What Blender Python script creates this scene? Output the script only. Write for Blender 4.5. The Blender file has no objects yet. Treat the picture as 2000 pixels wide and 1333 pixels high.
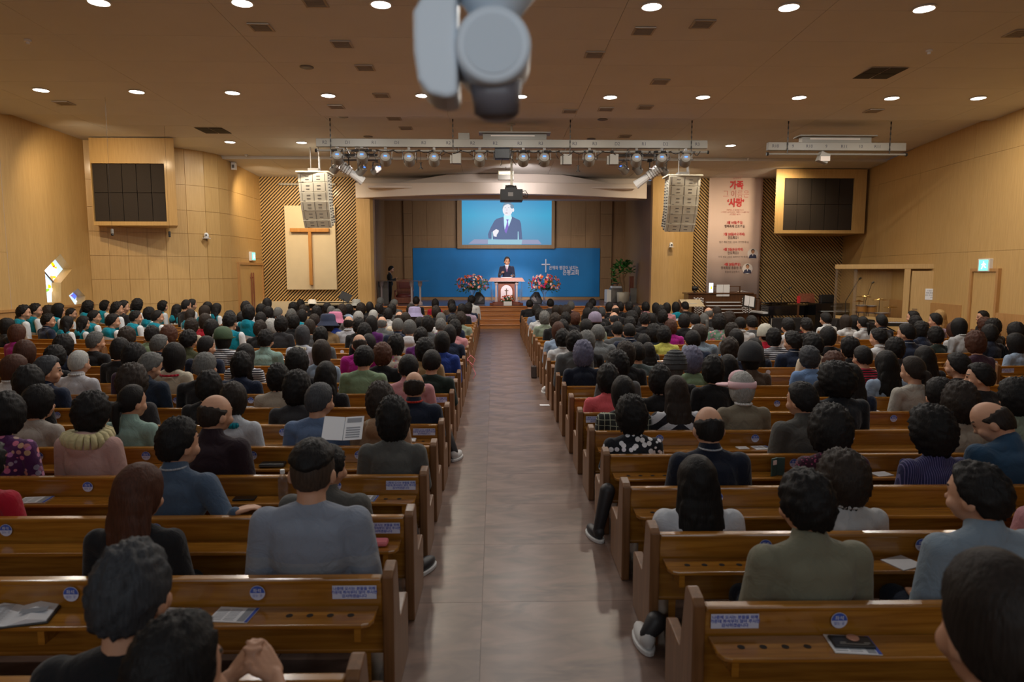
import bpy, bmesh, math, random
from mathutils import Vector, Matrix, Euler
from math import sin, cos, pi, radians as R, atan, tan, sqrt
random.seed(7)
SC = bpy.context.scene
COL = SC.collection
# ------------------------------------------------------------------ camera, world, exposure, lamps
F = 1300.0
CAM = Vector((-0.19, 0.0, 2.1))
YAW = atan(35 / F); PITCH = atan(136.5 / F)
cd = bpy.data.cameras.new('camera'); cam = bpy.data.objects.new('camera', cd); COL.objects.link(cam)
cam.location = CAM; cam.rotation_euler = Euler((pi / 2 - PITCH, 0, -YAW), 'XYZ')
cd.sensor_width = 36; cd.lens = 36 * F / 2000; cd.clip_start = 0.05; cd.clip_end = 200
cd.dof.use_dof = True; cd.dof.focus_distance = 15; cd.dof.aperture_fstop = 2.8
SC.camera = cam
SC.view_settings.view_transform = 'Standard'; SC.view_settings.look = 'None'
SC.view_settings.gamma = 1; SC.view_settings.use_curve_mapping = False
SC.view_settings.exposure = 0.10
w = bpy.data.worlds.new('world'); SC.world = w; w.use_nodes = True
w.node_tree.nodes['Background'].inputs[0].default_value = (0.5, 0.6, 0.8, 1)
w.node_tree.nodes['Background'].inputs[1].default_value = 0.3
cy = SC.cycles
cy.max_bounces = 6; cy.diffuse_bounces = 4; cy.glossy_bounces = 3; cy.transmission_bounces = 5
cy.transparent_max_bounces = 8; cy.caustics_reflective = False; cy.caustics_refractive = False
cy.sample_clamp_indirect = 4; cy.sample_clamp_direct = 60
_fw = Vector((sin(YAW) * cos(PITCH), cos(YAW) * cos(PITCH), -sin(PITCH)))
_rt = Vector((cos(YAW), -sin(YAW), 0)); _up = _rt.cross(_fw)
def ray(px, py): return (_fw + _rt * ((px - 1000) / F) + _up * ((666.5 - py) / F))
def at_y(px, py, Y): d = ray(px, py); return CAM + d * ((Y - CAM.y) / d.y)
def at_z(px, py, Z): d = ray(px, py); return CAM + d * ((Z - CAM.z) / d.z)
def at_x(px, py, X): d = ray(px, py); return CAM + d * ((X - CAM.x) / d.x)
def ceil_z(Y):
    if Y < 16.6: return 6.03 - 0.031 * (Y - 9.7)
    if Y < 22.1: return 5.88 - 0.020 * (Y - 16.6)
    return 5.68 - 0.035 * (Y - 22.1)
def at_ceil(px, py):
    d = ray(px, py); Y = 5.0; best = None
    for k in range(900):
        Y = 4 + k * 0.025
        p = CAM + d * ((Y - CAM.y) / d.y)
        e = abs(p.z - ceil_z(Y))
        if best is None or e < best[0]: best = (e, p)
    p = best[1]; p.z = ceil_z(p.y); return p
def lamp(name, kind, loc, energy, col=(1, 1, 1), size=0.3, target=None, spot=None, blend=0.5, shape='DISK'):
    l = bpy.data.lights.new(name, kind); o = bpy.data.objects.new(name, l); COL.objects.link(o)
    o.location = loc; l.energy = energy; l.color = col
    if kind == 'AREA': l.shape = shape; l.size = size
    else: l.shadow_soft_size = size
    if spot: l.spot_size = R(spot); l.spot_blend = blend
    if target is not None:
        o.rotation_euler = (Vector(target) - Vector(loc)).to_track_quat('-Z', 'Y').to_euler()
    return o
WARM = (1.0, 0.87, 0.70); COOL = (0.92, 0.97, 1.0)
DL = [(193, 3, 0), (473, 5, 0), (744, 7, 0), (1008, 9, 0), (1273, 12, 0), (1541, 14, 0), (1805, 16, 0),
      (80, 175, 1), (267, 179, 0), (454, 181, 1), (641, 186, 0), (825, 186, 1), (1016, 188, 0), (1192, 189, 1), (1373, 189, 0), (1561, 190, 1), (1742, 191, 0), (1911, 191, 1),
      (305, 275, 1), (449, 277, 0), (589, 278, 1), (731, 281, 0), (870, 283, 1), (1285, 286, 0), (1427, 284, 1)]
DLP = []
for (x, y, k) in DL: DLP.append((at_ceil(x, y), k))
for x in (-9, -6, -3, 0, 3, 6, 9): DLP.append((Vector((x, 5.0, ceil_z(5.0))), 0))
E_DL = 62.0
for i, (p, k) in enumerate(DLP):
    e = E_DL * (0.22 if p.y < 6 else 0.8 if p.y < 12 else 1.0)
    lamp('downlight_lamp', 'AREA', (p.x, p.y, p.z - 0.03), e, WARM if k else (1.0, 0.96, 0.90), 0.25)
E_ROW = 70
for (px, X, Y) in ((0, -8.0, 23.6), (0, -10.6, 17.8), (0, 9.6, 23.4), (0, 6.2, 23.6), (0, -6.6, 24.0)):   # warm wall-wash spots below the ceiling, no fixtures modelled
    lamp('wall_washer_lamp', 'SPOT', (X, Y - 1.2, ceil_z(Y - 1.2) - 0.4), E_ROW * 3.2, (1.0, 0.78, 0.50), 0.08, (X * 1.04, Y + 2.5, 2.6), 125, 1.0)
for (x, y) in ((655, 312), (731, 316), (862, 320), (943, 322), (1055, 320), (1152, 316), (1285, 314)):                 # stage spots on the lighting bar
    p = at_y(x, y, 17.2)
    lamp('stage_spot_lamp', 'SPOT', (p.x, p.y + 0.25, p.z - 0.1), 1300, (1.0, 0.88, 0.86), 0.08, (0.45 + (x - 965) * 0.004, 27.0, 1.75), 17, 0.9)
lamp('stage_flood_lamp', 'AREA', (0.3, 28.4, 4.9), 130, (0.93, 0.94, 1.0), 3.2, (0.3, 31.5, 1.6))
rl = lamp('rear_fill_lamp', 'AREA', (0, -3.1, 3.6), 105, (0.82, 0.92, 1.0), 9.0, (0, 9, 0.9), shape='RECTANGLE'); rl.data.size_y = 2.0  # added cool fill behind the camera, no window stands there
lamp('cove_lamp', 'SPOT', (0.6, 22.0, 5.0), 150, (1.0, 0.90, 0.86), 0.1, (0.8, 25.2, 5.25), 100, 1.0)
# ------------------------------------------------------------------ materials
MATS = {}
def newmat(name):
    m = bpy.data.materials.new(name); m.use_nodes = True; MATS[name] = m
    nt = m.node_tree; return m, nt, nt.nodes['Principled BSDF']
def node(nt, t, **kw):
    n = nt.nodes.new(t)
    for k, v in kw.items(): setattr(n, k, v)
    return n
def simple(name, col, rough=0.6, metal=0.0, coat=0.0, emit=None, es=0.0, noise=0.0, nscale=8.0, bump=0.0, bscale=60, trans=0.0, alpha=1.0, spec=None, stretch=(1, 1, 1)):
    m, nt, b = newmat(name)
    b.inputs['Base Color'].default_value = (*col, 1); b.inputs['Roughness'].default_value = rough
    b.inputs['Metallic'].default_value = metal; b.inputs['Coat Weight'].default_value = coat
    b.inputs['Coat Roughness'].default_value = 0.12
    if spec is not None: b.inputs['Specular IOR Level'].default_value = spec
    if trans: b.inputs['Transmission Weight'].default_value = trans
    if alpha < 1: b.inputs['Alpha'].default_value = alpha
    if emit: b.inputs['Emission Color'].default_value = (*emit, 1); b.inputs['Emission Strength'].default_value = es
    if noise or bump:
        tc = node(nt, 'ShaderNodeTexCoord'); mp = node(nt, 'ShaderNodeMapping'); mp.inputs['Scale'].default_value = stretch
        nt.links.new(tc.outputs['Object'], mp.inputs[0])
    if noise:
        nz = node(nt, 'ShaderNodeTexNoise'); nz.inputs['Scale'].default_value = nscale; nz.inputs['Detail'].default_value = 5
        nt.links.new(mp.outputs[0], nz.inputs['Vector'])
        mx = node(nt, 'ShaderNodeMix', data_type='RGBA', blend_type='MULTIPLY'); mx.inputs[0].default_value = 1
        mr = node(nt, 'ShaderNodeMapRange'); mr.inputs[1].default_value = 0.3; mr.inputs[2].default_value = 0.7
        mr.inputs[3].default_value = 1 - noise; mr.inputs[4].default_value = 1 + noise
        nt.links.new(nz.outputs[0], mr.inputs[0])
        mx.inputs[6].default_value = (*col, 1); nt.links.new(mr.outputs[0], mx.inputs[7]); nt.links.new(mx.outputs[2], b.inputs['Base Color'])
    if bump:
        n2 = node(nt, 'ShaderNodeTexNoise'); n2.inputs['Scale'].default_value = bscale; n2.inputs['Detail'].default_value = 3
        nt.links.new(mp.outputs[0], n2.inputs['Vector'])
        bp = node(nt, 'ShaderNodeBump'); bp.inputs['Strength'].default_value = bump; bp.inputs['Distance'].default_value = 0.01
        nt.links.new(n2.outputs[0], bp.inputs['Height']); nt.links.new(bp.outputs[0], b.inputs['Normal'])
    return m
def wood(name, c1, c2, rough=0.4, coat=0.0, stretch=(14, 14, 0.8), scale=3.0, bump=0.05):
    m, nt, b = newmat(name)
    tc = node(nt, 'ShaderNodeTexCoord'); mp = node(nt, 'ShaderNodeMapping'); mp.inputs['Scale'].default_value = stretch
    nt.links.new(tc.outputs['Object'], mp.inputs[0])
    n1 = node(nt, 'ShaderNodeTexNoise'); n1.inputs['Scale'].default_value = scale; n1.inputs['Detail'].default_value = 6; n1.inputs['Distortion'].default_value = 0.6
    nt.links.new(mp.outputs[0], n1.inputs['Vector'])
    cr = node(nt, 'ShaderNodeValToRGB'); cr.color_ramp.elements[0].position = 0.36; cr.color_ramp.elements[1].position = 0.66
    cr.color_ramp.elements[0].color = (*c1, 1); cr.color_ramp.elements[1].color = (*c2, 1)
    nt.links.new(n1.outputs[0], cr.inputs[0]); nt.links.new(cr.outputs[0], b.inputs['Base Color'])
    b.inputs['Roughness'].default_value = rough; b.inputs['Coat Weight'].default_value = coat; b.inputs['Coat Roughness'].default_value = 0.15
    bp = node(nt, 'ShaderNodeBump'); bp.inputs['Strength'].default_value = bump; bp.inputs['Distance'].default_value = 0.01
    nt.links.new(n1.outputs[0], bp.inputs['Height']); nt.links.new(bp.outputs[0], b.inputs['Normal'])
    return m
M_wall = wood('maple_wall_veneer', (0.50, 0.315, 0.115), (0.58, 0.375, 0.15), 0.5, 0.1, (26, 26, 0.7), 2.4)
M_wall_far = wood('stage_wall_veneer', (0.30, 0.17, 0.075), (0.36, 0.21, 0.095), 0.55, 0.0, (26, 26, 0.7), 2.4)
M_pew = wood('varnished_pew_wood', (0.26, 0.102, 0.011), (0.39, 0.170, 0.023), 0.27, 0.6, (0.8, 12, 12), 3.0)
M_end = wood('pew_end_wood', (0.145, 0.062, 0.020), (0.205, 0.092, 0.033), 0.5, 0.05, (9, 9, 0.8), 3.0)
M_step = wood('stage_step_wood', (0.34, 0.13, 0.035), (0.46, 0.19, 0.055), 0.3, 0.4, (0.7, 12, 12), 3.0)
M_cross = wood('cross_wood', (0.46, 0.20, 0.04), (0.56, 0.26, 0.06), 0.4, 0.2)
M_dark = wood('dark_walnut', (0.07, 0.028, 0.012), (0.12, 0.05, 0.02), 0.3, 0.4)
M_red = wood('mahogany', (0.18, 0.05, 0.03), (0.27, 0.09, 0.05), 0.3, 0.5)
M_ceil = simple('painted_ceiling', (0.64, 0.635, 0.62), 0.8, noise=0.04, nscale=0.7)
M_joint = simple('ceiling_joint', (0.36, 0.31, 0.26), 0.8)
M_fascia = simple('plaster_fascia', (0.74, 0.66, 0.60), 0.45)
M_slatback = simple('black_backing', (0.018, 0.012, 0.008), 0.8)
M_white = simple('white_plastic', (0.75, 0.75, 0.74), 0.4)
M_cream = simple('cream_speaker', (0.62, 0.57, 0.45), 0.5)
M_creambd = simple('cream_board', (0.66, 0.55, 0.36), 0.7, noise=0.03, nscale=3)
M_grey = simple('grey_metal', (0.17, 0.16, 0.15), 0.45, 0.3)
M_lgrey = simple('light_grey_metal', (0.25, 0.24, 0.215), 0.45, 0.1)
M_black = simple('black_plastic', (0.012, 0.012, 0.013), 0.45)
M_gloss = simple('black_lacquer', (0.008, 0.008, 0.009), 0.12, coat=0.6)
M_mesh = simple('speaker_grille_cloth', (0.030, 0.022, 0.017), 0.9, noise=0.25, nscale=60)
M_vent = simple('dark_vent', (0.035, 0.032, 0.028), 0.8)
M_ventf = simple('vent_frame_paint', (0.42, 0.37, 0.31), 0.6)
M_stage = simple('stage_floor', (0.10, 0.06, 0.075), 0.28, noise=0.2, nscale=3, coat=0.3)
M_bluew = simple('blue_backdrop', (0.003, 0.19, 0.50), 0.55, noise=0.18, nscale=0.45)
M_paper = simple('white_paper', (0.80, 0.82, 0.86), 0.7)
M_ink = simple('grey_print', (0.30, 0.32, 0.36), 0.8)
M_inkd = simple('dark_print', (0.05, 0.05, 0.07), 0.8)
M_inkb = simple('blue_print', (0.04, 0.07, 0.42), 0.6)
M_stk = simple('sticker_lilac_white', (0.60, 0.63, 0.80), 0.5)
M_stkb = simple('sticker_blue', (0.045, 0.10, 0.46), 0.5)
M_banner = simple('banner_cloth', (0.82, 0.64, 0.57), 0.75)
M_red_ink = simple('red_print', (0.62, 0.04, 0.05), 0.7)
M_redl_ink = simple('faded_red_print', (0.62, 0.22, 0.20), 0.7)
M_brown_ink = simple('brown_print', (0.16, 0.10, 0.09), 0.7)
M_skin = simple('skin', (0.50, 0.27, 0.17), 0.55, noise=0.06, nscale=9)
M_lip = simple('lips', (0.40, 0.12, 0.09), 0.5)
M_eye = simple('eye_dark', (0.015, 0.012, 0.01), 0.3)
M_lens = simple('lamp_lens', (1, 1, 1), 0.4, emit=(1, 0.95, 0.88), es=14)
M_led = simple('blue_led', (0.02, 0.05, 0.8), 0.4, emit=(0.03, 0.12, 1.0), es=5)
M_green = simple('exit_sign_light', (0.1, 0.8, 0.6), 0.4, emit=(0.16, 0.85, 0.60), es=1.5)
M_greend = simple('exit_sign_green', (0.0, 0.3, 0.18), 0.4, emit=(0.0, 0.32, 0.2), es=0.8)
M_whitee = simple('exit_sign_white', (0.8, 1, 0.9), 0.4, emit=(0.75, 1.0, 0.9), es=1.6)
M_glass = simple('clear_glass', (0.92, 0.95, 0.93), 0.03, trans=1.0, alpha=0.14)
M_acryl = simple('clear_acrylic', (0.75, 0.72, 0.72), 0.08, trans=0.9, alpha=0.5)
M_chrome = simple('chrome', (0.55, 0.55, 0.56), 0.2, 1.0)
M_brass = simple('brass_cymbal', (0.75, 0.48, 0.15), 0.28, 1.0)
M_leaf = simple('green_leaf', (0.035, 0.16, 0.025), 0.45, noise=0.3, nscale=20)
M_stem = simple('plant_stem', (0.22, 0.13, 0.06), 0.7)
M_pot = simple('cream_pot', (0.50, 0.46, 0.36), 0.5)
M_shoew = simple('white_shoe', (0.6, 0.6, 0.6), 0.6)
M_shoed = simple('dark_shoe', (0.02, 0.02, 0.024), 0.5)
M_seat = simple('burgundy_leather', (0.15, 0.03, 0.025), 0.4)
M_orange = simple('orange_blossom', (0.85, 0.16, 0.02), 0.6)
M_pinkb = simple('pink_blossom', (0.80, 0.22, 0.26), 0.6)
M_redb = simple('red_blossom', (0.60, 0.02, 0.03), 0.6)
M_creamb = simple('cream_blossom', (0.90, 0.60, 0.48), 0.6)
M_magb = simple('magenta_blossom', (0.50, 0.02, 0.10), 0.6)
M_flofol = simple('flower_foliage', (0.03, 0.09, 0.02), 0.6)
M_marble = simple('pulpit_pale_panel', (0.62, 0.54, 0.58), 0.5, noise=0.08, nscale=3)
M_pink = simple('pulpit_pink_wood', (0.46, 0.24, 0.20), 0.4)
M_pcol = simple('pulpit_column_stone', (0.42, 0.35, 0.36), 0.5)
# floor: worn vinyl
def floor_mat():
    m, nt, b = newmat('vinyl_floor')
    tc = node(nt, 'ShaderNodeTexCoord'); n1 = node(nt, 'ShaderNodeTexNoise'); n1.inputs['Scale'].default_value = 2.2; n1.inputs['Detail'].default_value = 8; n1.inputs['Distortion'].default_value = 1.2
    mp = node(nt, 'ShaderNodeMapping'); mp.inputs['Scale'].default_value = (1, 2.5, 1)
    nt.links.new(tc.outputs['Object'], mp.inputs[0]); nt.links.new(mp.outputs[0], n1.inputs['Vector'])
    cr = node(nt, 'ShaderNodeValToRGB'); cr.color_ramp.elements[0].position = 0.3; cr.color_ramp.elements[1].position = 0.7
    cr.color_ramp.elements[0].color = (0.090, 0.055, 0.042, 1); cr.color_ramp.elements[1].color = (0.235, 0.148, 0.113, 1)
    nt.links.new(n1.outputs[0], cr.inputs[0]); nt.links.new(cr.outputs[0], b.inputs['Base Color'])
    n2 = node(nt, 'ShaderNodeTexNoise'); n2.inputs['Scale'].default_value = 1.4; nt.links.new(tc.outputs['Object'], n2.inputs['Vector'])
    mr = node(nt, 'ShaderNodeMapRange'); mr.inputs[3].default_value = 0.22; mr.inputs[4].default_value = 0.42; nt.links.new(n2.outputs[0], mr.inputs[0])
    nt.links.new(mr.outputs[0], b.inputs['Roughness'])
    return m
M_floor = floor_mat()
# cloth and hair take the colour stored on each object
def objcol(name, kind, c2=(0.8, 0.8, 0.8), rough=0.85):
    m, nt, b = newmat(name)
    oi = node(nt, 'ShaderNodeObjectInfo'); tc = node(nt, 'ShaderNodeTexCoord')
    col = oi.outputs['Color']
    sx = node(nt, 'ShaderNodeSeparateXYZ'); nt.links.new(tc.outputs['Object'], sx.inputs[0])
    def mth(op, a, bb=None):
        n = node(nt, 'ShaderNodeMath', operation=op)
        for i, v in enumerate((a, bb)):
            if v is None: continue
            if isinstance(v, (int, float)): n.inputs[i].default_value = v
            else: nt.links.new(v, n.inputs[i])
        return n.outputs[0]
    def mix(fac, a, bb):
        n = node(nt, 'ShaderNodeMix', data_type='RGBA')
        nt.links.new(fac, n.inputs[0])
        for i, v in ((6, a), (7, bb)):
            if isinstance(v, tuple): n.inputs[i].default_value = (*v, 1)
            else: nt.links.new(v, n.inputs[i])
        return n.outputs[2]
    if kind == 'stripe':
        f = mth('GREATER_THAN', mth('SINE', mth('MULTIPLY', sx.outputs[2], 210.0)), 0.1); col = mix(f, col, c2)
    elif kind == 'pin':
        f = mth('GREATER_THAN', mth('SINE', mth('MULTIPLY', sx.outputs[0], 420.0)), 0.75); col = mix(f, col, c2)
    elif kind == 'bands':
        f = mth('GREATER_THAN', mth('SINE', mth('ADD', mth('MULTIPLY', sx.outputs[2], 42.0), mth('MULTIPLY', mth('ABSOLUTE', sx.outputs[0]), 30.0))), 0.0); col = mix(f, col, c2)
    elif kind == 'dot':
        v = node(nt, 'ShaderNodeTexVoronoi'); v.inputs['Scale'].default_value = 48; nt.links.new(tc.outputs['Object'], v.inputs['Vector'])
        f = mth('LESS_THAN', v.outputs['Distance'], 0.28); col = mix(f, col, c2)
    elif kind == 'floral':
        v = node(nt, 'ShaderNodeTexVoronoi'); v.inputs['Scale'].default_value = 19; nt.links.new(tc.outputs['Object'], v.inputs['Vector'])
        hs = node(nt, 'ShaderNodeMix', data_type='RGBA', blend_type='MULTIPLY'); hs.inputs[0].default_value = 0.05 if 'white' in name else 0.6
        hs.inputs[6].default_value = (*c2, 1); nt.links.new(v.outputs['Color'], hs.inputs[7])
        f = mth('LESS_THAN', v.outputs['Distance'], 0.42); col = mix(f, col, hs.outputs[2])
    elif kind == 'plaid':
        f = mth('GREATER_THAN', mth('MAXIMUM', mth('SINE', mth('MULTIPLY', sx.outputs[2], 120.0)), mth('SINE', mth('MULTIPLY', sx.outputs[0], 120.0))), 0.93); col = mix(f, col, c2)
    elif kind == 'choir':
        a = mth('LESS_THAN', mth('ADD', sx.outputs[2], mth('MULTIPLY', mth('ABSOLUTE', sx.outputs[0]), 0.25)), 0.69)
        bb = mth('GREATER_THAN', mth('ABSOLUTE', sx.outputs[0]), 0.205)
        f = mth('MAXIMUM', a, bb); col = mix(f, col, (0.62, 0.66, 0.70))
    elif kind == 'teeband':
        f = mth('MULTIPLY', mth('LESS_THAN', sx.outputs[2], 0.66), mth('GREATER_THAN', sx.outputs[2], 0.60)); col = mix(f, col, (0.27, 0.29, 0.33))
    nz = node(nt, 'ShaderNodeTexNoise'); nz.inputs['Detail'].default_value = 4
    mp = node(nt, 'ShaderNodeMapping'); nt.links.new(tc.outputs['Object'], mp.inputs[0]); nt.links.new(mp.outputs[0], nz.inputs['Vector'])
    bp = node(nt, 'ShaderNodeBump'); bp.inputs['Distance'].default_value = 0.02
    if kind == 'hair':
        mp.inputs['Scale'].default_value = (60, 60, 6); nz.inputs['Scale'].default_value = 2.2; bp.inputs['Strength'].default_value = 0.55; bp.inputs['Distance'].default_value = 0.008
        mr = node(nt, 'ShaderNodeMapRange'); mr.inputs[3].default_value = 0.3; mr.inputs[4].default_value = 1.9
        nt.links.new(nz.outputs[0], mr.inputs[0])
        mm = node(nt, 'ShaderNodeMix', data_type='RGBA', blend_type='MULTIPLY'); mm.inputs[0].default_value = 1
        nt.links.new(col, mm.inputs[6]); nt.links.new(mr.outputs[0], mm.inputs[7]); col = mm.outputs[2]
        b.inputs['Specular IOR Level'].default_value = 0.18
    else:
        mp.inputs['Scale'].default_value = (1, 1, 0.8); nz.inputs['Scale'].default_value = 9; bp.inputs['Strength'].default_value = 0.75
        nz.inputs['Distortion'].default_value = 1.6
        b.inputs['Sheen Weight'].default_value = 0.15; b.inputs['Specular IOR Level'].default_value = 0.2
    nt.links.new(nz.outputs[0], bp.inputs['Height']); nt.links.new(bp.outputs[0], b.inputs['Normal'])
    nt.links.new(col, b.inputs['Base Color']); b.inputs['Roughness'].default_value = rough
    return m
M_cloth = objcol('cloth', 'plain')
M_hair = objcol('hair_strands', 'hair', rough=0.55)
CL = {'stripe': objcol('cloth_striped', 'stripe', (0.55, 0.56, 0.60)), 'pin': objcol('cloth_pinstriped', 'pin', (0.14, 0.12, 0.26)),
      'bands': objcol('cloth_banded', 'bands', (0.012, 0.012, 0.018)), 'dot': objcol('cloth_dotted', 'dot', (0.30, 0.05, 0.12)),
      'floral': objcol('cloth_floral', 'floral', (0.75, 0.35, 0.45)), 'bwfloral': objcol('cloth_white_flowers', 'floral', (0.85, 0.85, 0.9)),
      'plaid': objcol('cloth_plaid', 'plaid', (0.35, 0.38, 0.30)), 'choir': objcol('choir_cloth', 'choir'), 'teeband': objcol('tee_cloth', 'teeband'),
      'redband': objcol('cloth_red_striped', 'stripe', (0.45, 0.02, 0.05))}
# ------------------------------------------------------------------ mesh helpers
class MB:
    def __init__(s): s.v = []; s.f = []
    def add(s, vs, fs):
        n = len(s.v); s.v += [tuple(v) for v in vs]; s.f += [tuple(i + n for i in f) for f in fs]; return s
    def box(s, x0, x1, y0, y1, z0, z1, rot=None, at=None):
        vs = [Vector(v) for v in ((x0, y0, z0), (x1, y0, z0), (x1, y1, z0), (x0, y1, z0), (x0, y0, z1), (x1, y0, z1), (x1, y1, z1), (x0, y1, z1))]
        if rot is not None: vs = [rot @ v for v in vs]
        if at is not None: vs = [v + Vector(at) for v in vs]
        return s.add(vs, ((0, 3, 2, 1), (4, 5, 6, 7), (0, 1, 5, 4), (1, 2, 6, 5), (2, 3, 7, 6), (3, 0, 4, 7)))
    def cyl(s, p, q, r1, r2=None, n=12, caps=True):
        p = Vector(p); q = Vector(q); r2 = r1 if r2 is None else r2
        d = (q - p).normalized(); a = d.orthogonal().normalized(); b = d.cross(a)
        vs = []
        for c, r in ((p, r1), (q, r2)):
            for i in range(n): t = 2 * pi * i / n; vs.append(c + a * (r * cos(t)) + b * (r * sin(t)))
        fs = [(i, (i + 1) % n, n + (i + 1) % n, n + i) for i in range(n)]
        if caps: fs += [tuple(range(n - 1, -1, -1)), tuple(range(n, 2 * n))]
        return s.add(vs, fs)
    def tube(s, pts, r, n=6):
        for a, b in zip(pts[:-1], pts[1:]): s.cyl(a, b, r, r, n)
        return s
    def ell(s, c, r, nu=16, nv=10, rot=None):
        c = Vector(c); vs = [Vector((0, 0, r[2]))]; 
        for j in range(1, nv):
            ph = pi * j / nv
            for i in range(nu): t = 2 * pi * i / nu; vs.append(Vector((r[0] * sin(ph) * cos(t), r[1] * sin(ph) * sin(t), r[2] * cos(ph))))
        vs.append(Vector((0, 0, -r[2])))
        if rot is not None: vs = [rot @ v for v in vs]
        vs = [v + c for v in vs]; fs = []
        for i in range(nu): fs.append((0, 1 + i, 1 + (i + 1) % nu))
        for j in range(nv - 2):
            for i in range(nu):
                a = 1 + j * nu + i; b = 1 + j * nu + (i + 1) % nu; fs.append((a, a + nu, b + nu, b))
        k = len(vs) - 1
        for i in range(nu): fs.append((k, 1 + (nv - 2) * nu + (i + 1) % nu, 1 + (nv - 2) * nu + i))
        return s.add(vs, fs)
    def cap(s, p, r1, q, r2, n=14):      # tapered capsule, closed
        p = Vector(p); q = Vector(q); d = (q - p)
        L = d.length; d.normalize(); a = d.orthogonal().normalized(); b = d.cross(a); rings = []
        for k in range(1, 5): t = pi / 2 * (1 - k / 4); rings.append((p - d * (r1 * sin(t)), r1 * cos(t)))
        for k in range(0, 4): t = pi / 2 * (k / 4); rings.append((q + d * (r2 * sin(t)), r2 * cos(t)))
        vs = [p - d * r1]
        for c, r in rings:
            for i in range(n): t = 2 * pi * i / n; vs.append(c + a * (r * cos(t)) + b * (r * sin(t)))
        vs.append(q + d * r2); fs = []
        for i in range(n): fs.append((0, 1 + (i + 1) % n, 1 + i))
        for j in range(len(rings) - 1):
            for i in range(n):
                x = 1 + j * n + i; y = 1 + j * n + (i + 1) % n; fs.append((x, y, y + n, x + n))
        k = len(vs) - 1; o = 1 + (len(rings) - 1) * n
        for i in range(n): fs.append((k, o + i, o + (i + 1) % n))
        return s.add(vs, fs)
    def prism(s, poly, fn, h0, h1):      # polygon (list of 2D) swept between h0 and h1; fn(u,v,h)->3D
        n = len(poly); vs = [fn(u, v, h0) for u, v in poly] + [fn(u, v, h1) for u, v in poly]
        fs = [tuple(range(n - 1, -1, -1)), tuple(range(n, 2 * n))] + [(i, (i + 1) % n, n + (i + 1) % n, n + i) for i in range(n)]
        return s.add(vs, fs)
    def lathe(s, prof, c=(0, 0, 0), n=20):
        c = Vector(c); vs = []
        for (r, z) in prof:
            for i in range(n): t = 2 * pi * i / n; vs.append(c + Vector((r * cos(t), r * sin(t), z)))
        fs = []
        for j in range(len(prof) - 1):
            for i in range(n): a = j * n + i; b = j * n + (i + 1) % n; fs.append((a, b, b + n, a + n))
        fs.append(tuple(range(n - 1, -1, -1))); fs.append(tuple(range((len(prof) - 1) * n, len(prof) * n)))
        return s.add(vs, fs)
    def mesh(s, name, bevel=0, smooth=False, segs=2):
        me = bpy.data.meshes.new(name); me.from_pydata([tuple(v) for v in s.v], [], s.f)
        bm = bmesh.new(); bm.from_mesh(me)
        bmesh.ops.recalc_face_normals(bm, faces=bm.faces)
        if bevel:
            es = [e for e in bm.edges if len(e.link_faces) == 2 and e.calc_face_angle(0) > 0.6]
            bmesh.ops.bevel(bm, geom=es, offset=bevel, segments=segs, affect='EDGES', profile=0.5, clamp_overlap=True)
        bm.to_mesh(me); bm.free()
        if smooth:
            for p in me.polygons: p.use_smooth = True
        return me
    def build(s, name, mat, parent=None, bevel=0, smooth=False, w=True, segs=2):
        me = s.mesh(name, bevel, smooth, segs); me.materials.append(mat)
        if parent is not None and w:
            me.transform(Matrix.Translation(-parent.location))
        return link(name, me, parent)
def link(name, me, parent=None, mat=None, loc=None, rot=None, color=None, scale=None):
    o = bpy.data.objects.new(name, me); COL.objects.link(o)
    if mat is not None and len(me.materials) == 0: me.materials.append(mat)
    if parent is not None: o.parent = parent
    if loc is not None: o.location = loc
    if rot is not None: o.rotation_euler = rot
    if scale is not None: o.scale = scale
    if color is not None: o.color = (*color, 1)
    return o
def empty(name, loc=(0, 0, 0), rz=0):
    o = bpy.data.objects.new(name, None); COL.objects.link(o); o.location = loc; o.rotation_euler = (0, 0, rz); o.empty_display_size = 0.1; return o
def tag(o, label=None, cat=None, group=None, kind=None):
    if label: o['label'] = label
    if cat: o['category'] = cat
    if group: o['group'] = group
    if kind: o['kind'] = kind
    return o
def struct(o): o['kind'] = 'structure'; return o
def kids(o): return [c for c in bpy.data.objects if c.parent == o]
def copy_tree(o, parent=None, tree=None):
    c = o.copy(); COL.objects.link(c)
    if parent is not None: c.parent = parent
    for ch in (tree or CH).get(o.name, []): copy_tree(ch, c, tree)
    return c
CH = {}
def reg(root):
    def rec(o):
        CH[o.name] = [x for x in bpy.data.objects if x.parent == o]
        for x in CH[o.name]: rec(x)
    rec(root)
def text_mesh(txt, size, align='CENTER', bold=0.0, sx=1.0):
    c = bpy.data.curves.new('lettering', 'FONT'); c.body = txt; c.size = size; c.align_x = align; c.align_y = 'CENTER'; c.offset = bold; c.resolution_u = 3; c.space_line = 1.0
    o = bpy.data.objects.new('lettering', c); COL.objects.link(o)
    dg = bpy.context.evaluated_depsgraph_get(); me = bpy.data.meshes.new_from_object(o.evaluated_get(dg))
    bpy.data.objects.remove(o); bpy.data.curves.remove(c)
    me.materials.clear()
    me.transform(Matrix.Rotation(pi / 2, 4, 'X') @ Matrix.Diagonal((sx, 1, 1, 1)))
    me.name = 'lettering'
    return me
def lettering(txt, size, loc, mat, parent, align='CENTER', bold=0.0, rot=(0, 0, 0), sx=1.0, name='lettering'):
    me = text_mesh(txt, size, align, bold, sx); me.materials.append(mat)
    return link(name, me, parent, loc=Vector(loc) - (parent.location if parent else Vector()), rot=rot)
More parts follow.
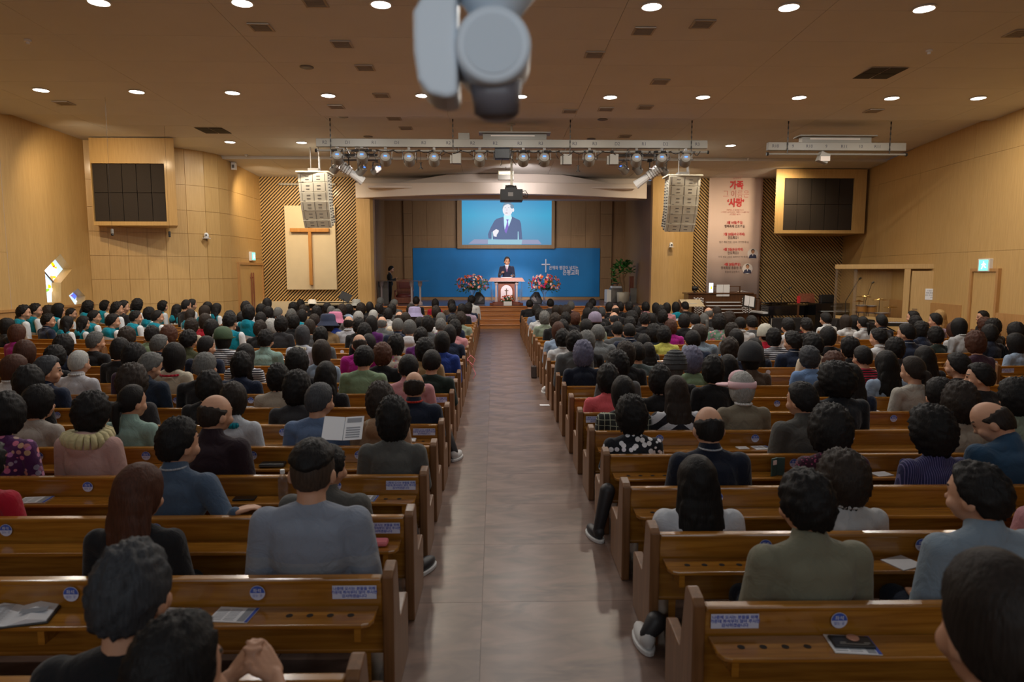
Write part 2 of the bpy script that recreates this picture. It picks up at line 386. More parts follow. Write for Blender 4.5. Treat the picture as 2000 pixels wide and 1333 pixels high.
def blob(name, mb, voxel, mats=(), smooth=2, raw=None):
    me = mb.mesh('tmp'); o = bpy.data.objects.new('tmp', me); COL.objects.link(o)
    r = o.modifiers.new('r', 'REMESH'); r.mode = 'VOXEL'; r.voxel_size = voxel; r.use_smooth_shade = True
    if smooth: sm = o.modifiers.new('s', 'SMOOTH'); sm.factor = 0.6; sm.iterations = smooth
    dg = bpy.context.evaluated_depsgraph_get(); out = bpy.data.meshes.new_from_object(o.evaluated_get(dg))
    bpy.data.objects.remove(o); bpy.data.meshes.remove(me)
    out.name = name
    for p in out.polygons: p.use_smooth = True
    for m in mats: out.materials.append(m)
    return out
# ================================================================== ROOM
fl = MB().box(-13.2, 14, -4, 25.8, -0.2, -0.012).build('floor', M_floor); struct(fl)
tm = MB().box(-0.549, 0.549, -0.449, 0.449, -0.012, 0.0).mesh('tile'); tm.materials.append(M_floor)
for j in range(28):
    for i in (-1, 0, 1):
        link('tile', tm, fl, loc=(i * 1.1 + 0.28, 0.0 + j * 0.9, 0))
# plain sheet under the pews, either side of the tiled aisle
MB().box(-12.5, -1.375, -3, 24.8, -0.012, 0.0).build('floor_sheet', M_floor, fl)
MB().box(1.935, 13.2, -3, 24.8, -0.012, 0.0).build('floor_sheet', M_floor, fl)
def ceiling_part(name, y0, y1, rows, th=0.1):
    m = MB(); z0, z1 = ceil_z(y0 + 0.001), ceil_z(y1 - 0.001)
    m.add([(-13.5, y0, z0 + .02), (14, y0, z0 + .02), (14, y1, z1 + .02), (-13.5, y1, z1 + .02), (-13.5, y0, z0 + th + .06), (14, y0, z0 + th + .06), (14, y1, z1 + th + .06), (-13.5, y1, z1 + th + .06)],
          ((0, 1, 2, 3), (7, 6, 5, 4), (0, 4, 5, 1), (1, 5, 6, 2), (2, 6, 7, 3), (3, 7, 4, 0)))
    c = m.build(name, M_ceil); struct(c)
    d = (y1 - y0) / rows; me = None
    for r in range(rows):
        a = y0 + r * d + 0.004; b = y0 + (r + 1) * d - 0.004; za, zb = ceil_z(a), ceil_z(b)
        for k in range(9):
            x0 = -13.5 + k * 3.055 + 0.004; x1 = x0 + 3.047
            if me is None:
                p = MB().add([(0, 0, 0), (x1 - x0, 0, 0), (x1 - x0, b - a, zb - za), (0, b - a, zb - za), (0, 0, .02), (x1 - x0, 0, .02), (x1 - x0, b - a, zb - za + .02), (0, b - a, zb - za + .02)],
                             ((0, 1, 2, 3), (7, 6, 5, 4), (0, 4, 5, 1), (1, 5, 6, 2), (2, 6, 7, 3), (3, 7, 4, 0)))
                me = p.mesh('ceiling_panel'); me.materials.append(M_ceil)
            link('ceiling_panel', me, c, loc=(x0, a, za))
    return c
ceiling_part('ceiling', -3.4, 16.6, 16)
ceiling_part('ceiling_middle', 16.6, 22.1, 4)
ceiling_part('ceiling_front', 22.1, 25.7, 3)
struct(MB().box(-13, 13.5, 16.6, 16.66, ceil_z(16.599), ceil_z(16.61) + 0.1).build('trim_1', M_ceil))
struct(MB().box(-13, 13.5, 22.04, 22.1, ceil_z(22.11), ceil_z(22.09) + 0.1).build('trim_2', M_ceil))
struct(MB().box(-12, 12.2, -3.5, -3.3, -0.1, 6.6).build('wall_back', M_wall))
def seg_fn(p, q, inner):
    p = Vector((p[0], p[1], 0)); q = Vector((q[0], q[1], 0)); u = (q - p).normalized(); n = Vector((-u.y, u.x, 0)) * inner
    return p, u, n, (q - p).length
def wall_path(name, pts, zb, inner, mat=M_wall, gap=0.006, skip=(), cols=None, top=None):
    base = MB()
    for (a, b) in zip(pts[:-1], pts[1:]):
        p, u, n, L = seg_fn(a, b, inner)
        zt0 = (top or ceil_z(a[1])) + 0.04; zt1 = (top or ceil_z(b[1])) + 0.04
        q = p + u * L
        base.add([p, q, q + Vector((0, 0, zt1)), p + Vector((0, 0, zt0)), p - n * .12, q - n * .12, q - n * .12 + Vector((0, 0, zt1)), p - n * .12 + Vector((0, 0, zt0))],
                 ((0, 1, 2, 3), (7, 6, 5, 4), (0, 4, 5, 1), (1, 5, 6, 2), (2, 6, 7, 3), (3, 7, 4, 0)))
    wll = base.build(name, mat); struct(wll)
    for si, (a, b) in enumerate(zip(pts[:-1], pts[1:])):
        if si in skip: continue
        p, u, n, L = seg_fn(a, b, inner)
        nc = cols[si] if cols else 1
        for c in range(nc):
            s0 = L * c / nc + gap / 2; s1 = L * (c + 1) / nc - gap / 2
            for z0, z1 in zip(zb[:-1], zb[1:]):
                zz0 = z0 + gap / 2
                t0 = min(z1 - gap / 2, (top or ceil_z((p + u * s0).y))); t1 = min(z1 - gap / 2, (top or ceil_z((p + u * s1).y)))
                if min(t0, t1) <= zz0: continue
                A = p + u * s0; B = p + u * s1; h = Vector((0, 0, 1))
                m = MB().add([A + h * zz0, B + h * zz0, B + h * t1, A + h * t0, A + n * .018 + h * zz0, B + n * .018 + h * zz0, B + n * .018 + h * t1, A + n * .018 + h * t0],
                             ((3, 2, 1, 0), (4, 5, 6, 7), (0, 1, 5, 4), (1, 2, 6, 5), (2, 3, 7, 6), (3, 0, 4, 7)))
                m.build('wall_panel', mat, wll)
    return wll
# left wall: plain run, then the stretch with the two recessed stained windows
wall_path('wall_left', [(-11.3, -3.4), (-11.55, 6), (-11.75, 12), (-11.9, 16.45)], (0, 2.55, 7), -1, cols=[3, 2, 1])
BW = [(85.9, 528), (116.2, 496.3), (139.3, 526.2), (117.7, 552.5), (118.3, 590), (91, 592)]
SW = [(133, 577.7), (150.8, 563.5), (165, 579), (165, 604), (151.3, 605)]
def to_yz(poly, X=-11.9): return [(at_x(x, y, X).y, at_x(x, y, X).z) for x, y in poly]
def holed_wall(name, outer, holes, X, depth):
    bm = bmesh.new(); loops = []
    for lp in [outer] + holes:
        vs = [bm.verts.new((X, y, z)) for y, z in lp]
        for a, b in zip(vs, vs[1:] + vs[:1]): bm.edges.new((a, b))
        loops.append(vs)
    bmesh.ops.triangle_fill(bm, use_beauty=True, use_dissolve=False, edges=bm.edges[:])
    for f in bm.faces: f.normal_update()
    for lp in loops[1:]:
        bk = [bm.verts.new((v.co.x - depth, v.co.y, v.co.z)) for v in lp]
        n = len(lp)
        for i in range(n): bm.faces.new((lp[i], lp[(i + 1) % n], bk[(i + 1) % n], bk[i]))
    me = bpy.data.meshes.new(name); bm.to_mesh(me); bm.free(); me.materials.append(M_wall)
    return link(name, me)
bw = to_yz(BW); sw = to_yz(SW)
hw = holed_wall('wall_left_window_side', [(16.45, 0), (19.75, 0), (19.75, ceil_z(19.75) + .05), (16.45, ceil_z(16.61) + .05)], [bw, sw], -11.88, 0.26); struct(hw)
def stained(name, poly, pieces, bar=None):
    g = MB().prism(poly, lambda u, v, h: (h, u, v), -12.18, -12.13).build(name, MATS['pane_pale']); struct(g)
    for (pp, mt) in pieces:
        MB().prism(to_yz(pp, -12.12), lambda u, v, h: (h, u, v), -12.13, -12.115).build('pane', MATS[mt], g)
    if bar:
        for a, b in bar:
            (y0, z0), (y1, z1) = to_yz([a, b], -12.1)
            MB().cyl((-12.10, y0, z0), (-12.10, y1, z1), 0.02, n=6).build('muntin', M_grey, g)
    return g
simple('pane_pale', (0.5, 0.6, 0.65), 0.4, emit=(0.55, 0.72, 0.85), es=1.0)
simple('pane_white', (0.9, 0.9, 0.9), 0.4, emit=(0.95, 0.98, 1.0), es=1.9)
simple('pane_yellow', (0.9, 0.8, 0.0), 0.4, emit=(1.0, 0.80, 0.0), es=1.3)
simple('pane_orange', (0.9, 0.4, 0.1), 0.4, emit=(1.0, 0.40, 0.1), es=1.1)
simple('pane_green', (0.3, 0.7, 0.1), 0.4, emit=(0.3, 0.75, 0.05), es=0.9)
simple('pane_blue', (0.1, 0.15, 0.7), 0.4, emit=(0.12, 0.2, 0.85), es=1.0)
simple('pane_red', (0.5, 0.02, 0.02), 0.4, emit=(0.6, 0.03, 0.02), es=0.8)
simple('pane_pink', (0.8, 0.7, 0.9), 0.4, emit=(0.85, 0.75, 0.95), es=1.3)
C = lambda *pts: [(40 + x / 9.52, 480 + y / 9.52) for x, y in pts]
stained('window_1', bw, [
    (C((437, 455), (550, 350), (545, 610), (440, 520)), 'pane_white'), (C((555, 400), (590, 470), (580, 560), (550, 560)), 'pane_pink'),
    (C((600, 420), (670, 430), (680, 560), (600, 560)), 'pane_white'), (C((565, 320), (600, 310), (640, 370), (600, 390)), 'pane_yellow'),
    (C((600, 385), (625, 365), (640, 385), (620, 405)), 'pane_red'), (C((630, 400), (670, 390), (670, 430), (640, 425)), 'pane_yellow'),
    (C((555, 560), (605, 570), (600, 660), (560, 640)), 'pane_orange'), (C((605, 565), (655, 570), (650, 605), (610, 605)), 'pane_yellow'),
    (C((520, 720), (565, 750), (560, 790), (520, 790)), 'pane_yellow'), (C((475, 810), (530, 800), (540, 830), (490, 860)), 'pane_green'),
    (C((505, 900), (570, 790), (610, 800), (545, 940)), 'pane_white'), (C((455, 590), (560, 690), (500, 740), (465, 700)), 'pane_pink')],
    [((86, 531), (108, 556)), ((108, 556), (105, 590))])
stained('window_2', sw, [(C((940, 930), (1000, 870), (1050, 930), (1010, 1000)), 'pane_blue'), (C((930, 935), (960, 920), (975, 940), (945, 945)), 'pane_red'),
    (C((1030, 1040), (1080, 990), (1110, 1040), (1060, 1070)), 'pane_white'), (C((1060, 1085), (1105, 1085), (1100, 1190), (1060, 1190)), 'pane_yellow')])
# curved wall at the left front, in separate veneer panels
cur = [(-11.88, 19.75), (-11.0, 20.15), (-10.1, 20.6), (-9.6, 20.95), (-9.2, 21.35), (-8.95, 21.8), (-8.85, 22.3), (-8.85, 25.4)]
zb = [0, 1.12, 1.86, 2.55, 3.25, 3.95, 4.72, 6.2]
wall_path('wall_left_front', cur, zb, -1, gap=.010, cols=[2, 2, 1, 1, 1, 1, 4])
rt_ = [(11.55, -3.4), (11.75, 6), (12.0, 14.2), (12.2, 17.2), (12.8, 22.5), (13.15, 25.4)]
wall_path('wall_right', rt_, (0, 2.6, 5.0, 7), 1, cols=[3, 2, 1, 2, 1])
# wainscot rails
def rail(name, pts, inner, z0, z1, off, mat):
    m = MB()
    for a, b in zip(pts[:-1], pts[1:]):
        p, u, n, L = seg_fn(a, b, inner); q = p + u * L; h = Vector((0, 0, 1))
        p0 = p + n * .018; q0 = q + n * .018; p1 = p + n * off; q1 = q + n * off
        m.add([p0 + h * z0, q0 + h * z0, q0 + h * z1, p0 + h * z1, p1 + h * z0, q1 + h * z0, q1 + h * z1, p1 + h * z1], ((3, 2, 1, 0), (4, 5, 6, 7), (0, 1, 5, 4), (1, 2, 6, 5), (2, 3, 7, 6), (3, 0, 4, 7)))
    return struct(m.build(name, mat))
M_rail = wood('oak_rail', (0.42, 0.22, 0.075), (0.50, 0.27, 0.10), 0.4, 0.2)
rail('trim_3', [(-11.9, 10), (-11.88, 16.45), (-11.88, 19.7)], -1, 0.02, 1.12, 0.035, M_rail)
rail('trim_4', [(-11.9, 10), (-11.88, 16.45), (-11.88, 19.7)], -1, 1.12, 1.18, 0.07, M_rail)
rail('trim_5', [(12.22, 17.3), (12.8, 22.5)], 1, 0.02, 1.2, 0.05, M_rail)
rail('trim_6', [(11.75, 6), (11.98, 15.75)], 1, 0.02, 1.1, 0.05, M_rail)
# slatted walls each side of the stage
def slat_wall(name, x0, x1, Y, z0, z1, sgn, holes=()):
    bk = MB().box(x0, x1, Y, Y + .15, z0, z1).build(name, M_slatback); struct(bk)
    m = MB(); pitch = 0.125; wz = 0.066; xr = x1 - x0; L0 = z0 - xr - 0.2; k = 0
    n = int((z1 - L0 + xr) / pitch) + 2
    for k in range(n):
        c = L0 + k * pitch           # z = c + sgn*(x-x0)  (sgn>0 '/')
        def line(cc):
            pts = []
            for x in (x0, x1):
                pts.append((x, cc + (x - x0) if sgn > 0 else cc + (x1 - x)))
            (xa, za), (xb, zb_) = pts
            ta, tb = 0.0, 1.0; dz = zb_ - za
            for lim, s in ((z0, 1), (z1, -1)):
                va = (za - lim) * s; vb = (zb_ - lim) * s
                if va < 0 and vb < 0: return None
                if va < 0: ta = max(ta, va / (va - vb))
                if vb < 0: tb = min(tb, va / (va - vb))
            if tb - ta < 0.002: return None
            return (xa + (xb - xa) * ta, za + dz * ta), (xa + (xb - xa) * tb, za + dz * tb)
        a = line(c); b = line(c + wz)
        if a is None or b is None: continue
        m.prism([a[0], a[1], b[1], b[0]], lambda u, v, h: (u, h, v), Y - 0.035, Y - 0.001)
    s = m.build('slats', M_wall, bk); s['kind'] = 'stuff'
    return bk
YS = 25.3
slat_wall('wall_slatted_left', -8.87, -5.30, YS, 0.0, ceil_z(YS), 1)
slat_wall('wall_slatted_right', 7.12, 13.15, YS, 0.0, ceil_z(YS), -1)
MB().box(-8.85, -5.45, YS - .45, YS - .04, 0, 0.98).build('trim_7', M_creambd); struct(bpy.data.objects['trim_7'])
# piers beside the stage
def pier(name, poly, z1, mat=M_wall):
    return struct(MB().prism(poly, lambda u, v, h: (u, v, h), 0, z1).build(name, mat))
xl0 = at_y(697, 480, 25.25).x; xl1 = at_y(729, 480, 25.25).x
pier('wall_stage_pier', [(xl0, 25.25), (xl1 - .1, 25.25), (xl1, 25.35), (xl1 + .02, 25.6), (xl1 - .1, 26.3), (xl0, 26.3)], 5.0)
xr0 = at_y(1275, 480, 25.0).x; xr1 = at_y(1352, 480, 24.9).x
arc = [(xr0 - .05 + (xr1 - xr0 + .1) * k / 8, 24.95 - .22 * sin(pi * k / 8)) for k in range(9)]
pier('wall_stage_pier_curved', arc + [(xr1, 25.4), (xr0 + .1, 25.6), (xr0 - .03, 25.3)], ceil_z(25))
# stage shell
YB = 31.5
SF = at_y(980, 598, 25.7).z
struct(MB().box(-5.5, 6.6, 25.7, YB + .4, 0, SF).build('floor_stage', M_stage))
xb0 = at_y(757, 500, YB).x; xb1 = at_y(1216, 500, YB).x
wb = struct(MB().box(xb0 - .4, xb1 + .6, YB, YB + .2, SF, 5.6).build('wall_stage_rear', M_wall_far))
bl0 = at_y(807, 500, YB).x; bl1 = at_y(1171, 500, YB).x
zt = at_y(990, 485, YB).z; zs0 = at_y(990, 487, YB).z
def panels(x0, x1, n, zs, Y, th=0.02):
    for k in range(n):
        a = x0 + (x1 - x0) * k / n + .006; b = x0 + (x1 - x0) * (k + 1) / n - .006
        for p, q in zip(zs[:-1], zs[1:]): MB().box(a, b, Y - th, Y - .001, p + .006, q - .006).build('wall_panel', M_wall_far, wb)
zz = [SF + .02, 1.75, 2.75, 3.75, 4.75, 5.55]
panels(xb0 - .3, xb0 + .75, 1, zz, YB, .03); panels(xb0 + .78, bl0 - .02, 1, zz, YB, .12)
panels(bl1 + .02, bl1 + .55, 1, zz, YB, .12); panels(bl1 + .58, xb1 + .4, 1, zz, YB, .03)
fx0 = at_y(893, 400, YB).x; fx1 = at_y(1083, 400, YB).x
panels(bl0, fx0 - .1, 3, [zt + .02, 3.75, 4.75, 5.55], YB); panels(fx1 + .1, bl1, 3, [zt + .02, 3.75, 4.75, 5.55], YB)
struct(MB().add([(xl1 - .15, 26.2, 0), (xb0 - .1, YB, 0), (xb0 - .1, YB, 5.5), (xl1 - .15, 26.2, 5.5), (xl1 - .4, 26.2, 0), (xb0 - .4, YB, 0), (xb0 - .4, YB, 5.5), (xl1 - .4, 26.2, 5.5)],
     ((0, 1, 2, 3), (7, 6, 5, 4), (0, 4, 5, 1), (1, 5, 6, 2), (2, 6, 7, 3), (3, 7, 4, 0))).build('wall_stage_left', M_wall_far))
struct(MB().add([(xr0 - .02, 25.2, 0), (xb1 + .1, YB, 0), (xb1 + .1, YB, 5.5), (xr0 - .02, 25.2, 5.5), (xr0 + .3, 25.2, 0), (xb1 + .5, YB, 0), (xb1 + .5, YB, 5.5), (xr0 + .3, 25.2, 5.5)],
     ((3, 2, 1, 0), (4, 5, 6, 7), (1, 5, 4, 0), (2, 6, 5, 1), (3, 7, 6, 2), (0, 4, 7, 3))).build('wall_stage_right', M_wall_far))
struct(MB().box(-6, 7.5, 25.5, YB + .3, 5.35, 5.5).build('ceiling_stage', M_ceil))
struct(MB().box(bl0, bl1 + .02, YB - .10, YB - .02, SF, at_y(990, 580.5, YB).z).build('baseboard_stage', M_wall_far))
# blue backdrop with a small cross and Korean lettering
bd = empty('backdrop_panel', ((bl0 + bl1) / 2, YB - .08, SF)); tag(bd, 'wide blue backdrop panel with white cross and Korean lettering behind the pulpit', 'backdrop')
MB().box(bl0, bl1, YB - .09, YB - .03, at_y(990, 580, YB).z, zt).build('board', M_bluew, bd)
M_let = simple('silver_lettering', (0.55, 0.55, 0.62), 0.4, emit=(0.6, 0.58, 0.66), es=0.10)
p = at_y(1066, 519, YB - .1)
MB().box(p.x - .026, p.x + .026, p.y - .03, p.y, p.z - .32, p.z + .30).box(p.x - .2, p.x - .036, p.y - .03, p.y, p.z + .02, p.z + .08).box(p.x + .036, p.x + .2, p.y - .03, p.y, p.z + .02, p.z + .08).build('cross', M_let, bd)
p = at_y(1101, 524, YB - .12); lettering('은혜와 평강이 넘치는', 0.20, p, M_let, bd, bold=.004, sx=.78)
p = at_y(1115, 533.5, YB - .12); lettering('은평교회', 0.27, p, M_let, bd, bold=.006, sx=.78)
# projection screen
sf = empty('projection_screen', ((fx0 + fx1) / 2, YB - .1, at_y(990, 487, YB).z)); tag(sf, 'large framed projection screen showing the suited preacher, above the blue backdrop', 'screen')
sb = at_y(990, 478.5, YB - .2).z; sx0 = at_y(902, 430, YB - .2).x; sx1 = at_y(1077.5, 430, YB - .2).x; st = sb + (sx1 - sx0) * 0.585
zf0 = at_y(990, 486, YB).z
MB().box(fx0, fx1, YB - .2, YB - .03, zf0, sb).box(fx0, sx0, YB - .2, YB - .03, sb, st + .1).box(sx1, fx1, YB - .2, YB - .03, sb, st + .1).box(fx0, fx1, YB - .2, YB - .03, st, st + .15).build('frame', M_wall_far, sf)
def scr_grad():
    m, nt, b = newmat('projected_blue'); tc = node(nt, 'ShaderNodeTexCoord'); sx = node(nt, 'ShaderNodeSeparateXYZ'); nt.links.new(tc.outputs['Generated'], sx.inputs[0])
    cr = node(nt, 'ShaderNodeValToRGB'); cr.color_ramp.elements[0].color = (0.07, 0.26, 0.46, 1); cr.color_ramp.elements[1].color = (0.03, 0.40, 0.66, 1)
    cr.color_ramp.elements[1].position = 0.55; e = cr.color_ramp.elements.new(1.0); e.color = (0.04, 0.26, 0.56, 1)
    nt.links.new(sx.outputs[2], cr.inputs[0]); nt.links.new(cr.outputs[0], b.inputs['Emission Color']); b.inputs['Emission Strength'].default_value = 0.78
    b.inputs['Base Color'].default_value = (0.05, 0.07, 0.09, 1); return m
MB().box(sx0, sx1, YB - .16, YB - .12, sb, st).build('screen', scr_grad(), sf)
def em(n, c, s=0.8): return simple(n, tuple(x * .3 for x in c), 0.6, emit=c, es=s)
E_suit = em('projected_suit', (0.085, 0.125, 0.25)); E_skin = em('projected_skin', (0.80, 0.78, 0.82)); E_shirt = em('projected_shirt', (0.55, 0.85, 0.95)); E_tie = em('projected_tie', (0.20, 0.13, 0.50))
E_hair = em('projected_hair', (0.16, 0.26, 0.36)); E_desk = em('projected_desk', (0.28, 0.30, 0.45)); E_desk2 = em('projected_desk_centre', (0.28, 0.50, 0.60)); E_mouth = em('projected_mouth', (0.50, 0.36, 0.42)); E_mic = em('projected_mic', (0.35, 0.65, 0.75))
def scr(poly, mat, lay, name='image_patch'):
    P = []
    for x, y in poly:
        q = at_y(890 + x / 9.524, 380 + y / 9.524, YB - .17); P.append((q.x, q.z))
    y1 = YB - .162 - lay * .004
    return MB().prism(P, lambda u, v, h: (u, h, v), y1 - .003, y1).build(name, mat, sf)
def oval(cx, cy, rx, ry, n=20): return [(cx + rx * cos(2 * pi * k / n), cy + ry * sin(2 * pi * k / n)) for k in range(n)]
scr([(610, 820), (600, 740), (650, 620), (720, 490), (760, 455), (890, 415), (1050, 415), (1190, 480), (1215, 540), (1240, 840), (1000, 850)], E_suit, 1)
scr([(893, 420), (900, 560), (912, 655), (990, 590), (1045, 440), (1030, 370), (905, 370)], E_shirt, 2)
scr([(940, 465), (985, 465), (972, 505), (985, 600), (940, 730), (905, 680), (945, 560), (955, 505)], E_tie, 3)
scr(oval(968, 250, 100, 118), E_hair, 2)
scr(oval(965, 290, 92, 110), E_skin, 4); scr(oval(1068, 290, 20, 38), E_skin, 3)
scr(oval(1050, 225, 34, 40), E_hair, 5); scr([(880, 215), (900, 168), (975, 160), (970, 178), (900, 205)], E_hair, 5)
scr(oval(945, 347, 26, 10, 12), E_mouth, 6); scr(oval(925, 250, 12, 5, 10), E_hair, 6); scr(oval(985, 248, 12, 5, 10), E_hair, 6); scr([(948, 262), (960, 262), (962, 310), (944, 310)], em('projected_nose', (0.68, 0.62, 0.70)), 6)
scr([(690, 690), (750, 645), (800, 665), (800, 700), (765, 750), (760, 790), (705, 780)], E_skin, 4)
scr([(235, 920), (345, 835), (1535, 845), (1600, 925)], E_desk, 5); scr([(600, 840), (1240, 840), (1225, 930), (600, 925)], E_desk2, 6)
scr([(668, 840), (672, 700), (684, 700), (690, 840)], E_mic, 7); scr([(1152, 840), (1156, 690), (1168, 690), (1174, 840)], E_mic, 7)
scr([(1512, 40), (1525, 28), (1548, 34), (1552, 90), (1512, 95)], em('projected_logo', (0.85, 0.95, 0.1), 1.0), 2, 'logo')
p = at_y(890 + 1640 / 9.524, 380 + 72 / 9.524, YB - .18); lettering('은평교회', 0.115, p, E_skin, sf, bold=.004, sx=.85)
p = at_y(890 + 1645 / 9.524, 380 + 38 / 9.524, YB - .18); lettering('은혜와 평강이 넘치는', 0.045, p, E_skin, sf, bold=.001)
# arched canopy above the stage opening
def canopy(name, x0, x1, yc, bow, zb_, zt_fn, th=.25, n=28, mat=M_fascia):
    m = MB(); vs = []; N = n
    for k in range(N + 1):
        s = k / N; x = x0 + (x1 - x0) * s; y = yc - bow * sin(pi * s) ** 1.2
        zt2 = zt_fn(s)
        vs += [(x, y, zb_), (x, y, zt2), (x, y + th, zt2), (x, y + th, zb_)]
    fs = []
    for k in range(N):
        a = 4 * k; b = a + 4
        for i in range(4): fs.append((a + i, a + (i + 1) % 4, b + (i + 1) % 4, b + i))
    fs += [(0, 1, 2, 3), (4 * N + 3, 4 * N + 2, 4 * N + 1, 4 * N)]
    return struct(m.add(vs, fs).build(name, mat, bevel=0.02))
cx0 = at_y(694, 370, 25.2).x; cx1 = at_y(1266, 370, 25.0).x
zcan = at_y(697, 387, 25.2).z
canopy('beam_stage_front', cx0, cx1, 25.2, 1.5, zcan, lambda s: zcan + .40 + .17 * (abs(2 * s - 1) ** 2), .35)
canopy('beam_stage_upper', at_y(735, 350, 25.25).x, at_y(1236, 350, 25.2).x, 25.25, 0.9, zcan + .3, lambda s: min(ceil_z(24.8), zcan + .50 + .42 * sin(pi * s) ** 1.5), .3)
struct(MB().box(cx0 + .6, cx1 - .6, 24.4, 25.6, zcan + .28, zcan + .34).build('trim_8', M_fascia))
struct(MB().box(cx0, cx1, 25.4, 25.7, zcan, ceil_z(25.4)).build('beam_stage_back', M_fascia))
# steps
sxa = -4.7; sxb = 5.2
n_st = 5; rise = SF / n_st
stp = empty('stage_steps', (0, 25.0, 0)); tag(stp, 'wide wooden steps leading up to the stage', 'steps')
for k in range(4):
    MB().box(sxa, sxb, 24.35 + .34 * k, 25.69, rise * k + (0.001 if k else 0), rise * (k + 1) - .035).build('riser', M_step, stp)
    MB().box(sxa, sxb, 24.32 + .34 * k, 25.69, rise * (k + 1) - .035, rise * (k + 1)).build('tread', M_step, stp, bevel=.01)
MB().box(-5.4, 6.3, 25.66, 25.70, SF - .16, SF - .05).build('riser', M_step, stp); MB().box(-5.4, 6.3, 25.62, 25.70, SF - .05, SF + .003).build('tread', M_step, stp, bevel=.01)
# ------------------------------------------------------------------ ceiling fittings
fr = MB().lathe([(0.165, 0), (0.172, -.012), (0.145, -.018), (0.14, -.004)], n=24).mesh('trim_ring', smooth=False); fr.materials.append(M_white)
ln = MB().lathe([(0.135, -0.004), (0.135, -.010)], n=24).mesh('lens'); ln.materials.append(M_lens)
def around(n):
    return ['first', 'second', 'third', 'fourth', 'fifth', 'sixth', 'seventh', 'eighth', 'ninth', 'tenth', 'eleventh', 'twelfth', 'thirteenth', 'fourteenth', 'fifteenth', 'sixteenth', 'seventeenth', 'eighteenth', 'nineteenth',
            'twentieth', 'twenty-first', 'twenty-second', 'twenty-third', 'twenty-fourth', 'twenty-fifth', 'twenty-sixth', 'twenty-seventh', 'twenty-eighth'][n]
rows = {0: [], 1: [], 2: [], 3: []}
for i, (p, k) in enumerate(DLP):
    r = 0 if p.y > 17 else 1 if p.y > 12 else 2 if p.y > 7 else 3
    rows[r].append((p, k))
for r, nm in ((0, 'row nearest the stage'), (1, 'middle row'), (2, 'row nearest the camera')):
    for i, (p, k) in enumerate(sorted(rows[r], key=lambda t: t[0].x)):
        o = empty('downlight', p); tag(o, '%s round downlight glowing in the ceiling, %s from left, %s' % ('warm' if k else 'cool white', around(i), nm), 'downlight', 'round ceiling downlights')
        link('trim_ring', fr, o); link('lens', ln, o)
for p, k in rows[3]:
    o = empty('downlight', p); tag(o, 'round downlight in the rear ceiling above the camera, %s from the left' % around(int(p.x / 3 + 3)), 'downlight', 'rear downlights above the camera'); link('trim_ring', fr, o); link('lens', ln, o)
def vent_mesh(s, bars):
    a = MB().box(-s, s, -s, -s + .03, -.02, 0).box(-s, s, s - .03, s, -.02, 0).box(-s, -s + .03, -s, s, -.02, 0).box(s - .03, s, -s, s, -.02, 0).mesh('frame'); a.materials.append(M_ventf)
    b = MB().box(-s + .03, s - .03, -s + .03, s - .03, -.003, 0)
    b = b.mesh('opening'); b.materials.append(M_vent)
    c = MB()
    for k in range(bars):
        t = -s + .05 + (2 * s - .1) * (k + .5) / bars; c.box(-s + .03, s - .03, t - .006, t + .006, -.018, -.004)
    c = c.mesh('louvre'); c.materials.append(M_ventf if bars < 9 else M_vent); return a, b, c
VM = vent_mesh(.17, 5)
VL = [(510, 52), (668, 86), (745, 186), (657, 208), (770, 231), (125, 201), (1257, 60), (1161, 106), (1289, 159), (1183, 213), (1113, 217), (1706, 216), (1990, 65), (1220, 266), (793, 250), (322, 291)]
VD = [(713, 132), (615, 3), (1372, 46), (1260, 209)]
PL = lambda x: 'far left' if x < 400 else 'left' if x < 850 else 'centre right' if x < 1200 else 'right' if x < 1600 else 'far right'
def vent(x, y, lab, cat='vent', ms=VM):
    p = at_ceil(x, y); o = empty('ceiling_vent', p); tag(o, lab, cat, 'ceiling air vents')
    for nme, me in zip(('frame', 'opening', 'louvre'), ms): link(nme, me, o)
for lst, kind_ in ((VL, 'pale framed'), (VD, 'dark slotted')):
    for i, (x, y) in enumerate(sorted(lst)): vent(x, y, 'small square %s ceiling vent, %s from the left' % (kind_, around(i)))
for i, (x, y) in enumerate(((417, 255), (1718, 143))):
    p = at_ceil(x, y); o = empty('ceiling_vent', p); tag(o, 'large four-panel dark ceiling vent towards the %s wall' % ('left' if i == 0 else 'right'), 'vent', 'four-panel vents')
    s = .36
    for a in (-1, 1):
        for b in (-1, 1): MB().box(a * s / 2 - .165, a * s / 2 + .165, b * s / 2 - .165, b * s / 2 + .165, -.015, 0).build('panel', M_vent, o, w=False)
    MB().box(-s, s, -s, s, -.006, 0).build('frame', M_ventf, o, w=False)
sp = MB().lathe([(.13, 0), (.13, -.012), (.10, -.02), (.05, -.022), (.02, -.016)], n=20).mesh('grille', smooth=True); sp.materials.append(M_grey)
for i, (x, y) in enumerate(sorted([(599, 131), (670, 228), (1177, 233), (719, 267), (1155, 271)])):
    p = at_ceil(x, y); o = link('ceiling_speaker', sp, loc=p); tag(o, 'round ceiling speaker grille, %s from the left' % around(i), 'speaker', 'round ceiling speakers')
for i, (x, y) in enumerate(sorted([(54, 78), (1815, 98), (481, 302), (1461, 309)])):
    p = at_ceil(x, y); o = link('smoke_detector', MB().lathe([(.055, 0), (.055, -.03), (.03, -.035), (.03, -.07), (.01, -.075)], n=14).mesh('detector'), mat=M_white, loc=p)
    tag(o, 'small white ceiling detector, %s from the left' % around(i), 'detector', 'ceiling detectors')
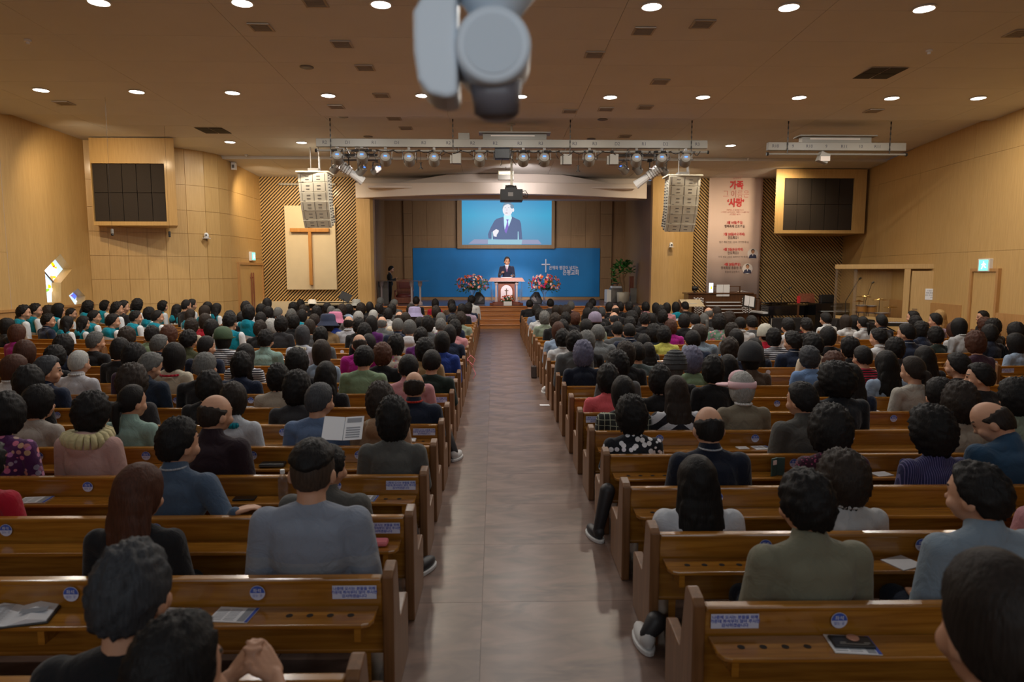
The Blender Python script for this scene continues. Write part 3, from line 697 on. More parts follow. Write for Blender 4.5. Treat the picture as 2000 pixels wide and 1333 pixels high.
# hanging microphones on thin wires
for i, (x0, y0, x1, y1, Y) in enumerate(((205, 190, 219, 452, 14.6), (321, 246, 331, 456, 16.9))):
    a = at_ceil(x0, y0); b = at_y(x1, y1, a.y); b.x = a.x + (b.x - a.x)
    o = empty('hanging_microphone', a); tag(o, 'small choir microphone hanging on a thin wire, %s' % ('nearer the left wall' if i == 0 else 'below the left screen box'), 'microphone')
    MB().cyl(a, b, .0025, n=5).build('wire', M_black, o); MB().lathe([(.028, .05), (.03, 0), (.03, -.05), (.012, -.06)], b, n=12).build('capsule', M_lgrey if i == 0 else M_black, o)
    MB().lathe([(.026, -.06), (.03, -.08), (.02, -.1)], b, n=12).build('windscreen', M_black, o)
# exit signs, doors
def exit_sign(p, rz, lab):
    o = empty('exit_sign', p, rz); tag(o, lab, 'exit sign')
    MB().box(-.2, .2, -.10, 0, -.16, .16).build('housing', M_white, o, w=False, bevel=.01)
    MB().box(-.15, .15, -.105, -.101, -.13, .13).build('lit_panel', M_green, o, w=False)
    m = MB().ell((0.01, -.112, .075), (.022, .004, .022), 10, 6).box(-.015, .04, -.114, -.108, -.02, .05)
    m.cyl((0.0, -.11, .0), (-.05, -.11, -.09), .012, n=6).cyl((.03, -.11, 0), (.06, -.11, -.05), .012, n=6).cyl((.06, -.11, -.05), (.10, -.11, -.06), .012, n=6).cyl((0.02, -.11, .045), (-.06, -.11, .01), .009, n=6).cyl((.03, -.11, .045), (.09, -.11, .01), .009, n=6)
    m.build('running_figure', M_whitee, o, w=False); return o
dz0 = at_x(1940, 531, 12.05).z
pr = lambda Y: 12.0 + (Y - 14.2) * 0.2 / 3.0
aR = -math.atan2(0.2, 3.0)
def wall_door(name, A, B, ztop, inner, leaves, label=None):
    p, u, n, L = seg_fn(A, B, inner); h = Vector((0, 0, 1)); o = MB()
    def bx(m, s0, s1, z0, z1, d0, d1):
        vs = [p + u * s + n * d + h * z for z in (z0, z1) for (s, d) in ((s0, d0), (s1, d0), (s1, d1), (s0, d1))]
        m.add(vs, ((0, 3, 2, 1), (4, 5, 6, 7), (0, 1, 5, 4), (1, 2, 6, 5), (2, 3, 7, 6), (3, 0, 4, 7)))
    f = MB(); bx(f, -.08, 0, 0, ztop + .08, .02, .10); bx(f, L, L + .08, 0, ztop + .08, .02, .10); bx(f, 0, L, ztop, ztop + .08, .02, .10)
    root = struct(f.build(name, M_rail))
    for k in range(leaves):
        d = MB(); bx(d, L * k / leaves + .01, L * (k + 1) / leaves - .01, .01, ztop - .01, .02, .06); d.build('door_leaf', M_wall, root)
        if leaves == 2:
            hd = MB(); s = L / 2 + (-.10 if k == 0 else .10); bx(hd, s - .02, s + .02, .6, 2.05, .09, .12); bx(hd, s - .012, s + .012, .75, .8, .06, .09); bx(hd, s - .012, s + .012, 1.85, 1.9, .06, .09); hd.build('door_handle', M_red, root)
    return root
wall_door('door_1', (pr(15.95), 15.95), (pr(16.85), 16.85), dz0, 1, 1)
wall_door('door_2', (-8.85, 22.85), (-8.85, 25.05), at_x(492, 518, -8.8).z, -1, 2)
e = at_x(1940, 518, 12.0); exit_sign(Vector((pr(16.4) - .02, 16.4, e.z)), -pi / 2, 'large green and white lit exit sign above the right side door')
e = at_x(490, 501, -8.83); exit_sign(Vector((-8.83, e.y, e.z)), pi / 2 * 1.0, 'small green lit exit sign above the left double door')
# ================================================================== FIXTURES
# recessed screen boxes left and right
def screen_box(name, px0, px1, pyt, pyb, Y, side, lab, lip=.11):
    a = at_y(px0, pyt, Y); b = at_y(px1, pyb, Y)
    o = empty(name, ((a.x + b.x) / 2, Y, b.z)); tag(o, lab, 'speaker screen')
    x0, x1, z0, z1 = a.x, b.x, b.z, a.z; zc = ceil_z(Y) - .01; ex = .30
    xa = x0 - (ex if side > 0 else .02); xb = x1 + (.02 if side > 0 else ex)
    if side > 0: xb = 12.75
    D_ = 1.25 if side < 0 else 2.05; ia = .0 if side < 0 else 1.15; ib = .62 if side < 0 else -.2
    T = lambda u, v, h: (u, v, h); Q = [(xa, Y), (xb, Y), (xb - ib, Y + D_), (xa + ia, Y + D_)]
    m = MB().prism(Q, T, z0 - lip, z0).prism(Q, T, z1, zc - .02)
    m.prism([(xa, Y), (x0 - .001, Y), (x0 - .001 + ia, Y + D_), (xa + ia, Y + D_)], T, z0, z1)
    m.prism([(x1 + .001, Y), (xb, Y), (xb - ib, Y + D_), (x1 + .001 - max(ib, 0), Y + D_)], T, z0, z1)
    m.build('casing', M_wall, o)
    n = 5; m2 = None
    for i in range(n):
        for j in range(2):
            q0 = x0 + (x1 - x0) * i / n; q1 = x0 + (x1 - x0) * (i + 1) / n; w0 = z0 + (z1 - z0) * j / 2; w1 = z0 + (z1 - z0) * (j + 1) / 2
            MB().box(q0 + .008, q1 - .008, Y + .05, Y + .08, w0 + .008, w1 - .008).build('cloth_panel', M_mesh, o)
    MB().box(x0 - .03, x1 + .03, Y + .09, Y + .12, z0 - .03, z1 + .03).build('backing', M_slatback, o)
    return o
screen_box('screen_box', 177, 326, 319, 433, 19.3, -1, 'wooden box with dark cloth panels high on the left wall')
screen_box('screen_box', 1533, 1664, 348, 450, 23.2, 1, 'wooden box with dark cloth panels high on the right beside the banner')
# line array loudspeakers
def line_array(px0, px1, pyt, pyb, Y, mir, lab):
    a = at_y(px0, pyt, Y); b = at_y(px1, pyb, Y); W = (b.x - a.x) * .86; xc = (a.x + b.x) / 2 - mir * (b.x - a.x) * .06
    o = empty('line_array_speaker', (xc, Y, a.z)); tag(o, lab, 'speaker')
    H = (a.z - b.z); hs = [.165, .17, .17, .17, .17, .155]; ang = [0, 2, 5, 9, 16, 26]; z = a.z - .06; y = Y
    MB().box(xc - W / 2 - .04, xc + W / 2 + .04, Y - .03, Y + .62, a.z - .05, a.z).build('top_frame', M_cream, o, bevel=.01)
    MB().box(xc - .16, xc + .16, Y + .1, Y + .45, a.z, a.z + .10).cyl((xc - .12, Y + .3, a.z), (xc - .12, Y + .3, ceil_z(Y) - .01), .014, n=6).cyl((xc + .14, Y + .3, a.z), (xc + .12, Y + .3, ceil_z(Y) - .01), .014, n=6).cyl((xc + .16, Y + .2, a.z), (xc + .14, Y + .3, a.z + .45), .03, n=6).build('rigging', M_grey, o)
    for k in range(6):
        h = H * hs[k] * 1.0; w = W * (1 - .012 * k); an = R(ang[k]); rot = Matrix.Rotation(-mir * R(8), 3, 'Z') @ Matrix.Rotation(an, 3, 'X')
        at = (xc + mir * .012 * k, Y - .01 * 0 + .03 * k * 0, z)
        cab = MB()
        P = lambda x, y_, z_: tuple(rot @ Vector((x, y_, z_)) + Vector(at))
        prof = [(-w / 2, .0), (w / 2, .0), (w / 2 * .82, .55), (-w / 2 * .82, .55)]
        vs = [P(x, y_, 0) for x, y_ in prof] + [P(x, y_, -h + .012) for x, y_ in prof]
        cab.add(vs, ((3, 2, 1, 0), (4, 5, 6, 7), (0, 1, 5, 4), (1, 2, 6, 5), (2, 3, 7, 6), (3, 0, 4, 7)))
        c = cab.build('cabinet', M_cream, o, bevel=.006)
        g = MB()
        def pb(x0, x1, z0, z1, y0=-.006, y1=.002): g.add([P(x, y_, z_) for z_ in (z0, z1) for (x, y_) in ((x0, y0), (x1, y0), (x1, y1), (x0, y1))], ((0, 3, 2, 1), (4, 5, 6, 7), (0, 1, 5, 4), (1, 2, 6, 5), (2, 3, 7, 6), (3, 0, 4, 7)))
        pb(-.008, .008, -h + .03, -.02); pb(-w * .42, -w * .41, -h + .03, -.02); pb(w * .41, w * .42, -h + .03, -.02)
        for sx in (-1, 1):
            for zz_ in (.32, .66): pb(sx * w * .19 - .055, sx * w * .19 + .055, -h * zz_ - .012, -h * zz_ + .008)
        pb(-w * .38, -w * .31, -h + .02, -h + .035)
        me = g.mesh('slot'); me.materials.append(M_grey); me.transform(Matrix.Translation(-o.location)); sl = link('slot', me, o)
        me2 = MB()
        for zz_ in (.2, .5, .8):
            p0 = P(mir * w * .47, .12, -h * zz_); p1 = P(mir * (w * .47 + .05), .12, -h * zz_); me2.cyl(p0, p1, .018, n=6)
            p0 = P(mir * w * .44, .36, -h * zz_); p1 = P(mir * (w * .44 + .05), .36, -h * zz_); me2.cyl(p0, p1, .018, n=6)
        me2.build('rigging_pin', M_grey, o)
        z -= h * cos(an) * .98
        if k >= 3: Y += .05
    return o
line_array(579, 652, 334, 446, 20.3, 1, 'cream line array of six speaker cabinets hanging left of the stage')
line_array(1296, 1368, 341, 454, 20.3, -1, 'cream line array of six speaker cabinets hanging right of the stage')
# lighting bars
YT = 17.15
def light_bar(x0, x1, y, lab, labels, chains, Yb=YT):
    a = at_y(x0, y, Yb); b = at_y(x1, y, Yb); z = (a.z + b.z) / 2
    o = empty('lighting_bar', ((a.x + b.x) / 2, Yb, z)); tag(o, lab, 'lighting bar')
    MB().box(a.x, b.x, Yb - .05, Yb + .08, z - .10, z + .10).build('wireway', M_lgrey, o, bevel=.01)
    MB().cyl((a.x, Yb - .02, z - .19), (b.x + .02, Yb - .02, z - .19), .026, n=8).build('pipe', M_lgrey, o)
    m = MB(); m.cyl((a.x - .03, Yb - .02, z - .19), (a.x + .02, Yb - .02, z - .19), .045, n=8).cyl((b.x, Yb - .02, z - .19), (b.x + .04, Yb - .02, z - .19), .045, n=8).build('end_cap', M_black, o)
    for cx in chains:
        px = at_y(cx, y, Yb).x; m = MB(); zt_ = ceil_z(Yb); n = 12
        for k in range(n):
            za = z - .18 + (zt_ - z + .18) * k / n; zb2 = z - .18 + (zt_ - z + .18) * (k + 1) / n
            m.box(px - (.014 if k % 2 else .006), px + (.014 if k % 2 else .006), Yb - .075, Yb - .06, za, zb2)
        m.build('chain', M_black, o)
    for (lx, t) in labels:
        q = at_y(lx, y, Yb); lettering(t, .11, (q.x, Yb - .052, z), M_inkd, o)
    return o, z
lb, zlb = light_bar(618, 1381, 281, 'long grey lighting bar hung on chains in front of the stage', [(635, 'R2'), (680, 'D1'), (731, 'R1'), (776, 'D1'), (828, 'R2'), (876, 'R2'), (923, 'R2'), (967, 'R2'), (1015, 'R3'), (1056, 'R3'), (1122, 'R3'), (1161, 'R3'), (1205, 'D2'), (1257, 'R1'), (1299, 'D2'), (1361, 'R3')], (647, 885, 1113, 1349))
lb2, zlb2 = light_bar(1499, 1768, 287, 'short grey lighting bar hung near the right wall', [(1513, 'R10'), (1547, '9'), (1579, 'R10'), (1612, '9'), (1647, 'R11'), (1679, '10'), (1712, 'R11')], (1536, 1735))
for (o, x0, x1, zz_) in ((lb, 943, 1068, zlb), (lb2, 1570, 1706, zlb2)):
    a = at_y(x0, 281, YT).x; b = at_y(x1, 281, YT).x
    MB().box(a, b, YT + .1, YT + .3, zz_ + .10, zz_ + .27).box(a - .1, b + .1, YT + .0, YT + .4, zz_ + .27, zz_ + .30).build('winch_housing', M_lgrey, o)
    MB().box(a + .2, b - .3, YT + .09, YT + .1, zz_ + .20, zz_ + .23).build('light_slot', M_fascia, o)
    if o is lb: q = at_y(906, 281, YT).x; MB().box(q - .14, q + .14, YT, YT + .25, zz_ + .1, zz_ + .26).build('junction_box', M_lgrey, o)
for (x0, x1) in ((668, 738), (1205, 1302)):
    a = at_y(x0, 309, YT + .5).x; b = at_y(x1, 309, YT + .5).x; zq = at_y(x0, 304, YT + .5).z
    MB().box(a, b, YT + .45, YT + .52, zq - .03, zq + .04).cyl((a, YT + .48, zq - .12), (b, YT + .48, zq - .12), .025, n=7).cyl((a + .2, YT + .48, zq), (a + .2, YT, zlb - .1), .02, n=6).cyl((b - .2, YT + .48, zq), (b - .2, YT, zlb - .1), .02, n=6).build('sub_bar', M_grey, lb)
# cabling draped along the pipe
m = MB(); random.seed(3)
x = 640
while x < 1370:
    x2 = x + random.uniform(18, 40); a = at_y(x, 0, YT).x; b = at_y(min(x2, 1375), 0, YT).x; sag = random.uniform(.03, .16); n = 6
    pts = [(a + (b - a) * k / n, YT - .05 + random.uniform(-.02, .02), zlb - .17 - sag * sin(pi * k / n)) for k in range(n + 1)]; m.tube(pts, .010, 5); x = x2 - 4
for k in range(26):
    a = at_y(640 + k * 28, 0, YT).x; L = random.uniform(.1, .42); m.tube([(a, YT - .04, zlb - .17), (a + random.uniform(-.06, .06), YT - .05, zlb - .17 - L * .6), (a + random.uniform(-.1, .1), YT, zlb - .17 - L)], .008, 5)
for k in range(16):
    a = at_y(random.uniform(930, 1300) if k % 3 else random.uniform(640, 720), 0, YT).x; m.cyl((a, YT - .06, zlb - .2), (a + random.uniform(.05, .2), YT - .06, zlb - .19), .03, n=6)
m.build('cables', M_black, lb)['kind'] = 'stuff'
# par lamps
def par_can(loc, rx, rz, s=1.0, led=True, label=None, group='round stage lamps on the lighting bar'):
    o = empty('stage_lamp', loc); tag(o, label, 'stage lamp', group); o.rotation_euler = (0, 0, 0)
    rot = Matrix.Rotation(rz, 3, 'Z') @ Matrix.Rotation(rx, 3, 'X')
    def T(me): me.transform(rot.to_4x4()); return me
    b = MB().lathe([(.02, -.13), (.07, -.125), (.105, -.10), (.115, -.05), (.12, .06), (.125, .15), (.115, .15), (.11, .10)], n=20)
    b.v = [(x, z, y) for x, y, z in b.v]     # axis along +Y (towards the stage)
    me = b.mesh('body', smooth=False); me.materials.append(M_lgrey); me.transform(Matrix.Scale(s, 4)); T(me); link('lamp_body', me, o)
    if led:
        d = MB().box(-.03, .03, -.138, -.128, -.012, .012).mesh('led'); d.materials.append(M_led); d.transform(Matrix.Scale(s, 4)); T(d); link('blue_indicator', d, o)
    y = MB()
    for sx in (-1, 1): y.box(sx * .14 - .006, sx * .14 + .006, -.02, .02, -.02, .19); y.cyl((sx * .12, 0, 0), (sx * .165, 0, 0), .02, n=8)
    y.box(-.146, .146, -.02, .02, .185, .197).box(-.03, .03, -.03, .03, .197, .27)
    me = y.mesh('yoke'); me.materials.append(M_grey); me.transform(Matrix.Scale(s, 4)); me.transform(Matrix.Rotation(rz, 4, 'Z')); link('yoke', me, o)
    return o
def nth_left(i): return around(i) + ' from the left'
for i, (x, y) in enumerate([(659, 307), (707, 307), (753, 310), (799, 311), (848, 311), (937, 311), (1022, 311), (1063, 311), (1151, 311), (1243, 312), (1292, 312), (1339, 312)]):
    p = at_y(x, y, YT); p.y = YT + .02
    par_can((p.x, YT - .0, p.z), R(-18), R((980 - x) * .03), 1.12, True, 'grey round stage lamp with blue indicator in the upper lamp row, %s' % nth_left(i))
for i, (x, y) in enumerate([(656, 328), (707, 332), (736, 331), (1217, 330), (1244, 330), (1294, 332)]):
    p = at_y(x, y, YT + .48); par_can(p, R(-30), R(50 if x < 900 else -50), .88, True, 'small angled stage lamp below the lighting bar, %s' % nth_left(i), 'angled lamps under the bar')
for i, (x, y, sg) in enumerate(((682, 335, 1), (1268, 343, -1))):
    p = at_y(x, y, YT + .5); o = empty('profile_spotlight', p); tag(o, 'long white profile spotlight tilted down at the %s end of the bar' % ('left' if sg > 0 else 'right'), 'spotlight')
    d = Vector((sg * .62, .25, -.45)); d.normalize(); q = Vector((0, 0, 0))
    MB().cyl(q - d * .34, q + d * .02, .13, .125, 10).build('lamp_house', M_white, o, w=False); MB().cyl(q + d * .03, q + d * .36, .095, .11, 12).cyl(q + d * .36, q + d * .42, .12, n=12).build('barrel', M_white, o, w=False)
    fm = MB()
    for k in range(5): fm.cyl(q - d * (.30 - k * .06), q - d * (.285 - k * .06), .142, n=10)
    fm.build('cooling_fin', M_grey, o, w=False); MB().cyl((0, 0, .1), (0, -.05, .38), .015, n=6).box(-.05, .05, -.06, .04, .34, .42).build('yoke', M_black, o, w=False)
for i, (x, y) in enumerate([(892, 309), (1108, 311), (1199, 311)]):
    p = at_y(x, y, YT); o = empty('flood_lamp', p); tag(o, 'boxy grey flood lamp hanging from the lighting bar, %s' % nth_left(i), 'flood lamp', 'box flood lamps')
    MB().box(-.11, .11, -.06, .12, -.14, .12).build('housing', M_lgrey, o, w=False, bevel=.012); MB().box(-.17, -.12, .0, .1, -.13, .08).build('barn_door', M_lgrey, o, w=False)
    MB().cyl((-.06, 0, .12), (-.04, 0, .26), .008, n=5).cyl((.06, 0, .12), (.04, 0, .26), .008, n=5).build('yoke', M_grey, o, w=False)
p = at_y(981, 301, YT); o = empty('light_controller', p); tag(o, 'black ballast box strapped to the middle of the lighting bar', 'control box')
MB().box(-.19, .19, -.12, .12, -.13, .12).build('case', M_black, o, w=False, bevel=.015); MB().box(-.22, .22, -.1, .1, -.05, -.03).box(-.22, -.2, -.1, .1, -.12, .05).box(.2, .22, -.1, .1, -.12, .05).build('handle', M_black, o, w=False)
p = at_y(1608, 308, YT); o = empty('flood_lamp', p); tag(o, 'single grey flood lamp tilted down under the short right-hand bar', 'flood lamp')
MB().box(-.13, .13, -.08, .10, -.13, .12, rot=Matrix.Rotation(R(20), 3, 'Y')).build('housing', M_lgrey, o, w=False, bevel=.012); MB().cyl((0, 0, .1), (-.02, 0, .33), .016, n=6).cyl((-.08, 0, .2), (.08, 0, .2), .012, n=6).build('yoke', M_grey, o, w=False)
MB().box(-.11, .13, -.095, -.085, -.10, .02).build('lens', M_fascia, o, w=False)
for i, (x, y) in enumerate(((822, 326), (1129, 331))):
    p = at_y(x, y, YT + .1); o = empty('hanging_hook', p); tag(o, 'small black bracket dangling under the bar, %s of the projector pole' % ('left' if i == 0 else 'right'), 'bracket')
    MB().cyl((0, 0, .0), (0, 0, .10), .018, n=6).cyl((0, 0, 0), (-.05, 0, -.06), .010, n=5).cyl((0, 0, 0), (.05, 0, -.06), .010, n=5).cyl((0, 0, 0), (0, 0, -.06), .014, n=5).cyl((-.04, 0, .1), (.04, 0, .1), .006, n=5).cyl((0, 0, .1), (0, -.12, zlb - p.z - .18), .006, n=4).build('bracket', M_black, o, w=False)
# projector on its pole
a = at_ceil(999, 243); q = at_y(998, 382, a.y); o = empty('ceiling_projector', (a.x, a.y, a.z)); tag(o, 'black projector hanging from the ceiling on a pale pole', 'projector')
MB().cyl(a, (a.x, a.y, q.z + .2), .030, n=12).cyl((a.x, a.y, a.z), (a.x, a.y, a.z - .03), .1, n=14).build('pole', M_cream, o)
MB().box(q.x - .28, q.x + .30, a.y - .2, a.y + .22, q.z - .16, q.z + .14).build('case', M_black, o, bevel=.02)
MB().box(q.x - .16, q.x + .16, a.y - .12, a.y + .12, q.z + .14, q.z + .19).ell((q.x - .02, a.y, q.z + .21), (.13, .12, .06), 12, 8).cyl((q.x - .12, a.y, q.z + .2), (q.x - .12, a.y, q.z + .26), .03, n=8).cyl((q.x + .1, a.y, q.z + .2), (q.x + .12, a.y, q.z + .25), .03, n=8).build('mount', M_black, o)
MB().box(q.x - .08, q.x + .05, a.y - .205, a.y - .199, q.z - .04, q.z + .06).build('vent_grille', M_grey, o)
MB().cyl((q.x, a.y + .2, q.z - .05), (q.x, a.y + .3, q.z - .06), .07, n=14).build('lens', M_gloss, o)
MB().tube([(q.x + .29, a.y, q.z + .1), (q.x + .38, a.y, q.z + .12), (q.x + .44, a.y, q.z + .02), (q.x + .42, a.y, q.z - .06), (q.x + .29, a.y, q.z - .02)], .010, 5).tube([(q.x + .29, a.y, q.z + .05), (q.x + .37, a.y, q.z + .06), (q.x + .4, a.y, q.z - .03)], .008, 5).build('cable', M_black, o)
# small box lamp behind the pole over the canopy
p = at_y(988, 344, 23.2); o = empty('box_light', p); tag(o, 'small pale box light over the curved stage canopy', 'light')
MB().box(-.27, .27, -.15, .1, -.14, .16).build('housing', M_lgrey, o, w=False, bevel=.01); MB().box(-.24, .24, -.155, -.151, .03, .13).build('diffuser', simple('box_light_glow', (1, .85, .5), .5, emit=(1, .75, .35), es=1.2), o, w=False); MB().cyl((0, 0, .15), (0, 0, ceil_z(23.2) - p.z), .01, n=5).build('wire', M_black, o, w=False)
# PTZ camera close to the lens
YP = 1.15; q = at_y(963, 107, YP)
M_ptz = simple('ptz_plastic', (0.72, 0.80, 0.88), 0.42); M_ptzd = simple('ptz_dark_plastic', (0.16, 0.15, 0.17), 0.4)  # lens barrel is a darker purple-grey plastic
o = empty('ptz_camera', (q.x, YP, q.z)); tag(o, 'large pale grey swivel camera hanging close overhead, out of focus', 'camera')
px = 1 / 1130
m = MB(); pl = [(-143, 108), (-135, 75), (-108, 118), (-70, 128), (-66, -80), (-78, -92), (-112, -90), (-132, -70), (-143, -20)]
pl = [(-143, 60), (-112, 112), (-66, 122), (-64, -84), (-82, -92), (-118, -84), (-136, -60), (-143, -10)]
m.prism(pl, lambda u, v, h: (u * px, h, v * px), -.045, .06); m.build('yoke_arm', M_ptz, o, w=False, bevel=.008, segs=3)
h = MB(); h.cyl((0, -.055, 0), (0, .06, -.0), .0605, .064, 40); hb = h.build('camera_head', M_ptz, o, w=False, bevel=.010, smooth=False, segs=4)
for pl_ in hb.data.polygons: pl_.use_smooth = True
MB().cyl((0, -.057, 0), (0, -.055, 0), .046, n=40).build('face_disc', simple('ptz_disc', (0.62, 0.70, 0.78), 0.5), o, w=False)
MB().cyl((0.004, .0, -.035), (0.006, .012, -.094), .044, .038, 28).ell((0.006, .012, -.09), (.037, .036, .014), 20, 8).build('lens_barrel', M_ptzd, o, w=False, smooth=True)
m = MB(); m.lathe([(.03, -.005), (.06, .035), (.088, .07), (.092, .10), (.09, .13)], (.005, .03, .06), 32); m.box(-.12, .05, -.02, .06, .10, .13).build('base', M_ptz, o, w=False, smooth=True)
MB().cyl((.0, .03, .18), (.0, .03, 6.2 - q.z - .02 - .0), .03, n=12).build('mount_pole', M_lgrey, o, w=False)
# small wall cameras
def wall_cam(p, fwd, lab):
    o = empty('wall_camera', p); tag(o, lab, 'camera')
    f = Vector(fwd)
    MB().box(-.09, .09, -.09, .09, -.10, -.08).build('shelf', M_white, o, w=False); MB().lathe([(.07, -.08), (.075, 0), (.05, .07), (.01, .085)], n=16).build('dome', M_white, o, w=False, smooth=True)
    MB().ell(f * .055 + Vector((0, 0, 0)), (.035, .035, .035), 12, 8).build('lens', M_black, o, w=False, smooth=True); MB().cyl((0, 0, -.1), tuple(-f * .16 + Vector((0, 0, -.16))), .02, n=6).build('arm', M_grey, o, w=False)
wall_cam(at_y(403, 460, 21.25), (.3, -.8, 0), 'small white camera on the curved left wall'); wall_cam(at_y(1311, 478, 24.55), (0, -1, -.3), 'small white camera on the curved pier right of the stage')
p = at_y(457, 325, 22.6); o = empty('wall_speaker', p); tag(o, 'small white box device under the ceiling at the left front', 'device'); MB().box(-.07, .07, -.08, .08, -.12, .12).build('case', M_white, o, w=False, bevel=.01); MB().box(-.04, .04, -.085, -.079, -.06, .04).build('face', M_grey, o, w=False); MB().box(-.15, .0, 0, .04, .10, .14).build('bracket', M_grey, o, w=False)
# cream board with wooden cross on the slatted wall
a = at_y(556, 402, 25.2); b = at_y(659, 566, 25.2)
o = struct(MB().box(a.x, b.x, 25.12, 25.26, b.z, a.z).build('wall_cross_board', M_creambd, bevel=.01))
c0 = at_y(567, 446, 25.05); c1 = at_y(643, 453.5, 25.05); v0 = at_y(600, 410, 25.05); v1 = at_y(612.5, 557, 25.05)
o = empty('wooden_cross', ((v0.x + v1.x) / 2, 25.1, v1.z)); tag(o, 'tall orange wooden cross mounted on the cream wall board', 'cross')
MB().box(v0.x + .02, v1.x - .02, 24.98, 25.12, v1.z, v0.z).build('upright', M_cross, o, bevel=.008); MB().box(c0.x, c1.x, 24.97, 25.12, c1.z, c0.z).build('crossbar', M_cross, o, bevel=.008)
MB().box(at_y(545, 356, 25.15).x, at_y(655, 356, 25.15).x, 25.1, 25.24, at_y(545, 362, 25.15).z, at_y(545, 358, 25.15).z).build('trim_9', M_lgrey); struct(bpy.data.objects['trim_9'])
# banner
YBn = 25.15; a = at_y(1386, 338, YBn); b = at_y(1491, 338, YBn); bb = at_y(1384, 583, YBn)
o = empty('hanging_banner', ((a.x + b.x) / 2, YBn, bb.z)); tag(o, 'long pink hanging banner with red and brown Korean text and two portraits', 'banner')
xm = (a.x + b.x) / 2; bw_ = (b.x - a.x) / 2
cl = MB(); n = 20; vs = []
for k in range(n + 1):
    for j in range(2): vs.append((xm - bw_ + 2 * bw_ * k / n, YBn + .012 * sin(k * .9), bb.z if j else a.z))
cl.add(vs, [(2 * k, 2 * k + 1, 2 * k + 3, 2 * k + 2) for k in range(n)]); c_ = cl.build('cloth', M_banner, o, smooth=True)
so = c_.modifiers.new('s', 'SOLIDIFY'); so.thickness = .006
MB().cyl((a.x - .03, YBn, a.z + .03), (b.x + .1, YBn, a.z + .03), .03, n=10).build('top_rod', M_fascia, o)
def bt(txt, cy_, size, mat, bold=0, dx=0, sx=.85): 
    q = at_y(1380 + cy_[0] / 5.79, 330 + cy_[1] / 5.79, YBn - .02); lettering(txt, size, q, mat, o, bold=bold, sx=sx)
bt('우리교회', (350, 78), .10, M_redl_ink); bt('행복축제', (345, 103), .10, M_redl_ink)
bt('가족', (340, 190), .33, M_red_ink, .014); bt('그 이름은', (333, 290), .30, M_redl_ink, -.002); bt("‘사랑’", (330, 388), .33, M_red_ink, .014)
bt('구원하신 주 예수를 믿으라', (322, 466), .07, M_redl_ink); bt('그리하면 너와 네 집이 구원을 받으리라 하고', (322, 491), .07, M_redl_ink); bt('(사도행전 16:31)', (322, 516), .07, M_redl_ink)
bt('3월 10일(주일)', (320, 610), .12, M_red_ink, .003); bt('행복축제 선포주일', (317, 652), .12, M_brown_ink, .002)
bt('3월 20일(수요예배)', (312, 741), .12, M_red_ink, .003); bt('전도특강1', (302, 780), .12, M_brown_ink, .002); bt('‘젊은 세대 전도’ (강사: 정민영 목사)', (308, 830), .092, M_brown_ink)
bt('4월 3일(수요예배)', (302, 913), .12, M_red_ink, .003); bt('전도특강2', (300, 953), .12, M_brown_ink, .002); bt('‘가족 전도’ (강사: 브라이언 박 목사)', (298, 998), .092, M_brown_ink)
bt('4월 28일(주일)', (293, 1082), .12, M_red_ink, .003); bt('행복축제 총동원 주일', (293, 1123), .12, M_brown_ink, .002); bt('유승대 담임목사', (290, 1167), .10, M_brown_ink)
M_pale = simple('portrait_pale', (0.75, 0.70, 0.70), .7)
for (cx_, cy_) in ((522, 960), (462, 1130)):
    q = at_y(1380 + cx_ / 5.79, 330 + cy_ / 5.79, YBn - .02); y = YBn - .02
    D = lambda m_, ox, oz, rx, rz, l, nme: MB().prism([(q.x + ox + rx * cos(2 * pi * k / 16), q.z + oz + rz * sin(2 * pi * k / 16)) for k in range(16)], lambda u, v, h: (u, h, v), y - .002 * l - .0015, y - .002 * l).build(nme, m_, o)
    D(M_pale, 0, 0, .20, .20, 1, 'portrait_disc'); MB().prism([(q.x - .15, q.z - .17), (q.x - .12, q.z - .06), (q.x - .03, q.z - .01), (q.x + .03, q.z - .01), (q.x + .13, q.z - .06), (q.x + .15, q.z - .17)], lambda u, v, h: (u, h, v), y - .006, y - .004).build('portrait_suit', simple('portrait_suit_blue', (.04, .045, .10), .7), o)
    MB().prism([(q.x - .03, q.z - .01), (q.x + .03, q.z - .01), (q.x, q.z - .10)], lambda u, v, h: (u, h, v), y - .008, y - .006).build('portrait_collar', M_paper, o)
    D(M_black, 0, .10, .068, .07, 3, 'portrait_hair'); D(M_skin, 0, .07, .058, .07, 4.5, 'portrait_face')
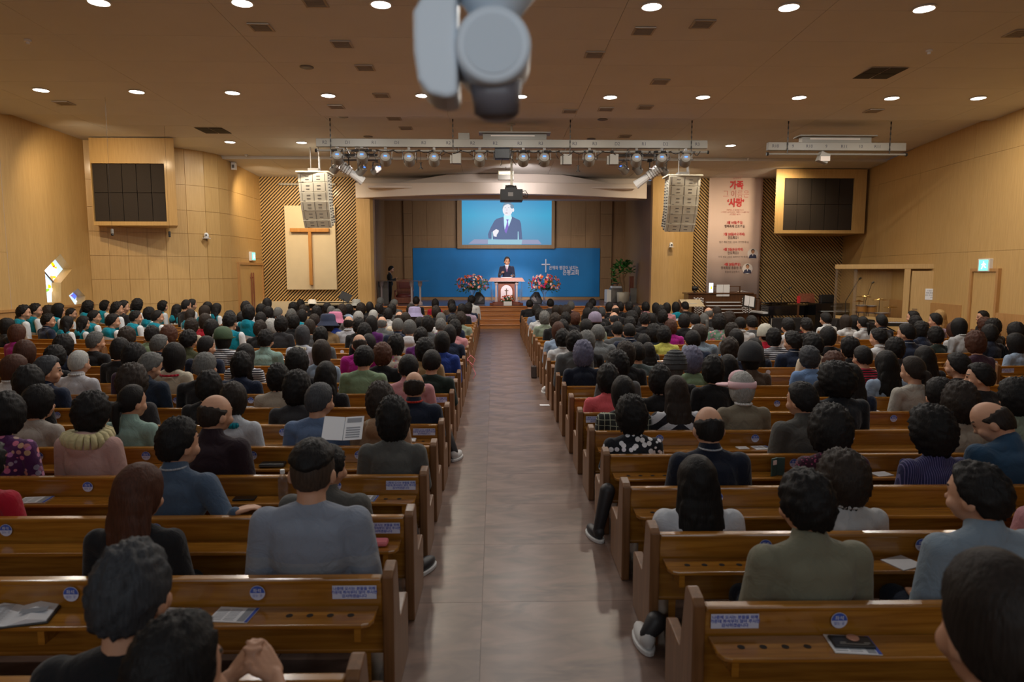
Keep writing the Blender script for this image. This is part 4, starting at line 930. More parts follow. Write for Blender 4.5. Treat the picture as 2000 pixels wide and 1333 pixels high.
# ================================================================== STAGE FURNITURE
def S(px_, py_, Y): q = at_y(px_, py_, Y); return Vector((q.x, Y, SF))
def pulpit():
    Y = 26.5; q = S(989, 594, Y); o = empty('pulpit', q); tag(o, 'ornate pulpit with columns, arched cross panel and pink slanted top', 'pulpit')
    B = lambda m, n, mt, **k: m.build(n, mt, o, w=False, **k)
    B(MB().prism([(-.66, -.28), (-.5, -.48), (.5, -.48), (.66, -.28), (.62, .4), (-.62, .4)], lambda u, v, h: (u, v, h), 0, .10), 'base', M_red, bevel=.015)
    B(MB().prism([(-.56, -.22), (-.44, -.4), (.44, -.4), (.56, -.22), (.54, .34), (-.54, .34)], lambda u, v, h: (u, v, h), .10, .14), 'base_step', M_red, bevel=.01)
    tp = [(-.70, .95), (-.62, 1.08), (.62, 1.08), (.70, .95)]
    B(MB().prism(tp, lambda u, v, h: (u, h, v), -.5, .35), 'top', M_pink, bevel=.015); B(MB().box(-.72, .72, -.52, .37, .93, .955), 'top_edge', M_pcol, bevel=.006)
    B(MB().box(-.33, .33, -.27, .3, .14, .93), 'body', M_red, bevel=.01)
    ar = [(-.24, .16), (.24, .16), (.24, .55)] + [(.24 * cos(t) , .55 + .26 * sin(t)) for t in [pi * k / 12 for k in range(1, 12)]] + [(-.24, .55)]
    B(MB().prism(ar, lambda u, v, h: (u, h, v), -.30, -.27), 'arched_panel', M_marble)
    B(MB().box(-.018, .018, -.32, -.30, .36, .66).box(-.075, -.018, -.32, -.30, .56, .59).box(.018, .075, -.32, -.30, .56, .59), 'cross', M_dark)
    ab = MB(); pts = [(.25, -.30, .16), (.25, -.30, .55)] + [(.25 * cos(t), -.30, .55 + .27 * sin(t)) for t in [pi * k / 10 for k in range(1, 10)]] + [(-.25, -.30, .55), (-.25, -.30, .16)]; ab.tube(pts, .022, 6); B(ab, 'arch_moulding', M_red)
    for sx in (-1, 1):
        for yy, xx, r in ((-.32, .40, .045), (.22, .40, .04)):
            B(MB().lathe([(r * 1.5, .14), (r * 1.5, .2), (r, .23), (r * .9, .78), (r * 1.6, .84), (r * 1.6, .93)], (sx * xx, yy, 0), 12), 'column', M_pcol)
        B(MB().box(sx * .55 - .03, sx * .55 + .03, -.25, .2, .14, .62), 'side_panel', M_acryl, bevel=.005)
        B(MB().cyl((sx * .60, -.3, .1), (sx * .60, -.3, .93), .018, n=8), 'glass_rod', M_acryl)
    for sx in (-.22, .24):
        B(MB().cyl((sx, -.1, 1.08), (sx, -.12, 1.22), .009, n=6).cyl((sx, -.12, 1.19), (sx, -.13, 1.25), .016, n=8), 'microphone', M_chrome)
    B(MB().box(-.2, .2, -.05, .2, 1.08, 1.10, rot=None), 'open_notes', M_paper)
pulpit()
def arrangement(px_, Y, lab, seed, R0=.68, H0=.66, name='flower_arrangement', stand=True, n=120, cols=None, loc=None, zc=None):
    random.seed(seed); q = loc if loc is not None else S(px_, 594, Y); o = empty(name, q); tag(o, lab, 'flowers')
    if stand: MB().lathe([(.16, 0), (.15, .02), (.05, .06), (.04, .3), (.06, .42), (.13, .55), (.16, .60), (.14, .60)], n=16).build('stand', M_acryl, o, w=False, smooth=True)
    zc = zc if zc is not None else .80
    cols = cols or [('pink_blossom', M_pinkb), ('red_blossom', M_redb), ('orange_blossom', M_orange), ('cream_blossom', M_creamb), ('magenta_blossom', M_magb)]
    ms = [MB() for _ in cols]; fol = MB()
    for k in range(n):
        t = random.uniform(0, 2 * pi); ph = random.uniform(-.45, 1.35); rr = random.uniform(.72, 1.0)
        d = Vector((cos(t) * cos(ph) * R0 * rr, sin(t) * cos(ph) * R0 * .6 * rr, sin(ph) * R0 * .62 * rr)); c = d + Vector((0, 0, zc))
        s = random.uniform(.035, .062) * (R0 / .6) ** .5; m = ms[random.choice([0, 0, 1, 2, 2, 3, 3, 4][:8]) % len(cols)]
        nn = d.normalized(); a = nn.orthogonal().normalized(); b = nn.cross(a)
        for j in range(6):
            u = a * cos(j * pi / 3) + b * sin(j * pi / 3); c2 = c + u * s * .55; wv = nn.cross(u)
            m.add([c, c2 + wv * s * .42 + nn * s * .1, c + u * s * 1.15 + nn * s * .35, c2 - wv * s * .42 + nn * s * .1, c2 + nn * s * .5], ((0, 1, 4), (1, 2, 4), (2, 3, 4), (3, 0, 4), (0, 3, 2, 1)))
        m.ell(c + nn * s * .3, (s * .45,) * 3, 6, 4)
    for k in range(int(n * 1.1)):
        t = random.uniform(0, 2 * pi); ph = random.uniform(-.9, 1.1); d = Vector((cos(t) * cos(ph) * R0, sin(t) * cos(ph) * R0 * .6, sin(ph) * R0 * .6)) * random.uniform(.3, .95)
        c = d + Vector((0, 0, zc)); u = (d + Vector((random.uniform(-.2, .2), random.uniform(-.2, .2), random.uniform(-.25, .1)))).normalized(); wv = u.orthogonal().normalized(); L = random.uniform(.08, .16)
        fol.add([c, c + u * L * .5 + wv * .03, c + u * L, c + u * L * .5 - wv * .03], ((0, 1, 2, 3),)); fol.cyl((0, 0, zc - .2), c, .004, n=3)
    for (nm, mt), m in zip(cols, ms):
        if m.v: m.build(nm, mt, o, w=False)['kind'] = 'stuff'
    fol.build('foliage', M_flofol, o, w=False)['kind'] = 'stuff'
    return o
arrangement(923, 26.6, 'large flower arrangement in pink, red and orange left of the pulpit', 11)
arrangement(1063, 26.6, 'large flower arrangement in pink, red and cream right of the pulpit', 12)
q = S(991, 598, 26.5); pot = empty('flower_box', Vector((q.x, 25.96, SF)))
a_ = arrangement(0, 0, 'small orange flower arrangement in a white box at the pulpit foot', 13, .26, .2, 'flower_box_arrangement', False, 50, [('orange_blossom', M_orange), ('red_blossom', M_redb), ('cream_blossom', M_creamb)], Vector((q.x, 25.86, SF)), .26)
MB().box(-.16, .16, -.09, .09, 0, .17).build('box', M_white, a_, w=False, bevel=.01); bpy.data.objects.remove(pot)
for sx, px_ in ((1, 935), (-1, 1047)):      # black floor monitors
    q = S(px_, 592, 27.6); o = empty('floor_monitor', q); tag(o, 'black wedge monitor speaker on the stage behind the %s flowers' % ('left' if sx > 0 else 'right'), 'monitor speaker')
    MB().prism([(-.22, 0), (.25, 0), (.25, .26), (.05, .50), (-.10, .48), (-.26, .12)], lambda u, v, h: (u * sx, h, v), -.25, .25).build('cabinet', M_black, o, w=False, bevel=.02)
    MB().prism([(-.02, .10), (.06, .10), (.20, .22), (.10, .36)], lambda u, v, h: (u * sx, h, v), -.262, -.252).build('handle', M_grey, o, w=False)
# clear acrylic table and burgundy chair at the left of the stage
q = S(782, 592, 26.9); o = empty('acrylic_table', q); tag(o, 'long clear topped table on pale columns at the left of the stage', 'table')
MB().box(-1.08, 1.14, -.35, .35, .93, .965).build('table_top', M_acryl, o, w=False, bevel=.006)
for x in (-.75, .46, .80): MB().lathe([(.10, 0), (.09, .08), (.04, .12), (.04, .7), (.08, .78), (.09, .93)], (x, 0, 0), 12).build('leg', M_pcol, o, w=False)
MB().box(-.9, -.5, .1, .3, 0, .93).build('draped_cloth', M_grey, o, w=False, bevel=.02)
q = S(790, 592, 27.8); o = empty('carved_chair', q); tag(o, 'burgundy carved pulpit chair behind the clear table', 'chair')
MB().box(-.35, .35, -.35, .3, .02, .26).build('base', M_red, o, w=False, bevel=.02); MB().ell((0, -.02, .30), (.36, .34, .13), 16, 8).build('seat', M_seat, o, w=False, smooth=True)
MB().prism([(-.33, .30), (.33, .30), (.36, .92), (.2, .98), (0, 1.0), (-.2, .98), (-.36, .92)], lambda u, v, h: (u, h, v), .26, .34).build('backrest', M_red, o, w=False, bevel=.02); MB().prism([(-.24, .62), (.24, .62), (.26, .88), (-.26, .88)], lambda u, v, h: (u, h, v), .235, .262).build('back_cushion', M_seat, o, w=False, bevel=.01)
for x in (-.34, .34): MB().cyl((x, -.3, .26), (x, -.3, .52), .03, n=8).cyl((x, -.34, .52), (x, .3, .55), .035, n=8).build('armrest', M_red, o, w=False)
# potted plant and equipment at the right of the stage
q = S(1217, 590, 27.9); o = empty('potted_tree', q); tag(o, 'leafy green potted tree in a cream pot at the right of the stage', 'plant')
MB().lathe([(.20, 0), (.25, .05), (.27, .44), (.25, .46), (.23, .42)], n=22).build('pot', M_pot, o, w=False, smooth=True); MB().lathe([(.24, .38), (.24, .40)], n=16).build('soil', M_dark, o, w=False)
MB().tube([(0, 0, .38), (.03, 0, .75), (-.02, 0, 1.1), (0, 0, 1.4)], .035, 7).tube([(0.02, 0, .5), (-.12, .02, .9), (-.2, 0, 1.25)], .022, 6).tube([(0, 0, 1.0), (.18, 0, 1.4)], .02, 6).build('trunk', M_stem, o, w=False)
random.seed(5); lf = MB().add([(0, 0, 0), (.045, 0, .05), (.05, .01, .11), (0, .02, .19), (-.05, .01, .11), (-.045, 0, .05), (0, .03, .1)], ((0, 1, 6), (1, 2, 6), (2, 3, 6), (3, 4, 6), (4, 5, 6), (5, 0, 6))).mesh('leaf'); lf.materials.append(M_leaf)
for k in range(150):
    t = random.uniform(0, 2 * pi); ph = random.uniform(-.6, 1.4); r = random.uniform(.35, 1)
    c = Vector((cos(t) * cos(ph) * .46 * r - .02, sin(t) * cos(ph) * .4 * r, 1.42 + sin(ph) * .42 * r))
    if k > 128: c = Vector((-.38 + random.uniform(-.1, .15), random.uniform(-.1, .1), random.uniform(.85, 1.2)))
    link('leaf', lf, o, loc=c, rot=(random.uniform(.6, 2.4), random.uniform(-.4, .4), t + pi / 2), scale=(1.1, 1.1, random.uniform(.8, 1.25)))
q = S(1196, 590, 28.6); o = empty('equipment_cabinet', q); tag(o, 'pale white equipment box with clutter left of the potted tree', 'cabinet')
MB().box(-.3, -.1, -.3, .3, 0, .55).build('side_unit', M_white, o, w=False, bevel=.02); MB().box(-.1, .4, -.25, .3, 0, .62).build('body', M_grey, o, w=False, bevel=.02); MB().box(-.06, .36, -.2, .2, .62, .70).build('paper_stack', M_paper, o, w=False); MB().box(0, .25, -.1, .2, .78, .82).box(.02, .05, .1, .14, .7, .8).box(.2, .23, .1, .14, .7, .8).build('device', M_black, o, w=False)
q = S(1237, 590, 28.3); o = empty('storage_box', q); tag(o, 'grey storage box on the stage right of the potted tree', 'box'); MB().box(-.16, .2, -.2, .2, 0, .62).build('box', M_lgrey, o, w=False, bevel=.01); MB().box(-.2, -.02, -.1, 0, .3, 1.12).build('dark_panel', M_red, o, w=False)
# ================================================================== FLOOR-LEVEL INSTRUMENTS AND BOOTH
def G(px_, py_, Y): q = at_y(px_, py_, Y); return Vector((q.x, Y, 0))
YO = 23.75
def organ():
    a = at_y(1345, 573, YO); b = at_y(1478, 573, YO); q = Vector(((a.x + b.x) / 2, YO, 0)); hw_ = (b.x - a.x) / 2; o = empty('organ_console', q); tag(o, 'dark walnut organ console with four keyboards and rows of stops', 'organ')
    B = lambda m, n, mt, **k: m.build(n, mt, o, w=False, **k)
    B(MB().box(-hw_, hw_, .0, .6, 0, 1.28), 'case', M_dark, bevel=.015); B(MB().box(-hw_ - .05, hw_ * .9, -.05, .65, 1.28, 1.33), 'top', M_dark, bevel=.01)
    for sx in (-1, 1): B(MB().box(sx * hw_ * .97 - .05, sx * hw_ * .97 + .05, -.45, 0, 0, 1.1), 'side_cheek', M_dark, bevel=.015)
    for k in range(4):
        z = .62 + k * .12; y0 = -.40 + k * .09
        B(MB().box(-.62, .62, y0, y0 + .16, z, z + .025), 'keyboard', M_paper); kb = MB()
        for j in range(26): kb.box(-.60 + j * .047, -.585 + j * .047, y0 + .05, y0 + .16, z + .025, z + .035)
        B(kb, 'black_keys', M_black)
        B(MB().box(-.64, .64, y0 + .16, y0 + .19, z - .08, z + .11), 'key_rail', M_dark)
    for sx in (-1, 1):
        st_ = MB()
        for i in range(6):
            for j in range(7): xx = sx * (.72 + i * .062); st_.cyl((xx, -.04, .62 + j * .082 + (i % 2) * .03), (xx, .01, .62 + j * .082 + (i % 2) * .03), .024, n=8)
        g_ = B(st_, 'stop_knobs', M_paper)
        B(MB().box(sx * .88 - .2, sx * .88 + .2, .0 - .012, .0, .58, 1.22), 'stop_jamb', M_dark)
    B(MB().box(-.64, -.60, .0, .03, 1.33, 1.56).box(.60, .64, .0, .03, 1.33, 1.56).box(-.64, .64, 0, .03, 1.54, 1.57).box(-.64, .64, 0, .03, 1.34, 1.37), 'music_rack', M_dark)
    B(MB().box(-.3, .3, -.45, -.1, 0, .3), 'bench_foot', M_dark)
    for sx in (-1, 1): B(MB().box(-.235 if sx < 0 else .005, -.005 if sx < 0 else .235, -.03, -.01, 1.20, 1.62), 'music_page', M_paper)
    return o
organ()
q = at_y(1389, 560, YO - .1); o = empty('tablet_display', (q.x, q.y, 1.34)); tag(o, 'small bright tall display standing on the organ', 'display'); MB().box(-.07, .07, -.01, .02, 0, .34).build('screen', simple('lit_display', (.8, .9, 1), .4, emit=(.75, .9, 1), es=1.6), o, w=False); MB().box(-.02, .03, -.014, -.011, .12, .22).build('yellow_mark', MATS['pane_yellow'], o, w=False)
o = empty('desk_lamp', (at_y(1361, 565, YO).x, YO + .2, 1.33)); tag(o, 'black hooded lamp on the left end of the organ', 'lamp'); MB().ell((0, 0, .16), (.13, .1, .09), 12, 8).build('hood', M_black, o, w=False, smooth=True); MB().cyl((0, 0, 0), (0, 0, .12), .02, n=6).cyl((0, 0, 0), (0, 0, .015), .07, n=10).build('stem', M_black, o, w=False)
o = empty('open_book', (at_y(1452, 570, YO).x, YO + .2, 1.33)); tag(o, 'open white book lying on the right end of the organ', 'book'); MB().add([(-.2, -.12, .0), (0, -.12, .05), (.2, -.12, .01), (.2, .12, .01), (0, .12, .05), (-.2, .12, .0), (-.2, -.12, .012), (0, -.12, .062), (.2, -.12, .022), (.2, .12, .022), (0, .12, .062), (-.2, .12, .012)], ((0, 1, 7, 6), (1, 2, 8, 7), (6, 7, 10, 11), (7, 8, 9, 10), (3, 4, 10, 9), (4, 5, 11, 10), (0, 5, 4, 1), (1, 4, 3, 2), (0, 6, 11, 5), (2, 3, 9, 8))).build('pages', M_paper, o, w=False)
# lectern board
q = G(1353, 600, 22.9); o = empty('lectern', q); tag(o, 'dark lectern with a pale slanted top left of the organ', 'lectern')
MB().prism([(-.42, 1.12), (.30, 1.12), (.42, .88), (-.32, .88)], lambda u, v, h: (u, (v - .9) * .9 + h, v), -.02, .02).build('top', M_creambd, o, w=False); MB().box(-.4, -.18, .15, .4, 0, 1.1).build('body', M_dark, o, w=False, bevel=.01); MB().cyl((.22, .1, 0), (.22, .1, .95), .02, n=8).build('post', M_lgrey, o, w=False)
MB().box(-.14, .16, -.018, -.012, .98, .995, at=(0, .06, 0)).build('emblem', M_paper, o, w=False)
# grand piano right of organ
def grand_piano(q, lab, sc=1.0, lid=True, mir=1):
    o = empty('grand_piano', q); tag(o, lab, 'piano')
    pl = [(-.75, -.75), (.75, -.75), (.75, .0), (.62, .55), (.25, 1.0), (-.2, 1.25), (-.6, 1.2), (-.75, .9)]
    T = lambda u, v, h: (v * sc * mir, -u * sc, h)
    MB().prism(pl, T, .58, .92).build('case', M_gloss, o, w=False, bevel=.015)
    if lid:
        MB().prism([(a_, b_) for a_, b_ in pl], lambda u, v, h: (v * sc * mir, -u * sc * .99, .94 + h + (u + .75) * .05), 0, .03).build('lid', M_gloss, o, w=False)
    MB().prism([(-.68, -.9), (.68, -.9), (.68, -.745), (-.68, -.745)], T, .64, .70).build('keyboard', M_paper, o, w=False)
    MB().prism([(-.74, -.95), (.74, -.95), (.74, -.74), (-.74, -.74)], T, .55, .635).build('key_bed', M_gloss, o, w=False)
    for (a_, b_) in ((-.6, -.6), (.6, -.6), (0, .9)): MB().cyl((b_ * sc * mir, -a_ * sc, 0), (b_ * sc * mir, -a_ * sc, .58), .06, .08, 10).build('leg', M_gloss, o, w=False)
    return o
g = grand_piano(G(1525, 610, 23.3), 'black grand piano right of the organ in front of the slatted wall', 1.0)
MB().box(-.45, .10, -.3, .35, .93, 1.0, rot=None).build('music_desk', M_gloss, g, w=False)
q = G(1462, 600, 22.6); o = empty('music_stand', q); tag(o, 'black music stand with open white sheets beside the organ', 'music stand')
rt = Matrix.Rotation(R(-25), 3, 'X') @ Matrix.Rotation(R(12), 3, 'Y')
MB().box(-.22, .22, -.01, .01, -.02, .36, rot=rt, at=(0, 0, .88)).build('desk', M_black, o, w=False); MB().box(-.16, .0, -.022, -.012, .0, .38, rot=rt, at=(0, 0, .90)).build('sheet', M_paper, o, w=False); MB().box(.01, .17, -.022, -.012, .0, .38, rot=rt, at=(0, 0, .90)).build('sheet', M_paper, o, w=False)
MB().cyl((0, 0, 0), (0, 0, .95), .015, n=8).cyl((0, 0, .2), (-.2, -.1, 0), .01, n=6).cyl((0, 0, .2), (.2, -.1, 0), .01, n=6).cyl((0, 0, .2), (0, .2, 0), .01, n=6).build('stand', M_black, o, w=False)
def tripod_base(m, h): m.cyl((0, 0, .0), (0, 0, h), .012, n=7).cyl((0, 0, .18), (-.2, -.1, 0), .01, n=5).cyl((0, 0, .18), (.2, -.1, 0), .01, n=5).cyl((0, 0, .18), (0, .22, 0), .01, n=5); return m
q = G(1576, 600, 23.0); o = empty('music_stand', q); tag(o, 'dark music stand with a red folder right of the grand piano', 'music stand')
MB().box(-.28, .28, -.01, .01, 0, .34, rot=Matrix.Rotation(R(-20), 3, 'X'), at=(0, 0, 1.0)).build('desk', M_red, o, w=False); tripod_base(MB(), 1.05).build('stand', M_black, o, w=False)
q = G(1527, 570, 22.9); o = empty('microphone_stand', q); tag(o, 'boom microphone stand pointing over the grand piano', 'microphone stand')
tripod_base(MB(), 1.25).cyl((-.25, 0, 1.15), (.25, 0, 1.50), .010, n=6).build('stand', M_black, o, w=False); MB().cyl((.25, 0, 1.50), (.33, 0, 1.56), .028, .03, 8).build('microphone', M_black, o, w=False)
q = G(1559, 600, 21.6); o = empty('bass_guitar', q); tag(o, 'bass guitar with a red headstock standing upright among the instruments', 'guitar')
MB().prism([(-.05, 1.05), (.05, 1.05), (.06, 1.15), (.05, 1.29), (-.04, 1.3), (-.06, 1.15)], lambda u, v, h: (u, h, v), -.02, .02).build('headstock', M_redb, o, w=False, bevel=.008); MB().box(-.026, .026, -.02, .02, .45, 1.05).build('neck', M_dark, o, w=False)
pg = MB(); [pg.cyl((sx * .055, 0, 1.1 + k * .08), (sx * .10, 0, 1.1 + k * .08), .014, n=6) for sx in (-1,) for k in range(3)]; pg.build('tuning_pegs', M_brass, o, w=False)
MB().prism([(-.18, .05), (.18, .05), (.20, .2), (.12, .36), (.16, .52), (-.16, .52), (-.12, .36), (-.20, .2)], lambda u, v, h: (u, h, v - .05), -.03, .03).build('body', M_redb, o, w=False, bevel=.015)
q = G(1620, 600, 22.6); o = empty('upright_keyboard', q); tag(o, 'black electric organ cabinet between music stand and drum booth', 'keyboard'); MB().box(-.62, .55, -.3, .3, 0, 1.02).build('case', M_gloss, o, w=False, bevel=.01); MB().box(-.5, .5, -.42, -.3, .7, .74).build('key_bed', M_gloss, o, w=False); MB().box(-.45, .45, -.41, -.31, .74, .755).build('keyboard', M_paper, o, w=False); kn = MB(); [kn.cyl((-.1 + .05 * k, -.31, .92), (-.1 + .05 * k, -.33, .92), .012, n=6) for k in range(8)]; kn.build('buttons', M_lgrey, o, w=False)
MB().box(-.35, .1, -.1, .1, 1.02, 1.30).build('speaker_top', M_black, o, w=False, bevel=.02)
for i, (x, Y_) in enumerate(((1516, 17.6), (1550, 17.6))):
    q = G(x, 640, Y_); o = empty('stacking_chair', q); tag(o, 'empty black chair with pale frame in front of the piano, %s one' % ('left' if i == 0 else 'right'), 'chair')
    MB().box(-.22, .22, -.22, .22, .42, .47).build('seat', M_black, o, w=False, bevel=.02); MB().box(-.2, .2, -.25, -.22, .5, .88).build('backrest', M_black, o, w=False, bevel=.015)
    MB().tube([(-.23, .2, 0), (-.23, .2, .44), (-.23, -.22, .46), (-.23, -.24, .86)], .012, 6).tube([(.23, .2, 0), (.23, .2, .44), (.23, -.22, .46), (.23, -.24, .86)], .012, 6).cyl((-.23, -.22, .46), (-.23, -.24, 0), .012, n=6).cyl((.23, -.22, .46), (.23, -.24, 0), .012, n=6).build('frame', M_lgrey, o, w=False)
# grand piano and red bench at the left front
g = grand_piano(G(622, 600, 23.6), 'black grand piano in front of the left slatted wall', .95)
q = G(585, 600, 24.0); o = empty('red_cabinet', q); tag(o, 'low cabinet with red top left of the left-hand piano', 'cabinet'); MB().box(-.3, .3, -.25, .25, 0, .82).build('body', M_dark, o, w=False, bevel=.01); MB().box(-.32, .32, -.27, .27, .82, .86).build('top', M_redb, o, w=False)
q = G(671, 600, 23.3); o = empty('music_stand', q); tag(o, 'black angled music stand above the left-hand piano', 'music stand'); MB().box(-.2, .2, -.01, .01, 0, .3, rot=Matrix.Rotation(R(-15), 3, 'X') @ Matrix.Rotation(R(25), 3, 'Y'), at=(0, 0, 1.08)).build('desk', M_black, o, w=False); tripod_base(MB(), 1.15).build('stand', M_black, o, w=False)
# drum booth
A0 = at_y(1635, 560, 20.6); A1 = at_y(1846, 560, 18.6); zt = at_y(1635, 517, 20.6).z
A = Vector((A0.x, A0.y, 0)); Bv = Vector((A1.x, A1.y, 0)); u = (Bv - A).normalized(); nb = Vector((-u.y, u.x, 0)); L = (Bv - A).length
rz = math.atan2(u.y, u.x); o = empty('drum_booth', A, rz); tag(o, 'wooden booth with glass walls and a door housing the drum kit', 'booth')
B = lambda m, n, mt, **k: m.build(n, mt, o, w=False, **k)
B(MB().box(-.08, L, -.04, 2.0, zt - .14, zt), 'roof', M_wall, bevel=.01)
f = (1773 - 1635) / (1846 - 1635) * L; d1 = f + .10
B(MB().box(f - .04, f + .12, -.03, .05, 0, zt - .14), 'post', M_wall); B(MB().box(L - .1, L, -.03, .05, 0, zt - .14), 'post', M_wall); B(MB().box(-.06, .0, -.03, .03, 0, zt - .14), 'post', M_acryl); B(MB().box(.48, .56, -.02, .03, 0, zt - .14), 'post', M_acryl)
B(MB().box(0, .48, -.005, .01, .72, zt - .14), 'glass_pane', M_glass); B(MB().box(.56, f - .04, -.005, .01, .72, zt - .14), 'glass_pane', M_glass)
B(MB().box(0, f, -.02, .03, 0, .72), 'lower_panel', M_wall); lamp('booth_lamp', 'AREA', (A.x + 1.1, A.y + .2, zt - .2), 5, (1, .85, .65), .3); B(MB().box(-.07, -.055, 0, 1.9, .72, zt - .14), 'glass_pane', M_glass)
B(MB().box(-.07, L, 1.9, 1.98, 0, zt - .14), 'back_panel', M_wall)
B(MB().box(d1 + .06, L - .12, -.05, -.01, .02, zt - .2), 'door', M_wall, bevel=.006); B(MB().cyl((d1 + .14, -.10, 1.0), (d1 + .26, -.10, 1.0), .012, n=6).cyl((d1 + .14, -.05, 1.0), (d1 + .14, -.10, 1.0), .014, n=6), 'door_handle', M_chrome)
B(MB().box((d1 + L) / 2 - .02, (d1 + L) / 2 + .36, -.062, -.052, 1.28, 1.60), 'paper_notice', M_paper)
for k in range(4):
    me = text_mesh(['드럼실 사용 안내', '예배 중에는 문을 꼭', '닫아 주시기 바랍니다', '찬양팀'][k], .042); me.materials.append(M_inkd); link('lettering', me, o, loc=((d1 + L) / 2 + .17, -.064, 1.54 - k * .065))
o2 = empty('utility_box', Vector((at_y(1862, 545, 18.3).x, 18.35, at_y(1862, 557, 18.3).z))); tag(o2, 'plain wooden box casing on the right wall beside the booth', 'box'); MB().box(-.16, .3, -.1, .3, 0, .42).build('casing', M_wall, o2, w=False, bevel=.008); MB().box(-.162, .302, -.102, -.098, .0, .02).build('edge_strip', M_rail, o2, w=False)
def cym(px_, py_, Y, r, lab):
    p_ = at_y(px_, py_, Y); o = empty('cymbal', (p_.x, p_.y, 0)); tag(o, lab, 'cymbal', 'drum kit cymbals')
    m = MB().lathe([(.01, .03), (.04, .02), (.05, .008), (r, -.02), (r, -.024), (.05, .002)], (0, 0, p_.z), 24); m.build('plate', M_brass, o, w=False, smooth=True); tripod_base(MB(), p_.z).build('stand', M_chrome, o, w=False)
cym(1688, 579, 20.6, .22, 'brass cymbal highest on the drum kit'); cym(1718, 585, 20.4, .22, 'brass cymbal right of the highest one'); cym(1678, 588, 20.8, .16, 'small brass cymbal on the left of the kit'); cym(1739, 600, 20.1, .19, 'low brass cymbal at the right of the kit')
def drum(px_, py_, Y, r, h, lab, horiz=False):
    p_ = at_y(px_, py_, Y); o = empty('drum', (p_.x, p_.y, 0)); tag(o, lab, 'drum', 'drum kit drums')
    if horiz: a_, b_ = (0, -h / 2, r + .02), (0, h / 2, r + .02)
    else: a_, b_ = (0, 0, p_.z - h), (0, 0, p_.z)
    MB().cyl(a_, b_, r, n=22).build('shell', M_cross, o, w=False); a_ = Vector(a_); b_ = Vector(b_); d = (b_ - a_).normalized()
    MB().cyl(a_ - d * .01, a_ + d * .03, r + .012, n=22).cyl(b_ - d * .03, b_ + d * .01, r + .012, n=22).build('hoop', M_chrome, o, w=False); MB().cyl(b_ + d * .011, b_ + d * .013, r - .01, n=22).cyl(a_ - d * .013, a_ - d * .011, r - .01, n=22).build('drum_head', M_paper, o, w=False)
    if not horiz: MB().cyl((-r, 0, 0), (-r, 0, p_.z - .03), .012, n=6).cyl((r, 0, 0), (r, 0, p_.z - .03), .012, n=6).cyl((0, r, 0), (0, r, p_.z - .03), .012, n=6).build('legs', M_chrome, o, w=False)
drum(1683, 597, 20.4, .15, .22, 'small wooden rack drum on the left of the kit'); drum(1702, 598, 20.4, .15, .22, 'small wooden rack drum in the middle of the kit'); drum(1692, 620, 20.7, .28, .4, 'wooden bass drum of the kit', True); drum(1722, 612, 20.2, .19, .3, 'wooden floor drum on the right of the kit')
for i, (x0, y0, x1, y1, Y_, lab) in enumerate(((1652, 588, 1678, 546, 20.2, 'boom microphone stand at the left of the drum booth'), (1690, 590, 1703, 554, 20.3, 'boom microphone stand above the drums'))):
    a_ = at_y(x0, y0, Y_ + .2); b_ = at_y(x1, y1, Y_ + .2); o = empty('microphone_stand', (a_.x, a_.y, 0)); tag(o, lab, 'microphone stand'); tripod_base(MB(), a_.z).cyl((0, 0, a_.z), (b_.x - a_.x, 0, b_.z), .010, n=6).build('stand', M_black, o, w=False); MB().cyl((b_.x - a_.x, 0, b_.z), (b_.x - a_.x + .06, 0, b_.z + .05), .03, n=8).build('microphone', M_black, o, w=False)
# stage keyboard in front of the booth
q = at_y(1775, 632, 18.2); o = empty('synthesizer', (q.x, 18.3, 0), R(-6)); tag(o, 'black synthesizer keyboard on a stand below the booth door', 'keyboard')
MB().box(-.95, .75, -.22, .24, q.z - .08, q.z + .02).build('case', M_black, o, w=False, bevel=.012); MB().box(-.55, .30, -.235, -.05, q.z + .02, q.z + .03).build('keys', M_paper, o, w=False); m = MB(); [m.box(-.53 + k * .034, -.52 + k * .034, -.16, -.05, q.z + .03, q.z + .036) for k in range(24)]; m.build('black_keys', M_black, o, w=False)
m = MB(); [m.box(-.8 + k * .06, -.78 + k * .06, .05, .07, q.z + .021, q.z + .026) for k in range(14)]; m.build('blue_lights', M_led, o, w=False); MB().cyl((-.6, 0, 0), (.5, 0, q.z - .08), .02, n=6).cyl((.5, 0, 0), (-.6, 0, q.z - .08), .02, n=6).build('stand', M_black, o, w=False)
for i, x in enumerate((1640, 1700)):
    q = G(x, 640, 20.0 - i * .3); o = empty('floor_monitor', q); tag(o, 'small black wedge monitor on the floor, %s the drum booth glass' % ('left of' if i == 0 else 'below'), 'monitor speaker'); MB().prism([(-.25, 0), (.25, 0), (.25, .3), (.0, .66), (-.2, .66), (-.28, .2)], lambda u_, v, h: (u_, h, v), -.2, .2).build('cabinet', M_black, o, w=False, bevel=.02); MB().box(-.15, .15, -.21, -.2, .1, .4).build('grille', M_mesh, o, w=False)
